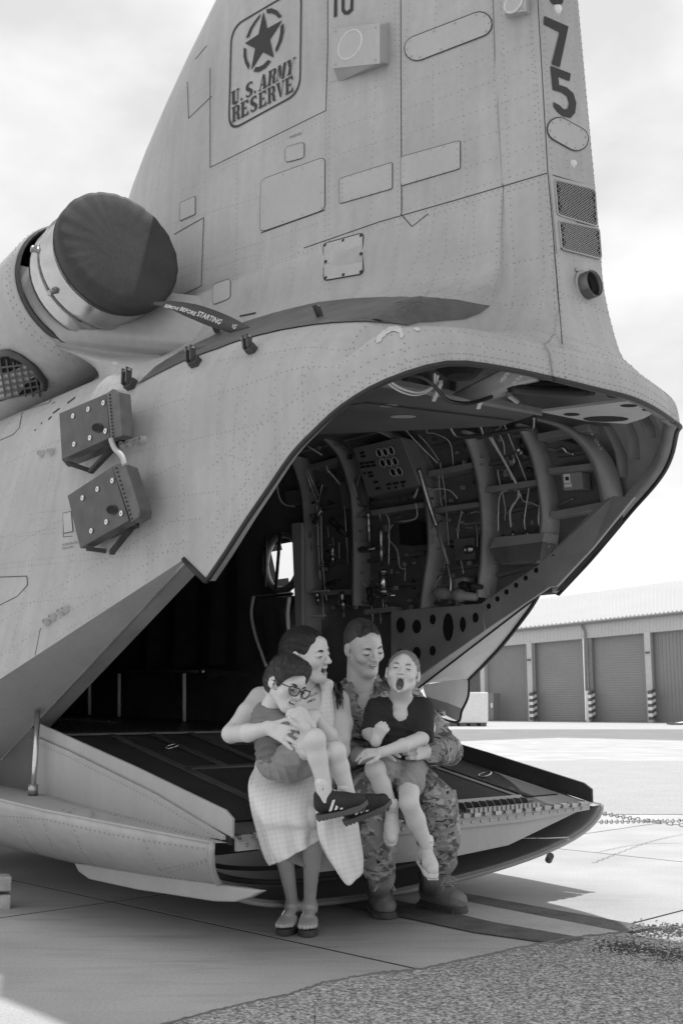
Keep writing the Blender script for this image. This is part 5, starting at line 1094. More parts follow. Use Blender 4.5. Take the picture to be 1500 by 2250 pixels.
# ---- rotor blades added unseen above the tail, side by side to shade the apron ----
hub = MB().tube([A3(.9, 0, 5.6), A3(.9, 0, 6.1)], [.35, .22], 16).build('shade_blade_hub', SKIND, HELI, True)
for w0, w1 in ((-.06, -.06), (.73, .75), (1.52, 1.56)):
    MB().prism([A3(.9, w0 * .3 - .1, 5.85), A3(.2, w0 - .41, 5.85), A3(-6.5, w1 - .41, 5.5), A3(-6.5, w1 + .41, 5.5), A3(.2, w0 + .41, 5.85), A3(.9, w0 * .3 + .1, 5.85)], (0, 0, .09)).build('shade_blade', SKIN2, HELI)
# ================= the family =================
class Fld:
    """signed distance field sampled on a grid, with smooth union, meshed by surface nets"""
    def __init__(s, prims, res, pad=.03, fn=None, clip=None):
        lo = np.full(3, 1e9); hi = -lo
        for q in prims:
            if q[-1] == 'sub': continue
            if q[0] == 'c': R_ = max(q[3], q[4]); lo = np.minimum(lo, np.minimum(q[1], q[2]) - R_); hi = np.maximum(hi, np.maximum(q[1], q[2]) + R_)
            else: R_ = max(q[3]); lo = np.minimum(lo, np.array(q[1]) - R_); hi = np.maximum(hi, np.array(q[1]) + R_)
        lo -= pad; hi += pad
        if clip: lo = np.maximum(lo, clip[0]); hi = np.minimum(hi, clip[1])
        s.lo = lo; s.res = res; n = np.ceil((hi - lo) / res).astype(int) + 1; s.n = n
        s.V = np.full(n, .2, np.float32)
        s.ax = [lo[i] + res * np.arange(n[i]) for i in range(3)]
        for q in prims: s.add(q)
        if fn:
            X, Y, Z = np.meshgrid(*s.ax, indexing='ij'); s.V += fn(X, Y, Z).astype(np.float32)
    def box(s, c0, c1):
        a = np.clip(np.floor((c0 - s.lo) / s.res).astype(int), 0, s.n - 1); b = np.clip(np.ceil((c1 - s.lo) / s.res).astype(int) + 1, 1, s.n)
        return a, b
    def add(s, q):
        k = q[5] if q[0] == 'c' else q[4]; sub = q[-1] == 'sub'
        if q[0] == 'c':
            a, b, ra, rb = np.array(q[1], float), np.array(q[2], float), q[3], q[4]; m = max(ra, rb) + k + .012
            i0, i1 = s.box(np.minimum(a, b) - m, np.maximum(a, b) + m)
        else:
            c = np.array(q[1], float); r = np.array(q[3], float); m = max(r) + k + .012; i0, i1 = s.box(c - m, c + m)
        if (i1 <= i0).any(): return
        X, Y, Z = np.meshgrid(*[s.ax[i][i0[i]:i1[i]] for i in range(3)], indexing='ij'); P = np.stack([X, Y, Z], -1)
        if q[0] == 'c':
            ab = b - a; t = np.clip(((P - a) @ ab) / max(ab @ ab, 1e-9), 0, 1); d = np.linalg.norm(P - a - t[..., None] * ab, axis=-1) - (ra + (rb - ra) * t)
        else:
            L_ = (P - c) @ q[2]; k0 = np.linalg.norm(L_ / r, axis=-1); k1 = np.linalg.norm(L_ / (r * r), axis=-1) + 1e-9; d = k0 * (k0 - 1) / k1
        sl_ = tuple(slice(i0[i], i1[i]) for i in range(3)); A_ = s.V[sl_]
        if sub:
            d = -d; h = np.clip(.5 - .5 * (A_ - d) / k, 0, 1); s.V[sl_] = A_ * (1 - h) + d * h + k * h * (1 - h)
        else:
            h = np.clip(.5 + .5 * (A_ - d) / k, 0, 1); s.V[sl_] = A_ * (1 - h) + d * h - k * h * (1 - h)
    def mesh(s):
        V = s.V; S_ = V < 0; n = V.shape
        c = [S_[i:n[0] - 1 + i, j:n[1] - 1 + j, k:n[2] - 1 + k] for i in (0, 1) for j in (0, 1) for k in (0, 1)]
        cnt = sum(x.astype(np.int8) for x in c); act = (cnt > 0) & (cnt < 8); idx = np.argwhere(act); ids = -np.ones(act.shape, np.int64); ids[act] = np.arange(len(idx))
        cv = np.array([[i, j, k] for i in (0, 1) for j in (0, 1) for k in (0, 1)]); vals = np.stack([V[idx[:, 0] + o[0], idx[:, 1] + o[1], idx[:, 2] + o[2]] for o in cv], 1)
        acc = np.zeros((len(idx), 3)); num = np.zeros(len(idx))
        for p in range(8):
            for q in range(p + 1, 8):
                if np.abs(cv[p] - cv[q]).sum() != 1: continue
                m = (vals[:, p] < 0) != (vals[:, q] < 0); t = np.where(m, vals[:, p] / (vals[:, p] - vals[:, q] + 1e-12), 0)
                acc += np.where(m[:, None], cv[p] + t[:, None] * (cv[q] - cv[p]), 0); num += m
        pts = s.lo + (idx + acc / num[:, None]) * s.res; F = []
        for ax in range(3):
            o1, o2 = [(1, 2), (2, 0), (0, 1)][ax]; sl0 = [slice(1, -1)] * 3; a_ = [slice(1, -1)] * 3; b_ = [slice(1, -1)] * 3
            a_[ax] = slice(0, -1); b_[ax] = slice(1, None); A_, B_ = S_[tuple(a_)], S_[tuple(b_)]; e = np.argwhere(A_ != B_)
            if not len(e): continue
            base = e + 1; base[:, ax] -= 1; flip = A_[tuple(e.T)]
            def cell(d1, d2): w = base.copy(); w[:, o1] += d1; w[:, o2] += d2; return ids[tuple(w.T)]
            Q_ = np.stack([cell(-1, -1), cell(0, -1), cell(0, 0), cell(-1, 0)], 1); Q_[~flip] = Q_[~flip][:, ::-1]; F.append(Q_)
        return pts, np.concatenate(F)
def nmesh(name, parts, m, parent, **k):
    vs, fs, o = [], [], 0
    for p, f in parts: vs.append(p); fs.append(f + o); o += len(p)
    v = np.concatenate(vs).astype(np.float32); f = np.concatenate(fs).astype(np.int32); f = f[(f >= 0).all(1)]
    me = bpy.data.meshes.new(name); me.vertices.add(len(v)); me.vertices.foreach_set('co', v.ravel()); me.loops.add(f.size); me.loops.foreach_set('vertex_index', f.ravel())
    me.polygons.add(len(f)); me.polygons.foreach_set('loop_start', np.arange(0, f.size, 4, dtype=np.int32)); me.polygons.foreach_set('use_smooth', np.ones(len(f), bool)); me.update(calc_edges=True); me.validate()
    me.materials.append(m); return link(bpy.data.objects.new(name, me), parent, **k)
I3 = np.eye(3)
def a3(v): return np.array(v, float)
def cap(a, b, ra, rb=None, k=.02, *x): return ('c', a3(a), a3(b), ra, ra if rb is None else rb, k) + x
def ell(c, r, k=.02, M=I3, *x): return ('e', a3(c), M, r, k) + x
def chainc(P, R_, k=.02): return [cap(P[i], P[i + 1], R_[i], R_[i + 1], k) for i in range(len(P) - 1)]
def J(px, py, y): return a3(aty(px, py, y))
def frame(fwd, up):
    f = a3(fwd); f /= np.linalg.norm(f); u = a3(up); u = u - f * (u @ f); u /= np.linalg.norm(u); r = np.cross(f, u); return np.stack([r, f, u], 1)     # columns: right, forward, up
def folds(amp, fr=26, ph=0, dirs=((.3, .2, 1), (1, .1, .5))):
    def fn(X, Y, Z):
        w = .5 * np.sin(X * 17 + ph) + .5 * np.sin(Z * 15 + ph * 2 + Y * 12) + .25 * np.sin(X * 41 + Z * 33 + ph); d = 0
        for i, q in enumerate(dirs):
            m = .5 + .5 * np.sin(X * (9 + 4 * i) + Z * (12 - 3 * i) + Y * 7 + ph * 1.7 + i * 2)
            d = d + (.55 - np.sqrt(np.abs(np.sin((X * q[0] + Y * q[1] + Z * q[2]) * fr * 1.7 * (1 + .37 * i) + w * 2.4 + ph + i)))) * m
        return -amp * 3.6 * d / len(dirs)
    return fn
# ---- head ----
def head(c, fwd, up, H, mouth=0.0, smile=1.0, child=False, eyes=1):
    M = frame(fwd, up); W = lambda x, y, z: a3(c) + M @ (a3((x, y, z)) * H); r = lambda *q: tuple(a * H for a in q); k = lambda v: v * H
    fz = -.03 if child else 0; ch = .92 if child else 1
    P = [ell(W(0, -.10, .14), r(.325, .41, .36), k(.05), M), ell(W(0, .06, .02), r(.29, .30, .36), k(.08), M),
         cap(W(0, .16, -.06), W(0, .26, -.36 * ch), .235 * H, .115 * H, k(.10)),
         cap(W(-.20, .0, -.16), W(-.07, .25, -.385 * ch), .10 * H, .085 * H, k(.09)), cap(W(.20, .0, -.16), W(.07, .25, -.385 * ch), .10 * H, .085 * H, k(.09)),
         cap(W(0, .29, -.40 * ch), W(0, .30, -.38 * ch), .075 * H, .07 * H, k(.06)),
         ell(W(-.17, .235, -.09), r(.11 + .01 * child, .10, .095), k(.07), M), ell(W(.17, .235, -.09), r(.11 + .01 * child, .10, .095), k(.07), M),
         cap(W(-.15, .315, .125), W(.15, .315, .125), .05 * H, .05 * H, k(.06)), cap(W(0, .30, .22), W(0, .30, .26), .10 * H, .10 * H, k(.12))]
    for sx in (-1, 1):
        P += [ell(W(sx * .145, .42, .048), r(.085, .080, .055), k(.045), M, 'sub'), ell(W(sx * .145, .315, .035), r(.078, .062, .052), k(.02), M),
              ell(W(sx * .352, -.045, .0), r(.034, .085, .125), k(.02), M), ell(W(sx * .385, -.02, .015), r(.020, .045, .07), k(.012), M, 'sub'), ell(W(sx * .340, .0, -.095), r(.028, .04, .04), k(.02), M),
              ell(W(sx * .05, .425, -.095), r(.036, .04, .032), k(.02), M), ell(W(sx * .028, .445, -.125), r(.014, .02, .014), k(.006), M, 'sub')]
    nl = .475 if not child else .45
    P += [cap(W(0, .365, .10), W(0, nl - .01, -.07), .030 * H, .046 * H, k(.035)), ell(W(0, nl, -.085), r(.036, .034, .030) if child else r(.042, .042, .036), k(.02), M)]
    # lips follow a smiling arc; an open mouth is a cut
    mo = mouth; mz = -.215
    for sx in (-1, 1):
        P += [cap(W(0, .385, mz + .022 + mo * .4), W(sx * .075 * smile, .355, mz + .022 + .02 * smile + mo * .2), .026 * H, .016 * H, k(.018)), cap(W(0, .378, mz - .03 - mo * .9), W(sx * .075 * smile, .348, mz + .012 - mo * .3), .030 * H, .016 * H, k(.018)),
              cap(W(sx * .105, .372, -.10), W(sx * .150, .315, -.24), .010 * H, .008 * H, k(.025), 'sub')]
    P += [cap(W(-.075 * smile, .40, mz + .014 * smile), W(.075 * smile, .40, mz + .014 * smile), .012 * H, .012 * H, k(.012), 'sub'), ell(W(0, .41, mz - .002), r(.065 * smile, .065, .018), k(.010), M, 'sub')]
    if mo > 0: P += [ell(W(0, .38, mz - mo * .35), r(.075 + mo * .13, .12, .02 + mo * .56), k(.015), M, 'sub')]
    return P, W, M
SKM = mat('skin', .64, .5, var=.05, scale=9, fine=.03, bump=.06, bscale=400)
for n_ in SKM.node_tree.nodes:
    if n_.type == 'BSDF_PRINCIPLED': n_.inputs['Subsurface Weight'].default_value = .18; n_.inputs['Subsurface Radius'].default_value = (.012, .012, .012); n_.inputs['Subsurface Scale'].default_value = .6
LIP = mat('lips', .46, .4, var=.05); LASH = mat('lash_line', .05, .6, var=0, fine=0); HAIRD = mat('dark_hair', .022, .38, var=.35, scale=40, fine=.4, bump=.5, bscale=220); HAIRB = mat('brown_hair', .055, .5, var=.3, scale=40, fine=.4, bump=.5, bscale=260)
HAIRF = mat('fair_hair', .30, .5, var=.25, scale=50, fine=.3, bump=.5, bscale=260); TOOTH = mat('teeth', .72, .3, var=.03); MOUTH = mat('mouth_inside', .05, .5, var=.1); TONGUE = mat('tongue', .17, .35, var=.1); BROWD = mat('eyebrow_dark', .05, .8, var=.2); BROWF = mat('eyebrow_fair', .25, .8, var=.2)
def face_bits(T, W, H, brow, mouth=0, smile=1, squint=.0, lash=True, teeth=True):
    for sx in (-1, 1):
        z0 = .035 - squint
        MB().tube(spline([W(sx * x, y, z) for x, y, z in [(.085, .352, z0), (.12, .378, z0 - .012), (.155, .378, z0 - .014), (.19, .352, z0 - .002)]], 4), [.0045 * H, .010 * H] + [.011 * H] * 9 + [.010 * H, .006 * H][:2], 6).build('eyelash', LASH, T, True) if lash else None
        MB().tube(spline([W(sx * x, y, z) for x, y, z in [(.05, .370, .110), (.11, .374, .128), (.165, .348, .130), (.205, .322, .116)]], 4), [.012 * H, .018 * H] + [.022 * H] * 7 + [.014 * H, .010 * H, .006 * H, .004 * H], 6).build('eyebrow', brow, T, True)
        MB().tube(spline([W(sx * x, y, z) for x, y, z in [(.09, .36, z0 - .035), (.14, .376, z0 - .055), (.19, .345, z0 - .035)]], 3), .0035 * H, 5).build('eye_crease', mat('skin_crease', .42, .6, var=0, fine=0), T, True)
    mz = -.215
    nmesh('mouth_lining', [Fld([ell(W(0, .335 - .05 * (mouth > .2), mz - mouth * .35), ((.06 * smile + mouth * .10) * H, .03 * H, (.022 + mouth * .52) * H), .004, frame(W(0, 1, 0) - W(0, 0, 0), W(0, 0, 1) - W(0, 0, 0)))], .0022, pad=.006).mesh()], MOUTH, T)
    if teeth:
        P = [W(x, .402 - 3.0 * x * x, mz + .020 + .9 * x * x * smile + mouth * .35) for x in np.linspace(-(.062 + mouth * .05) * smile, (.062 + mouth * .05) * smile, 9)]; Q_ = [p - a3(up_of(W, H)) * (.030 + .2 * mouth) * H for p in P]
        v, f = grid([[Vector(p) for p in P], [Vector(q) for q in Q_]]); solid(mesh('teeth', v, f, TOOTH, T, True), .003)
    if mouth < .01:
        P = [W(x, .418 - 3.0 * x * x, mz + .010 + 2.2 * x * x) for x in np.linspace(-.085, .085, 11)]; MB().tube([Vector(p) for p in P], [.003 * H] + [.009 * H] * 9 + [.003 * H], 6).build('teeth_row', TOOTH, T, True)
        P = [W(x, .417 - 3.0 * x * x, mz - .006 + 2.9 * x * x) for x in np.linspace(-.10, .10, 11)]; MB().tube([Vector(p) for p in P], .0035 * H, 5).build('mouth_line', LASH, T, True)
    P = [W(x, .396 - 3.2 * x * x, mz + .027 + 1.5 * x * x + mouth * .42) for x in np.linspace(-.078 * smile, .078 * smile, 11)]; MB().tube([Vector(p) for p in P], [.004 * H] + [.009 * H] * 9 + [.004 * H], 6).build('upper_lip', LIP, T, True)
    P = [W(x, .392 - 3.2 * x * x, mz - .040 + (5.5 + 9 * mouth) * x * x - mouth * .95) for x in np.linspace(-.07 * smile, .07 * smile, 11)]; MB().tube([Vector(p) for p in P], [.004 * H] + [.011 * H] * 9 + [.004 * H], 6).build('lower_lip', LIP, T, True)
def up_of(W, H): return (W(0, 0, 1) - W(0, 0, 0)) / H
def hair_shell(W, M, H, front, side, thick, top=.0, mo=.02, back=-.30, fn=None, extra=[], res=.0036):
    """hair as a shell over the cranium, cut back from the face"""
    r = lambda *q: tuple(a * H for a in q)
    P = [ell(W(0, -.11, .15), r(.325 + thick, .41 + thick, .36 + thick + top), .01 * H, M), ell(W(0, -.17, -.02), r(.29 + thick, .32 + thick, .30), .06 * H, M)] + extra
    # carve away face and below the ears
    P += [ell(W(0, .62, front), r(.60, .52, .46), mo * H, M, 'sub'), ell(W(0, .33, -.45), r(.60, .36, .52), mo * H, M, 'sub'), ell(W(0, -.1, back - .55), r(.8, .8, .50), .05 * H, M, 'sub')]
    for sx in (-1, 1): P += [ell(W(sx * .40, .03, side), r(.12, .12, .16), .02 * H, M, 'sub')]
    return Fld(P, res, fn=fn).mesh()
def strand_fn(c, M, H, amp, fr, tilt=.4):
    def fn(X, Y, Z):
        P = (np.stack([X, Y, Z], -1) - a3(c)) @ M; return amp * np.sin((P[..., 0] + P[..., 2] * tilt) * fr / H + 2 * np.sin(P[..., 1] * 9 / H) + 1.5 * np.sin(P[..., 2] * 13 / H))
    return fn
def fuzz(hm, c, M, H, m, par, name='hair_strands', cnt=1400, dirl=(0, -1, 0), ln=.035, rad=.0005, lift=.002, seed=1, keep=None):
    P_, F_ = hm; bv = bvh_of(P_, F_[(F_ >= 0).all(1)]); q = random.Random(seed); mb = MB(); dw = Vector(M @ a3(dirl)).normalized(); cV = Vector(a3(c))
    for i in range(cnt):
        p = Vector(P_[q.randrange(len(P_))]); 
        if keep and not keep(M.T @ (a3(p) - a3(c)) / H): continue
        pts = []; d = dw + Vector((q.gauss(0, .16), q.gauss(0, .16), q.gauss(0, .16))); L_ = ln * q.uniform(.6, 1.3)
        for k in range(5):
            h = bv.find_nearest(p); n_ = (h[0] - cV).normalized(); pts.append(h[0] + n_ * (lift * (.2 + .8 * k / 4) * q.uniform(.5, 1.5))); t_ = (d - n_ * d.dot(n_)); t_ = t_.normalized() if t_.length > 1e-4 else d; p = h[0] + t_ * L_ / 4
        mb.tube(pts, [rad, rad, rad * .9, rad * .6, rad * .15], 3, False)
    return mb.build(name, m, par, True, kind='stuff')
# ---- hand ----
def hand(w, d, nrm, s=1.0, curl=(.3, .3, .3, .3), spread=.10, thumb=(.6, .5), sg=1, kk=.003):
    """w wrist, d towards the fingers, nrm out of the back of the hand, sg = side of the thumb, s = 1 for an adult"""
    d = a3(d) / np.linalg.norm(d); n = a3(nrm); n = n - d * (n @ d); n /= np.linalg.norm(n); t = np.cross(n, d) * sg; w = a3(w)
    P = [cap(w - d * .01 * s, w + d * .02 * s + t * .004, .024 * s, .026 * s, .015)]
    fx = [.027, .009, -.009, -.026]; fl = [.070, .079, .073, .057]
    for i in range(4): P.append(cap(w + d * .02 * s + t * fx[i] * .55 * s, w + d * .088 * s + t * fx[i] * s, .0145 * s, .0115 * s, .010 * s))
    for i in range(4):
        b = w + d * (.090 - .004 * abs(i - 1)) * s + t * fx[i] * s; a = math.radians(0); dd = d + t * (spread * (1.5 - i) / 1.5); dd /= np.linalg.norm(dd); cc = curl[i]; L_ = fl[i] * s; P3 = [b]; cur = 0
        for seg, (lf, c_) in enumerate(((.46, .8), (.30, 1.15), (.24, .8))):
            cur += cc * c_; v_ = dd * math.cos(cur) - n * math.sin(cur); P3.append(P3[-1] + v_ * L_ * lf)
        P += chainc(P3, [.0098 * s, .0090 * s, .0082 * s, .0068 * s], kk * s)
    tb = w + d * .018 * s + t * .022 * s; t1 = tb + (d * .75 + t * thumb[0] - n * .25) * .036 * s; t2 = t1 + (d * .95 + t * thumb[1] * .5 - n * .3) * .030 * s; t3 = t2 + (d * 1.0 + t * (thumb[1] - .5) - n * .35) * .022 * s
    P += chainc([tb, t1, t2, t3], [.0155 * s, .0125 * s, .0105 * s, .0085 * s], .006 * s)
    return P
def person(p, label): return thing('person', p, label, 'person')
GP = lambda px, py: a3(atz(px, py, 0))
# ======== woman ========
MUM = person(Vector(GP(655, 2030)), 'laughing woman in a pale gingham dress with the boy in glasses on her lap')
H_ = .224
hc = J(676, 1440, 4.66); hp, W, M = head(hc, (.84, -.50, -.10), (-.16, -.10, .97), H_, mouth=.075, smile=1.15)
neckb = J(665, 1528, 4.74); hp += [cap(W(0, -.10, -.22), neckb, .052, .060, .03)]
sL, sR = J(572, 1535, 4.70), J(742, 1540, 4.78); eL = J(508, 1612, 4.55); wL = J(592, 1600, 4.30); eR = J(748, 1650, 4.55); wR = J(690, 1572, 4.36)
chest = J(664, 1580, 4.74); pel = J(650, 1690, 4.82)
tor = [cap(neckb, J(662, 1560, 4.75), .062, .10, .04), cap(sL, neckb, .050, .052, .04), cap(sR, neckb, .050, .052, .04), cap(J(620, 1570, 4.74), J(705, 1572, 4.77), .085, .085, .05), cap(chest, pel, .115, .125, .06), cap(J(625, 1690, 4.82), J(685, 1690, 4.84), .12, .12, .05)]
arms = chainc([sL, J(545, 1568, 4.62), eL], [.050, .043, .036], .02) + chainc([eL, J(545, 1610, 4.40), wL], [.036, .034, .024], .015) + chainc([sR, J(752, 1590, 4.68), eR], [.050, .042, .036], .02) + chainc([eR, J(722, 1615, 4.44), wR], [.036, .033, .023], .015)
hnd = hand(wL, J(650, 1622, 4.22) - wL, (.1, -.95, .25), .98, (.10, .16, .2, .25), .28, (.85, .5), 1) + hand(wR, J(655, 1570, 4.27) - wR, (.15, -.7, .7), .92, (.5, .6, .7, .8), .05, (.5, .5), 1)
aL = a3(atz(643, 1985, .10)); aR = a3(atz(680, 1987, .10)); kL = J(610, 1800, 4.44); kR = J(690, 1795, 4.43)
legs = chainc([pel + a3((-.06, -.05, 0)), kL], [.08, .05], .03) + chainc([pel + a3((.06, -.05, 0)), kR], [.08, .05], .03)
for k_, a_ in ((kL, aL), (kR, aR)): legs += chainc([k_, k_ * .68 + a_ * .32 + a3((0, .012, 0)), k_ * .3 + a_ * .7, a_], [.038, .042, .030, .025], .006)
def foot(a, toe, heel_r=.03, s=1.0):
    t = a3(toe); d = t - a; d[2] = 0; L_ = np.linalg.norm(d); d /= L_; sd = np.array([-d[1], d[0], 0]); hz_ = .042
    P = [cap(a, a - d * .03 * s + a3((0, 0, -.045)), .032 * s, .030 * s, .02), cap(a + a3((0, 0, -.02)), a + d * .09 * s + a3((0, 0, hz_ - a[2] + .012)), .031 * s, .026 * s, .02)]
    for i, (o, l) in enumerate([(-.030, .165), (-.014, .175), (.0, .172), (.014, .163), (.027, .150)]):
        q = a + d * .09 * s + sd * o * s * .8; q[2] = .050; e = a + d * l * s + sd * o * s * 1.05; e[2] = .042; e2 = e + d * .018 * s; e2[2] = .040
        P += [cap(q, e, .018 * s, .012 * s if i else .012 * s, .008), cap(e, e2, .0115 * s if i not in (0, 1) else .0125 * s, .0095 * s, .002)]
    return P, d, sd
fP1, d1, sd1 = foot(aL, atz(625, 2040, .03)); fP2, d2, sd2 = foot(aR, atz(674, 2052, .03))
body = [Fld(hp, .0034).mesh(), Fld(tor, .008).mesh(), Fld(arms + hnd, .0034).mesh(), Fld(legs + fP1 + fP2, .0042).mesh()]
mb_ = nmesh('body', body, SKM, MUM)
face_bits(MUM, W, H_, BROWD, .075, 1.15, .004)
HMm = hair_shell(W, M, H_, -.02, -.01, .035, .0, .02, -.22, strand_fn(hc, M, H_, .0012, 60), [cap(W(0, -.42, .02), W(-.05, -.48, -.30), .11 * H_, .12 * H_, .06), cap(W(-.05, -.48, -.30), W(.0, -.40, -.62), .13 * H_, .10 * H_, .04), cap(W(.26, -.12, .1), W(.27, -.28, -.05), .09 * H_, .10 * H_, .05 * H_)]); nmesh('hair', [HMm], HAIRD, MUM); fuzz(HMm, hc, M, H_, mat('dark_hair_strand', .035, .35, var=.5, scale=90), MUM, cnt=2200, dirl=(0, -1, .05), ln=.07, lift=.0022)
# loose hair falling over the far shoulder, and wind-blown strands
hm = MB()
for i in range(60):
    a = rc.uniform(-1.2, 1.2); b = rc.uniform(0, 1)
    P = [W(-.20, .0 + b * .1, -.10), a3(J(716 + a * 12, 1500 + b * 12, 4.76)), a3(J(738 + a * 8 + 4, 1500 + b * 14, 4.72)), a3(J(744 + a * 7, 1520 + b * 10, 4.68)), a3(J(748 + a * 7, 1545 + rc.uniform(-22, 16), 4.66))]
    hm.tube(spline([Vector(p) for p in P], 4), [.0026] * 8 + [.0018] * 5 + [.001] * 3 + [.0004], 4)
hm.tube(spline([Vector(J(x, y, 4.64)) for x, y in [(736, 1500), (738, 1515), (749, 1528), (745, 1538), (736, 1541)]], 5), [.0035] * 16 + [.0012] * 5, 5)
hm.build('loose_hair', HAIRD, MUM, True)
sm = MB()
for i in range(60):
    x0, y0 = rc.uniform(640, 712), rc.uniform(1378, 1392); P = [Vector(W(rc.uniform(-.1, .25), rc.uniform(-.3, .2), .48))]; x, y = x0, y0; dx = rc.uniform(-.5, 1.2)
    for k in range(5): x += dx * 9 + rc.uniform(-7, 7); y -= rc.uniform(5, 17); P.append(Vector(J(x, y, 4.66 + rc.uniform(-.02, .02))))
    sm.tube(spline(P, 5), .00012, 3, False)
sm.build('stray_hair', mat('backlit_hair', .16, .4, var=.2), MUM, kind='stuff')
er = Vector(W(.345, .015, -.14)); MB().tube(disc(er, .007, Vector(M @ a3((1, .2, 0))), 12) + disc(er, .007, Vector(M @ a3((1, .2, 0))), 12)[:1], .0013, 5).build('earring', STEEL, MUM, True)
MB().dome(Vector(W(.36, .01, -.11)), Vector(M @ a3((1, 0, 0))), .004, .8, 8).build('earring', STEEL, MUM, True)
GING = bpy.data.materials.new('gingham_cloth'); GING.use_nodes = True; t = GING.node_tree; b = t.nodes['Principled BSDF']; b.inputs['Roughness'].default_value = .85
g = N('ShaderNodeNewGeometry', t); mpp = N('ShaderNodeMapping', t); mpp.inputs['Rotation'].default_value = (.1, .18, .3); sx_ = N('ShaderNodeSeparateXYZ', t); Lk = t.links.new; Lk(g.outputs['Position'], mpp.inputs[0]); Lk(mpp.outputs[0], sx_.inputs[0])
outs = []
for ax_ in (0, 2):
    m1 = N('ShaderNodeMath', t, operation='MULTIPLY'); m1.inputs[1].default_value = 2 * math.pi / .019; s1 = N('ShaderNodeMath', t, operation='SINE'); g1_ = N('ShaderNodeMath', t, operation='GREATER_THAN'); g1_.inputs[1].default_value = 0.0
    Lk(sx_.outputs[ax_], m1.inputs[0]); Lk(m1.outputs[0], s1.inputs[0]); Lk(s1.outputs[0], g1_.inputs[0]); outs.append(g1_)
ad = N('ShaderNodeMath', t, operation='ADD'); Lk(outs[0].outputs[0], ad.inputs[0]); Lk(outs[1].outputs[0], ad.inputs[1]); mr = N('ShaderNodeMapRange', t); mr.inputs[1].default_value = 0; mr.inputs[2].default_value = 2; mr.inputs[3].default_value = .80; mr.inputs[4].default_value = .72
Lk(ad.outputs[0], mr.inputs[0]); Lk(mr.outputs[0], b.inputs['Base Color'])
nb = N('ShaderNodeTexNoise', t); nb.inputs['Scale'].default_value = 45; nb.inputs['Detail'].default_value = 5; bb = N('ShaderNodeBump', t); bb.inputs['Strength'].default_value = .35; bb.inputs['Distance'].default_value = .006; Lk(g.outputs['Position'], nb.inputs['Vector']); Lk(nb.outputs[0], bb.inputs['Height']); Lk(bb.outputs[0], b.inputs['Normal'])
# dress: bodice, straps, skirt
bod = [cap(J(624, 1585, 4.74), J(704, 1588, 4.77), .094, .094, .05), cap(J(664, 1600, 4.74), pel, .126, .136, .06), cap(J(625, 1690, 4.82), J(685, 1690, 4.84), .128, .128, .05), cap(J(600, 1503, 4.70), J(610, 1580, 4.64), .026, .045, .03), cap(J(717, 1506, 4.70), J(712, 1600, 4.66), .024, .05, .03), cap(J(600, 1503, 4.70), J(600, 1520, 4.84), .024, .03, .03), cap(J(717, 1506, 4.70), J(715, 1530, 4.86), .024, .03, .03)]
bod.append(ell(J(664, 1530, 4.66), (.075, .12, .085), .02, I3, 'sub'))
nmesh('dress_bodice', [Fld(bod, .006, fn=folds(.0022, 40, 1)).mesh()], GING, MUM)
def cloth_loft(rows, name, m, par, nf=9, amp=.012, ph=0, thick=.003, n=72, grow=1.0, smooth_n=5):
    """rows: (centre, half-width vector, half-depth vector)"""
    R_ = []
    C_ = [spline([Vector(r[j]) for r in rows], smooth_n) for j in range(3)]
    for i in range(len(C_[0])):
        tt = i / (len(C_[0]) - 1); row = []
        for k in range(n + 1):
            a = 2 * math.pi * k / n; w = amp * (tt ** grow) * (math.sin(a * nf + ph + 1.5 * math.sin(a * 2 + tt * 2)) + .5 * math.sin(a * (nf * 1.7) + 2 * ph + tt * 4)); ca, sa = math.cos(a), math.sin(a)
            p = C_[0][i] + C_[1][i] * ca + C_[2][i] * sa; dirv = (C_[1][i] * ca + C_[2][i] * sa).normalized(); row.append(p + dirv * w)
        R_.append(row)
    v, f = grid(R_); o = solid(mesh(name, v, f, m, par, True), thick); return o
X_, Y_, Z_ = Vector((1, 0, 0)), Vector((0, 1, 0)), Vector((0, 0, 1))
JV = lambda *a: Vector(J(*a))
sk_rows = [(JV(655, 1655, 4.84), X_ * .13, Y_ * .12), (JV(648, 1690, 4.72), X_ * .165, Y_ * .18 + Z_ * .02), (JV(638, 1722, 4.58), X_ * .16, Y_ * .17 + Z_ * .06), (JV(640, 1770, 4.50), X_ * .15, Y_ * .13 + Z_ * .05), (JV(648, 1820, 4.49), X_ * .138 + Z_ * .01, Y_ * .10), (JV(652, 1852, 4.49), X_ * .115 + Z_ * .04, Y_ * .095), (JV(658, 1866, 4.49), X_ * .103 + Z_ * .055, Y_ * .095)]
cloth_loft(sk_rows, 'dress_skirt', GING, MUM, 8, .014, .6)
# the hem that trails off her knee on the right
ra_ = [[(690, 1745, 4.42), (720, 1742, 4.40), (752, 1748, 4.45), (778, 1765, 4.52)], [(694, 1790, 4.37), (722, 1800, 4.34), (760, 1800, 4.38), (786, 1810, 4.46)], [(700, 1838, 4.34), (730, 1860, 4.32), (768, 1850, 4.36), (792, 1850, 4.46)], [(718, 1876, 4.36), (742, 1905, 4.31), (774, 1890, 4.37), (797, 1885, 4.46)], [(738, 1908, 4.38), (762, 1944, 4.33), (782, 1932, 4.39), (796, 1918, 4.47)]]
rows = [spline([JV(*p) for p in r], 8) for r in ra_]; cols = [spline([r[j] for r in rows], 6) for j in range(len(rows[0]))]; rows = [[c[i] + Vector((0, .008 * math.sin(j * .75 + i * .12), 0)) for j, c in enumerate(cols)] for i in range(len(cols[0]))]
v, f = grid(rows); solid(mesh('dress_hem_drape', v, f, GING, MUM, True), .003)
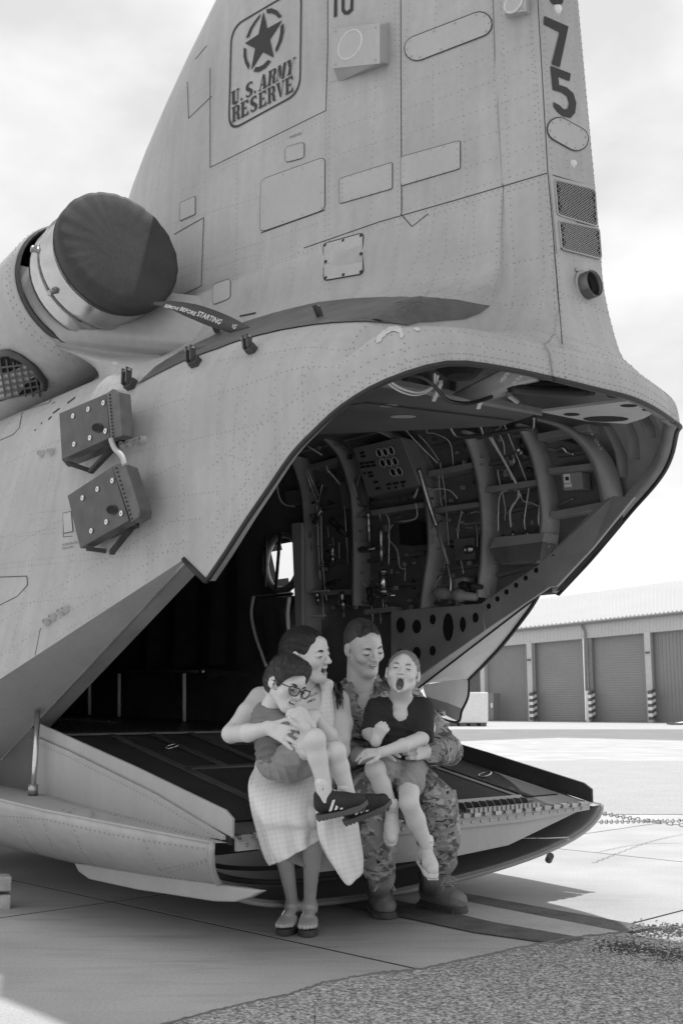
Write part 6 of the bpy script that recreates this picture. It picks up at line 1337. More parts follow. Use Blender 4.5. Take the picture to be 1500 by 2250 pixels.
rows2 = [[p + Vector((-.02, .10, .01)) + Vector((0, .01 * math.sin(j * .5), 0)) for j, p in enumerate(r[: len(r)])] for r in rows[:-4]]; v, f = grid(rows2); solid(mesh('dress_hem_drape', v, f, GING, MUM, True), .003)
# ring, anklet, necklace, tattoo lettering
MB().tube(disc(Vector(J(650, 1612, 4.22)), .010, Vector((1, 0, -.4)), 12) + disc(Vector(J(650, 1612, 4.22)), .010, Vector((1, 0, -.4)), 12)[:1], .0016, 5).build('ring', STEEL, MUM, True)
MB().tube([Vector(aL) + Vector((.034 * math.cos(a), .034 * math.sin(a), .02 + .004 * math.sin(a))) for a in np.linspace(0, 6.29, 20)], .0016, 5).build('anklet', STEEL, MUM, True)
# sandals
SOLE = mat('sandal_sole', .06, .7, var=.2); STRAP = mat('sandal_leather', .11, .5, var=.15, scale=20); WOV = mat('woven_strap', .33, .8, var=.4, scale=150, fine=.3, bump=.6, bscale=200)
for a_, d_, s_ in ((aL, d1, sd1), (aR, d2, sd2)):
    d_, s_ = Vector(d_), Vector(s_); hb_ = Vector(a_) - d_ * .055; hb_.z = .002
    out = [hb_ + d_ * l + s_ * w_ for l, w_ in [(0, .015), (0, -.015), (.03, -.032), (.10, -.032), (.17, -.043), (.22, -.040), (.252, -.022), (.262, .0), (.252, .024), (.21, .040), (.15, .040), (.09, .032), (.03, .032)]]
    sd_ = bevel(MB().prism([p for p in spline(out, 3, True)], (0, 0, .026)).build('sandal_sole', SOLE, MUM), .004)
    for (l, hh, wd, m_, nm) in ((.115, .083, .034, STRAP, 'buckle_strap'), (.168, .064, .026, WOV, 'woven_strap')):
        P0, P1 = [], []
        for k in range(13):
            t_ = math.pi * k / 12; q = hb_ + d_ * l + s_ * .043 * math.cos(t_); q.z = .02 + (hh - .02) * math.sin(t_) ** .8; P0.append(q - d_ * wd * .5 + Vector((0, 0, .006))); P1.append(q + d_ * wd * .5 - Vector((0, 0, .004)))
        v, f = grid([P0, P1]); solid(mesh(nm, v, f, m_, sd_, True), .004)
    bk = hb_ + d_ * .115 + s_ * -.028 + Vector((0, 0, .068)); e1, e2 = d_ * .024, (s_ * -.5 + Vector((0, 0, -.8))).normalized() * .017
    MB().tube([bk + e1 + e2, bk + e1 - e2, bk - e1 - e2, bk - e1 + e2, bk + e1 + e2], .003, 6).build('buckle', STEEL, sd_)
# tattoo lettering on the collarbone
MBV = bvh_of(np.concatenate([body[1][0]]), [tuple(int(i) for i in q) for q in body[1][1]])
def onb(x, y, off=.0015):
    r = ray(x, y).normalized(); h = MBV.ray_cast(C0, r); return h[0] - r * off if h[0] else None
TAT = mat('tattoo_ink', .10, .7, var=0, fine=0)
text_on('XXVII.LXX', [(668, 1538), (698, 1525), (698, 1519), (668, 1532)], onb, 'tattoo', TAT, MUM); text_on('AMDL', [(674, 1546), (694, 1538), (694, 1532), (674, 1540)], onb, 'tattoo', TAT, MUM)
nk = [onb(x, y, .002) for x, y in [(662, 1505), (668, 1520), (674, 1532), (682, 1520), (688, 1508)]]; nk = [p for p in nk if p is not None]
len(nk) > 2 and MB().tube(spline(nk, 4), .0008, 4).build('necklace', STEEL, MUM)
# ======== boy with glasses ========
BOY = person(Vector(J(610, 1700, 4.5)), 'smiling boy in black glasses curled up on the lap of the woman')
Hb = .198
hb_c = J(629, 1506, 4.33); hp, W, M = head(hb_c, (.60, -.72, -.38), (.33, -.08, .94), Hb, mouth=.02, smile=1.1, child=True)
nb_ = J(592, 1565, 4.40); hp += [cap(W(0, -.12, -.22), nb_, .040, .046, .03)]
sb = J(600, 1580, 4.38); eb = J(676, 1648, 4.22); wb = J(670, 1600, 4.18); pb = J(616, 1676, 4.46); sb2 = J(640, 1585, 4.46)
armb = chainc([sb, J(636, 1618, 4.28), eb], [.036, .031, .026], .02) + chainc([eb, wb], [.027, .019], .012) + chainc([sb2, J(670, 1620, 4.36), J(682, 1595, 4.24)], [.036, .03, .02], .02)
hnb = hand(wb, J(655, 1572, 4.16) - wb, (.3, -.75, .5), .72, (.9, .95, 1.0, 1.0), .04, (.4, .4), 1) + hand(J(682, 1595, 4.24), J(664, 1562, 4.20) - J(682, 1595, 4.24), (.4, -.6, .5), .68, (.8, .8, .9, .9), .04, (.4, .4), -1)
k1, k2 = J(692, 1624, 4.18), J(737, 1652, 4.24); an1, an2 = J(716, 1742, 4.20), J(768, 1752, 4.27)
legb = chainc([pb + a3((.02, -.03, .0)), k1], [.060, .040], .02) + chainc([pb + a3((.06, .02, 0)), k2], [.060, .040], .02)
for k_, a_, hh_ in ((k1, an1, 0), (k2, an2, 0)): legb += chainc([k_, k_ * .66 + a_ * .34 + a3((-.004, .012, 0)), a_], [.036, .037, .024], .012)
body = [Fld(hp, .0032).mesh(), Fld([cap(nb_, pb, .045, .06, .05)], .008).mesh(), Fld(armb + hnb, .003).mesh(), Fld(legb, .004).mesh()]
nmesh('body', body, SKM, BOY); face_bits(BOY, W, Hb, BROWD, .02, 1.1, .0)
HBm = hair_shell(W, M, Hb, -.06, -.05, .055, .04, .02, -.20, strand_fn(hb_c, M, Hb, .0014, 55, .8), [cap(W(.05, .20, .44), W(.20, .30, .36), .09 * Hb, .06 * Hb, .05), cap(W(-.1, .22, .43), W(.1, .27, .41), .09 * Hb, .08 * Hb, .04)], .0032); nmesh('hair', [HBm], HAIRB, BOY); fuzz(HBm, hb_c, M, Hb, mat('brown_strand', .075, .4, var=.5, scale=90), BOY, cnt=2600, dirl=(.5, .9, -.25), ln=.035, lift=.004)
# glasses, sitting on the nose and ears
GL = thing('spectacles', Vector(W(0, .45, .03)), 'black framed glasses on the face of the dark-haired boy', 'glasses')
lm = MB()
LENS = bpy.data.materials.new('lens_glass'); LENS.use_nodes = True; b = LENS.node_tree.nodes['Principled BSDF']; b.inputs['Transmission Weight'].default_value = 1; b.inputs['Roughness'].default_value = .02; b.inputs['IOR'].default_value = 1.05; b.inputs['Base Color'].default_value = (.97, .97, .97, 1)
for sx in (-1, 1):
    P = [Vector(W(sx * x, y, z)) for x, y, z in [(.045, .47, .085), (.13, .475, .105), (.235, .44, .10), (.265, .42, .07), (.25, .43, .0), (.20, .45, -.055), (.11, .47, -.06), (.055, .475, -.01)]]
    fr_ = spline(P, 4, True); MB().tube(fr_ + fr_[:1], .0022, 6).build('rim', DARK, GL, True); MB().prism(fr_, Vector(M @ a3((0, .0015, 0)))).build('lens', LENS, GL)
    MB().tube([Vector(W(sx * x, y, z)) for x, y, z in [(.265, .42, .075), (.335, .30, .065), (.365, .05, .04), (.36, -.05, .02), (.345, -.11, -.06)]], .0022, 6).build('temple', DARK, GL, True)
MB().tube([Vector(W(-.045, .47, .06)), Vector(W(0, .485, .065)), Vector(W(.045, .47, .06))], .002, 6).build('bridge', DARK, GL, True)
TEE = mat('grey_tee', .19, .85, var=.06, scale=20, bump=.12, bscale=500); KHAKI = mat('khaki_cotton', .30, .85, var=.07, scale=20, bump=.15, bscale=400)
tsh = [cap(J(598, 1590, 4.41), J(608, 1664, 4.46), .080, .084, .04), cap(J(588, 1572, 4.41), J(636, 1590, 4.44), .055, .06, .04), cap(nb_ + a3((0, 0, -.02)), J(600, 1600, 4.4), .052, .07, .03), cap(sb, J(650, 1622, 4.27), .054, .046, .02), cap(sb2, J(664, 1614, 4.38), .048, .042, .03)]
nmesh('t_shirt', [Fld(tsh, .0045, fn=folds(.0042, 55, 2, ((.9, .2, 1), (.2, .3, 1)))).mesh()], TEE, BOY)
sh1 = [cap(pb + a3((-.02, 0, .01)), pb + a3((.03, 0, 0)), .080, .080, .03), cap(pb + a3((.02, -.03, 0)), pb * .40 + k1 * .60, .072, .064, .015), cap(pb + a3((.06, .02, 0)), pb * .42 + k2 * .58, .072, .062, .015)]
nmesh('shorts', [Fld(sh1, .0045, fn=folds(.0040, 45, 5, ((1, .3, .5), (.2, .2, 1)))).mesh()], KHAKI, BOY)
SHOE_B = mat('black_suede', .022, .75, var=.2, scale=60); GUM = mat('gum_sole', .10, .6, var=.1); SHOE_W = mat('white_canvas', .62, .7, var=.05); SOCK = mat('white_sock', .72, .9, var=.08, scale=90, bump=.3, bscale=500)
def shoe(par, ank, dirv, up, s, upper, sole, stripe, laces, sockm=SOCK, sh=.085, sockl=.05):
    """sports shoe: ank ankle centre, dirv heel-to-toe, up foot normal"""
    f_ = frame(dirv, up); A_ = lambda x, y, z: a3(ank) + f_ @ (a3((x, y, z)) * s)
    P = [cap(A_(0, -.035, -.045), A_(0, -.03, -.01), .036 * s, .033 * s, .02 * s), cap(A_(0, -.03, -.052), A_(0, .07, -.055), .034 * s, .036 * s, .02 * s), cap(A_(0, .0, -.02), A_(0, .08, -.05), .032 * s, .030 * s, .02 * s), cap(A_(.004, .07, -.06), A_(.008, .135, -.065), .037 * s, .029 * s, .02 * s), cap(A_(-.012, .10, -.062), A_(.0, .145, -.066), .026 * s, .024 * s, .02 * s),
         cap(A_(0, 0, .0), A_(0, 0, .06), .022 * s, .022 * s, .008, 'sub')]
    P += [('e', A_(0, .05, -.135), f_, (.20 * s, .4 * s, .047 * s), .002, 'sub')]
    up_ = nmesh('shoe', [Fld(P, .0025).mesh()], upper, par)
    out = [(0, -.078), (-.026, -.068), (-.036, -.03), (-.033, .02), (-.040, .08), (-.036, .13), (-.018, .168), (.008, .178), (.032, .155), (.042, .11), (.036, .03), (.036, -.03), (.026, -.068)]
    o3 = spline([Vector((x, y, 0)) for x, y in out], 3, True); v = [Vector(A_(q.x, q.y, -.088 + (.012 * max(0, (q.y - .1) / .07) ** 2))) for q in o3]
    so_ = bevel(MB().prism(v, Vector(f_ @ a3((0, 0, -.022 * s)))).build('sole', sole, up_), .002)
    tm_ = MB(); 
    for k in range(12): 
        c_ = Vector(A_(0, -.06 + k * .019, -.112)); tm_.box(c_, Vector(f_ @ a3((.030 * s, 0, 0))), Vector(f_ @ a3((0, .006 * s, 0))), Vector(f_ @ a3((0, 0, .004 * s))))
    tm_.build('tread', sole, so_, kind='stuff')
    for sx in (-1, 1):
        for (y0, z0, y1, z1) in stripe: MB().prism([Vector(A_(sx * .0425, y0, z0)), Vector(A_(sx * .0425, y0 + .014, z0)), Vector(A_(sx * .036, y1 + .014, z1)), Vector(A_(sx * .036, y1, z1))], Vector(f_ @ a3((-sx * .012 * s, 0, 0)))).build('stripe', WHITE if upper is SHOE_B else INK, up_)
    lc = MB()
    for k in range(5): 
        y = .012 + k * .018; z = .012 - k * .0085 * 1.2; lc.tube([Vector(A_(-.020, y, z - .010)), Vector(A_(0, y + .004, z + .004)), Vector(A_(.020, y + .006, z - .010))], .0022 * s / .8, 5)
    for sx in (-1, 1): lc.tube(spline([Vector(A_(0, .01, .012)), Vector(A_(sx * .02, .012, .035)), Vector(A_(sx * .034, .0, .03)), Vector(A_(sx * .022, .004, .010)), Vector(A_(0, .01, .012))], 4), .0016 * s / .8, 5)
    lc.build('laces', laces, up_, True)
    nmesh('sock', [Fld([cap(A_(0, -.01, -.03), A_(0, -.005, sockl), .037 * s, .034 * s, .01)], .003, fn=folds(.0012, 120, 0, ((0, 0, 1),))).mesh()], sockm, par)
st5 = [(.0, -.075, .03, -.03), (.026, -.075, .056, -.035), (.052, -.078, .08, -.045)]
shoe(BOY, an1, J(786, 1752, 4.16) - J(716, 1768, 4.19), (-.05, -.25, .95), .80, SHOE_B, GUM, st5, DARK); shoe(BOY, an2, J(838, 1756, 4.24) - J(768, 1782, 4.27), (.0, -.3, .95), .80, SHOE_B, GUM, st5, DARK)
text_on('Rebook'[:2] + 'e' + 'bok', [(719, 1757), (731, 1757), (731, 1753), (719, 1753)], lambda x, y: aty(x, y, 4.155), 'shoe_lettering', WHITE, BOY) if False else None
# ======== man in camouflage ========
DAD = person(Vector(J(850, 1990, 4.9)), 'short-haired smiling man in camouflage uniform and boots, the laughing toddler on his knee')
Hm = .234
hc = J(800, 1424, 4.93); hp, W, M = head(hc, (.46, -.80, -.36), (.02, -.36, .93), Hm, mouth=.0, smile=1.45)
nm_ = J(795, 1520, 5.02); hp += [cap(W(0, -.10, -.20), nm_, .062, .072, .03)]
pm = J(838, 1690, 5.12); chm = J(815, 1590, 5.03)
s1, s2 = J(735, 1545, 5.04), J(893, 1545, 5.10); e1, w1 = J(752, 1648, 4.92), J(808, 1662, 4.66); e2, w2 = J(985, 1650, 5.0), J(938, 1652, 4.68)
hnd = hand(w1, J(846, 1652, 4.58) - w1, (-.1, -.6, .8), 1.0, (.3, .35, .4, .5), .10, (.5, .4), 1) + chainc([J(770, 1662, 4.82), w1], [.042, .031], .015)
hnd += hand(w2, J(900, 1648, 4.56) - w2, (.2, -.95, .1), 1.05, (.75, .85, .9, .9), .04, (.3, .5), -1) + chainc([J(965, 1652, 4.80), w2], [.04, .031], .015)
body = [Fld(hp, .0034).mesh(), Fld([cap(nm_, chm, .07, .13, .05)], .01).mesh(), Fld(hnd, .0034).mesh()]
nmesh('body', body, SKM, DAD); face_bits(DAD, W, Hm, mat('eyebrow_mid', .12, .8, var=.2), .0, 1.45, .012)
HG = bpy.data.materials.new('cropped_hair'); HG.use_nodes = True; MATS['cropped_hair'] = HG; t = HG.node_tree; b = t.nodes['Principled BSDF']; b.inputs['Roughness'].default_value = .6
g = N('ShaderNodeNewGeometry', t); n2 = N('ShaderNodeTexNoise', t); n2.inputs['Scale'].default_value = 420; t.links.new(g.outputs['Position'], n2.inputs['Vector']); r2 = N('ShaderNodeMapRange', t); r2.inputs[1].default_value = .35; r2.inputs[2].default_value = .65; r2.inputs[3].default_value = .035; r2.inputs[4].default_value = .11; t.links.new(n2.outputs[0], r2.inputs[0]); t.links.new(r2.outputs[0], b.inputs['Base Color'])
HDm = hair_shell(W, M, Hm, .02, -.02, .004, .03, .015, -.14, strand_fn(hc, M, Hm, .0005, 90)); nmesh('hair', [HDm], HG, DAD); fuzz(HDm, hc, M, Hm, mat('cropped_strand', .09, .6, var=.4, scale=90), DAD, cnt=1500, dirl=(0, .2, -1), ln=.006, lift=.003, rad=.0004)
HTm = Fld([ell(W(0, -.08, .185), (.30 * Hm, .39 * Hm, .345 * Hm), .01, M), ell(W(0, .62, .02), (.5 * Hm, .47 * Hm, .46 * Hm), .005, M, 'sub'), ell(W(0, -.1, -.22), (.8 * Hm, .8 * Hm, .52 * Hm), .02, M, 'sub')], .0034, fn=strand_fn(hc, M, Hm, .0012, 70, .7)).mesh(); nmesh('hair_top', [HTm], HAIRB, DAD); fuzz(HTm, hc, M, Hm, mat('brown_strand', .075, .4), DAD, cnt=1500, dirl=(.3, 1, .1), ln=.025, lift=.003)
CAMO = bpy.data.materials.new('camouflage_cloth'); CAMO.use_nodes = True; t = CAMO.node_tree; b = t.nodes['Principled BSDF']; b.inputs['Roughness'].default_value = .88; Lk = t.links.new; g = N('ShaderNodeNewGeometry', t)
def thr(scale, lo, off, det=2.5, stretch=(1, 1, 1.5)):
    m_ = N('ShaderNodeMapping', t); m_.inputs['Location'].default_value = off; m_.inputs['Scale'].default_value = stretch; n_ = N('ShaderNodeTexNoise', t); n_.inputs['Scale'].default_value = scale; n_.inputs['Detail'].default_value = det; n_.inputs['Distortion'].default_value = .7; n_.inputs['Roughness'].default_value = .6
    Lk(g.outputs['Position'], m_.inputs[0]); Lk(m_.outputs[0], n_.inputs['Vector']); c_ = N('ShaderNodeMapRange', t); c_.inputs[1].default_value = lo; c_.inputs[2].default_value = lo + .012; Lk(n_.outputs[0], c_.inputs[0]); return c_
val = None
def over(prev, mask, v):
    mx_ = N('ShaderNodeMix', t); mx_.data_type = 'FLOAT'; Lk(mask.outputs[0], mx_.inputs[0])
    if isinstance(prev, float): mx_.inputs[2].default_value = prev
    else: Lk(prev.outputs[0], mx_.inputs[2])
    mx_.inputs[3].default_value = v; return mx_
val = over(.27, thr(11, .52, (3, 1, 2)), .40); val = over(val, thr(12, .56, (7, 4, 1)), .13); val = over(val, thr(17, .60, (1, 9, 5)), .085); val = over(val, thr(17, .645, (5, 2, 8), 2, (1, 1, 1.9)), .018); val = over(val, thr(18, .64, (2, 6, 3)), .44)
Lk(val.outputs[0], b.inputs['Base Color']); nb = N('ShaderNodeTexNoise', t); nb.inputs['Scale'].default_value = 30; nb.inputs['Detail'].default_value = 6; bb = N('ShaderNodeBump', t); bb.inputs['Strength'].default_value = .5; bb.inputs['Distance'].default_value = .008; Lk(g.outputs['Position'], nb.inputs['Vector']); Lk(nb.outputs[0], bb.inputs['Height']); Lk(bb.outputs[0], b.inputs['Normal'])
jac = [cap(J(790, 1575, 5.02), J(850, 1577, 5.06), .130, .125, .06), cap(chm, pm, .155, .155, .07), cap(J(812, 1640, 5.04), pm, .155, .165, .06), cap(nm_ + a3((0, 0, -.03)), s1, .085, .075, .05), cap(nm_ + a3((0, 0, -.03)), s2, .085, .075, .05)]
jac += chainc([s1, J(742, 1600, 4.98), e1], [.080, .068, .064], .03) + chainc([e1, J(778, 1664, 4.78)], [.064, .052], .02) + chainc([s2, J(945, 1600, 5.08), e2], [.080, .068, .062], .03) + chainc([e2, J(948, 1652, 4.70)], [.062, .056], .02)
jac += [cap(nm_ + a3((0, .005, .035)), nm_ + a3((0, 0, -.02)), .086, .10, .02), ell(nm_ + a3((.01, -.11, .02)), (.05, .09, .10), .01, I3, 'sub'), cap(nm_ + a3((0, 0, .10)), nm_ + a3((0, 0, -.02)), .070, .066, .004, 'sub')]
jm_ = Fld(jac, .0055, fn=folds(.0052, 34, 3, ((.7, .3, 1), (1, .1, -.6), (.2, .1, 1.4)))).mesh(); nmesh('jacket', [jm_], CAMO, DAD); JBV = bvh_of(jm_[0], jm_[1][(jm_[1] >= 0).all(1)])
def onj(x, y, off=.006):
    r = ray(x, y).normalized(); h = JBV.ray_cast(C0, r); return h[0] - r * off if h[0] else aty(x, y, 4.9)
# collar flaps, name tape, placket, pockets
def patch3(pts, y, name, m, par, th=.004):
    P = [Vector(J(px, py, yy if yy else y)) for px, py, yy in pts]; return bevel(MB().prism(P, (0, .006, 0)).build(name, m, par), .002)
JB = None
def flap(rows, name, m, par, th=.006):
    r_ = [spline([JV(*p) for p in r], 5) for r in rows]; v, f = grid(r_); return solid(mesh(name, v, f, m, par, True), th)
def jflap(rows, name, m, th=.004, off=.007):
    R_ = []
    for r in rows: R_.append([onj(p.x, p.y, off) for p in spline([Vector((x, y, 0)) for x, y in r], 6)])
    n_ = 3; R2 = []
    for a_, b_ in zip(R_, R_[1:]):
        for k in range(n_): R2.append([onj(*(lambda q: q)(tuple((np.array(pq) )[:2])), off) for pq in [((pa[0] * (1 - k / n_) + pb2[0] * k / n_), (pa[1] * (1 - k / n_) + pb2[1] * k / n_)) for pa, pb2 in zip(rows_px[a_i], rows_px[a_i + 1])]]) if False else R2.append([p.lerp(q, k / n_) for p, q in zip(a_, b_)])
    R2.append(R_[-1]); v, f = grid(R2); return solid(mesh(name, v, f, m, DAD, True), th)
for rr in ([[(757, 1490), (762, 1510), (785, 1527), (803, 1531)], [(748, 1500), (750, 1524), (768, 1543), (786, 1544)]], [[(812, 1529), (826, 1518), (838, 1502), (843, 1488)], [(826, 1547), (848, 1536), (857, 1514), (853, 1494)]]):
    up_r, lo_r = rr; a_ = spline([onj(x, y, .004) for x, y in lo_r], 5); b_ = spline([(lambda q: q if (q - a0).length < .12 else aty(x, y, a0.y + .03))(Vector(W(0, 0, 0)) * 0 + aty(x, y, a0.y + .035)) for (x, y), a0 in zip(up_r, [onj(x, y, .004) for x, y in lo_r])], 5)
    v, f = grid([b_, [(p + q) / 2 + Vector((0, -.012, 0)) for p, q in zip(a_, b_)], a_]); solid(mesh('collar', v, f, CAMO, DAD, True), .005)
jflap([[(802, 1538), (806, 1580), (808, 1640)], [(816, 1540), (819, 1580), (820, 1640)]], 'placket', CAMO)
jflap([[(748, 1526), (768, 1527), (790, 1531)], [(748, 1536), (768, 1537), (789, 1541)]], 'name_tape', mat('name_tape_cloth', .30, .9, var=.05), .003, .009)
text_on('ORE', [(749, 1534), (766, 1535), (766, 1528), (749, 1527)], lambda x, y: onj(x, y, .016), 'name_lettering', INK, DAD, .03)
jflap([[(756, 1546), (776, 1566), (798, 1590)], [(752, 1552), (770, 1574), (792, 1598)]], 'pocket_flap', CAMO, .006, .010)
# trousers
kn1, kn2 = J(806, 1752, 4.64), J(955, 1762, 4.78); c1, c2_ = J(830, 1898, 4.82), J(968, 1890, 4.98)
tr = [cap(J(800, 1690, 5.10), J(880, 1692, 5.14), .13, .13, .06), cap(J(812, 1692, 5.0), kn1, .105, .082, .05), cap(J(880, 1692, 5.05), kn2, .105, .084, .05)]
tr += chainc([kn1, J(822, 1830, 4.68), c1], [.084, .090, .078], .03) + chainc([kn2, J(962, 1835, 4.86), c2_], [.084, .090, .072], .03)
nmesh('trousers', [Fld(tr, .0055, fn=folds(.0062, 30, 7, ((.5, .3, 1), (1, .1, .5), (-.3, .1, 1.3)))).mesh()], CAMO, DAD)
flap([[(985, 1735, 4.72), (998, 1780, 4.74), (1002, 1830, 4.80)], [(1001, 1735, 4.80), (1008, 1782, 4.84), (1008, 1832, 4.90)]], 'cargo_pocket', CAMO, DAD, .012)
BOOT = mat('suede_boot', .24, .85, var=.15, scale=30, fine=.15, bump=.3, bscale=150); BSOLE = mat('boot_sole', .09, .7, var=.2)
def boot(par, heel, toe, top):
    h, t_ = a3(heel), a3(toe); d = t_ - h; d[2] = 0; L_ = np.linalg.norm(d); d /= L_; sd = np.array([-d[1], d[0], 0]); Z = a3((0, 0, 1)); q = lambda x, y, z: h + sd * x + d * y + Z * z
    P = [cap(q(0, .045, .075), q(0, .03, .075), .043, .043, .02), cap(q(0, .055, .09), a3(top), .047, .060, .03), cap(q(0, .06, .10), q(0, .16, .075), .046, .042, .03), cap(q(0, .14, .07), q(0, .235, .062), .046, .042, .03), cap(q(-.012, .20, .058), q(.012, .25, .056), .036, .034, .02), cap(q(0, .04, .05), q(0, .22, .045), .042, .044, .02)]
    P += [('e', q(0, .13, -.175), I3, (.6, .6, .205), .002, 'sub')]
    o = nmesh('boot', [Fld(P, .0034, fn=folds(.0016, 60, 1)).mesh()], BOOT, par)
    out = [(0, -.012), (-.034, .0), (-.044, .05), (-.040, .12), (-.052, .19), (-.046, .255), (-.02, .29), (.016, .292), (.044, .262), (.052, .20), (.040, .12), (.044, .05), (.034, .0)]
    o3 = spline([Vector((x, y, 0)) for x, y in out], 3, True); bevel(MB().prism([Vector(q(p.x, p.y, .003)) for p in o3], (0, 0, .030)).build('boot_sole', BSOLE, o), .004)
    tm_ = MB()
    for k in range(14):
        for sx in (-1, 1): tm_.box(Vector(q(sx * .043, .01 + k * .019, .012)), Vector(sd) * .008, Vector(d) * .006, Vector((0, 0, .009)))
    tm_.build('sole_lugs', BSOLE, o, kind='stuff')
    lc = MB(); tp = a3(top)
    for k in range(8):
        u = k / 7; c = q(0, .175, .112) * (1 - u) + (tp + d * .058) * u; c = c + d * .020 * math.sin(u * 3.1) * -1 + d * .006; c2 = q(0, .175, .112) * (1 - u - .12) + (tp + d * .058) * (u + .12) + d * (-.020 * math.sin((u + .12) * 3.1) + .006)
        lc.tube([Vector(c - sd * .026), Vector((c + c2) / 2 + d * .012 + Z * .004), Vector(c2 + sd * .026)], .0028, 5); lc.tube([Vector(c + sd * .026), Vector((c + c2) / 2 + d * .013 + Z * .004), Vector(c2 - sd * .026)], .0028, 5)
        lc.dome(Vector(c - sd * .028), Vector(d), .005, .5, 6).dome(Vector(c + sd * .028), Vector(d), .005, .5, 6)
    for sx in (-1, 1): lc.tube(spline([Vector(tp + d * .06), Vector(tp + d * .085 + sd * sx * .03 - Z * .02), Vector(tp + d * .08 + sd * sx * .045 - Z * .05), Vector(tp + d * .065 + sd * sx * .015 - Z * .02)], 4), .0026, 5)
    lc.build('boot_laces', mat('boot_lace', .30, .8, var=.1), o, True)
b1t = atz(850, 2022, 0); b1h = b1t + Vector((-.035, .285, 0)); boot(DAD, b1h, b1t, J(838, 1925, 4.90) )
b2t = atz(1018, 2010, 0); b2h = b2t + Vector((-.165, .235, 0)); boot(DAD, b2h, b2t, J(958, 1915, 5.05))
rg = Vector(J(914, 1652, 4.57)); MB().tube(disc(rg, .011, Vector((1, .1, .2)), 12) + disc(rg, .011, Vector((1, .1, .2)), 12)[:1], .0018, 5).build('ring', STEEL, DAD, True)
wr_ = Vector(J(951, 1650, 4.69)); ax_ = (Vector(w2) - Vector(J(965, 1652, 4.80))).normalized(); dd_ = disc(wr_, .062, ax_, 24); MB().tube(dd_ + dd_[:1], .006, 6).build('cuff', CAMO, DAD, True)
# ======== laughing toddler ========
TOD = person(Vector(J(870, 1690, 4.7)), 'laughing fair-haired toddler in a dark v-neck t-shirt, head thrown back')
Ht = .191
hc = J(884, 1481, 4.62); hp, W, M = head(hc, (-.10, -.95, .22), (.16, .24, .95), Ht, mouth=.26, smile=1.05, child=True)
nt_ = J(880, 1545, 4.72); hp += [cap(W(0, -.12, -.24), nt_, .043, .048, .03), cap(nt_, J(878, 1575, 4.66), .05, .04, .03)]
ts1, ts2 = J(828, 1560, 4.70), J(926, 1560, 4.72); tb_ = J(872, 1665, 4.72)
te1, tw1 = J(812, 1610, 4.64), J(826, 1628, 4.50); te2, tw2 = J(926, 1622, 4.60), J(840, 1652, 4.46)
arm = chainc([ts1, te1], [.036, .030], .02) + chainc([te1, tw1], [.030, .021], .012) + chainc([ts2, J(938, 1600, 4.70), te2], [.033, .030, .028], .02) + chainc([te2, J(885, 1638, 4.50), tw2], [.028, .026, .018], .012)
arm += hand(tw1, J(842, 1596, 4.47) - tw1, (-.1, -.9, .3), .68, (1.15, 1.15, 1.15, 1.15), .02, (.4, .3), 1, .002) + hand(tw2, J(802, 1656, 4.46) - tw2, (-.1, -.6, .75), .68, (.35, .3, .35, .45), .16, (.8, .5), 1)
tk1, tk2 = J(822, 1690, 4.52), J(898, 1765, 4.50); ta1, ta2 = J(862, 1778, 4.56), J(938, 1862, 4.56)
leg = chainc([J(858, 1692, 4.68), tk1], [.055, .038], .02) + chainc([J(898, 1695, 4.68), tk2], [.055, .038], .02) + chainc([tk1, tk1 * .6 + ta1 * .4 + a3((0, .01, 0)), ta1], [.036, .037, .023], .012) + chainc([tk2, tk2 * .62 + ta2 * .38 + a3((0, .012, 0)), ta2], [.037, .038, .023], .012)
nmesh('body', [Fld(hp, .003).mesh(), Fld([cap(nt_, tb_, .06, .08, .05)], .008).mesh(), Fld(arm, .003).mesh(), Fld(leg, .004).mesh()], SKM, TOD)
face_bits(TOD, W, Ht, BROWF, .26, 1.05, .0)
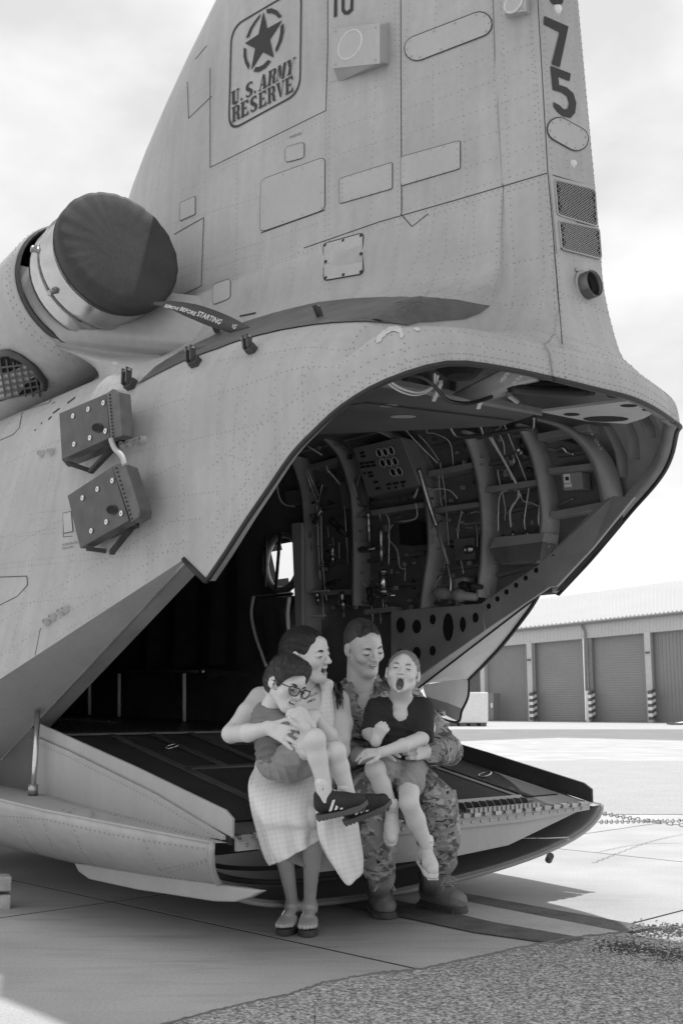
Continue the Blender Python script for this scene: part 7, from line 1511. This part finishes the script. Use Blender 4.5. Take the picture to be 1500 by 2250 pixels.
nmesh('tongue', [Fld([ell(W(0, .30, -.385), (.055 * Ht, .04 * Ht, .045 * Ht), .01, M)], .0025).mesh()], TONGUE, TOD)
HKm = hair_shell(W, M, Ht, .0, -.03, .018, .012, .03, -.18, strand_fn(hc, M, Ht, .0010, 75, .6), [], .003); nmesh('hair', [HKm], HAIRF, TOD); fuzz(HKm, hc, M, Ht, mat('fair_strand', .42, .45, var=.3, scale=90), TOD, cnt=2200, dirl=(.3, .9, .1), ln=.022, lift=.003)
NAVY = mat('dark_tee', .022, .85, var=.08, scale=20, bump=.12, bscale=500)
tt_ = [cap(J(850, 1575, 4.70), J(906, 1577, 4.72), .068, .068, .05), cap(J(876, 1600, 4.71), tb_, .092, .096, .05), cap(nt_ + a3((0, 0, -.03)), ts1, .05, .046, .04), cap(nt_ + a3((0, 0, -.03)), ts2, .05, .046, .04), cap(ts1, J(818, 1598, 4.65), .048, .046, .03), cap(ts2, J(928, 1612, 4.63), .047, .050, .03), ell(J(878, 1545, 4.62), (.038, .05, .07), .01, I3, 'sub')]
nmesh('t_shirt', [Fld(tt_, .0042, fn=folds(.0034, 42, 4, ((1, .2, .4), (.3, .2, 1)))).mesh()], NAVY, TOD)
st_ = [cap(J(850, 1680, 4.72), J(900, 1682, 4.73), .078, .078, .03), cap(J(858, 1690, 4.68), J(842, 1692, 4.58), .070, .060, .015), cap(J(898, 1692, 4.68), J(900, 1720, 4.60), .070, .064, .015)]
nmesh('shorts', [Fld(st_, .0042, fn=folds(.0036, 50, 2, ((1, .3, .4), (.2, .2, 1)))).mesh()], KHAKI, TOD)
MB().tube(spline([JV(x, y, 4.60) for x, y in [(845, 1668), (855, 1672), (868, 1670), (880, 1674)]], 4), .004, 5).build('drawstring', PALE, TOD, True)
st6 = [(.03, -.08, .05, -.035)]
shoe(TOD, ta1, J(866, 1850, 4.50) - J(864, 1800, 4.56), (.1, -.80, .6), .72, SHOE_W, WHITE, st6, WHITE, sockl=.04); shoe(TOD, ta2, J(956, 1898, 4.46) - J(938, 1872, 4.56), (.15, -.45, .85), .72, SHOE_W, WHITE, st6, WHITE, sockl=.04)
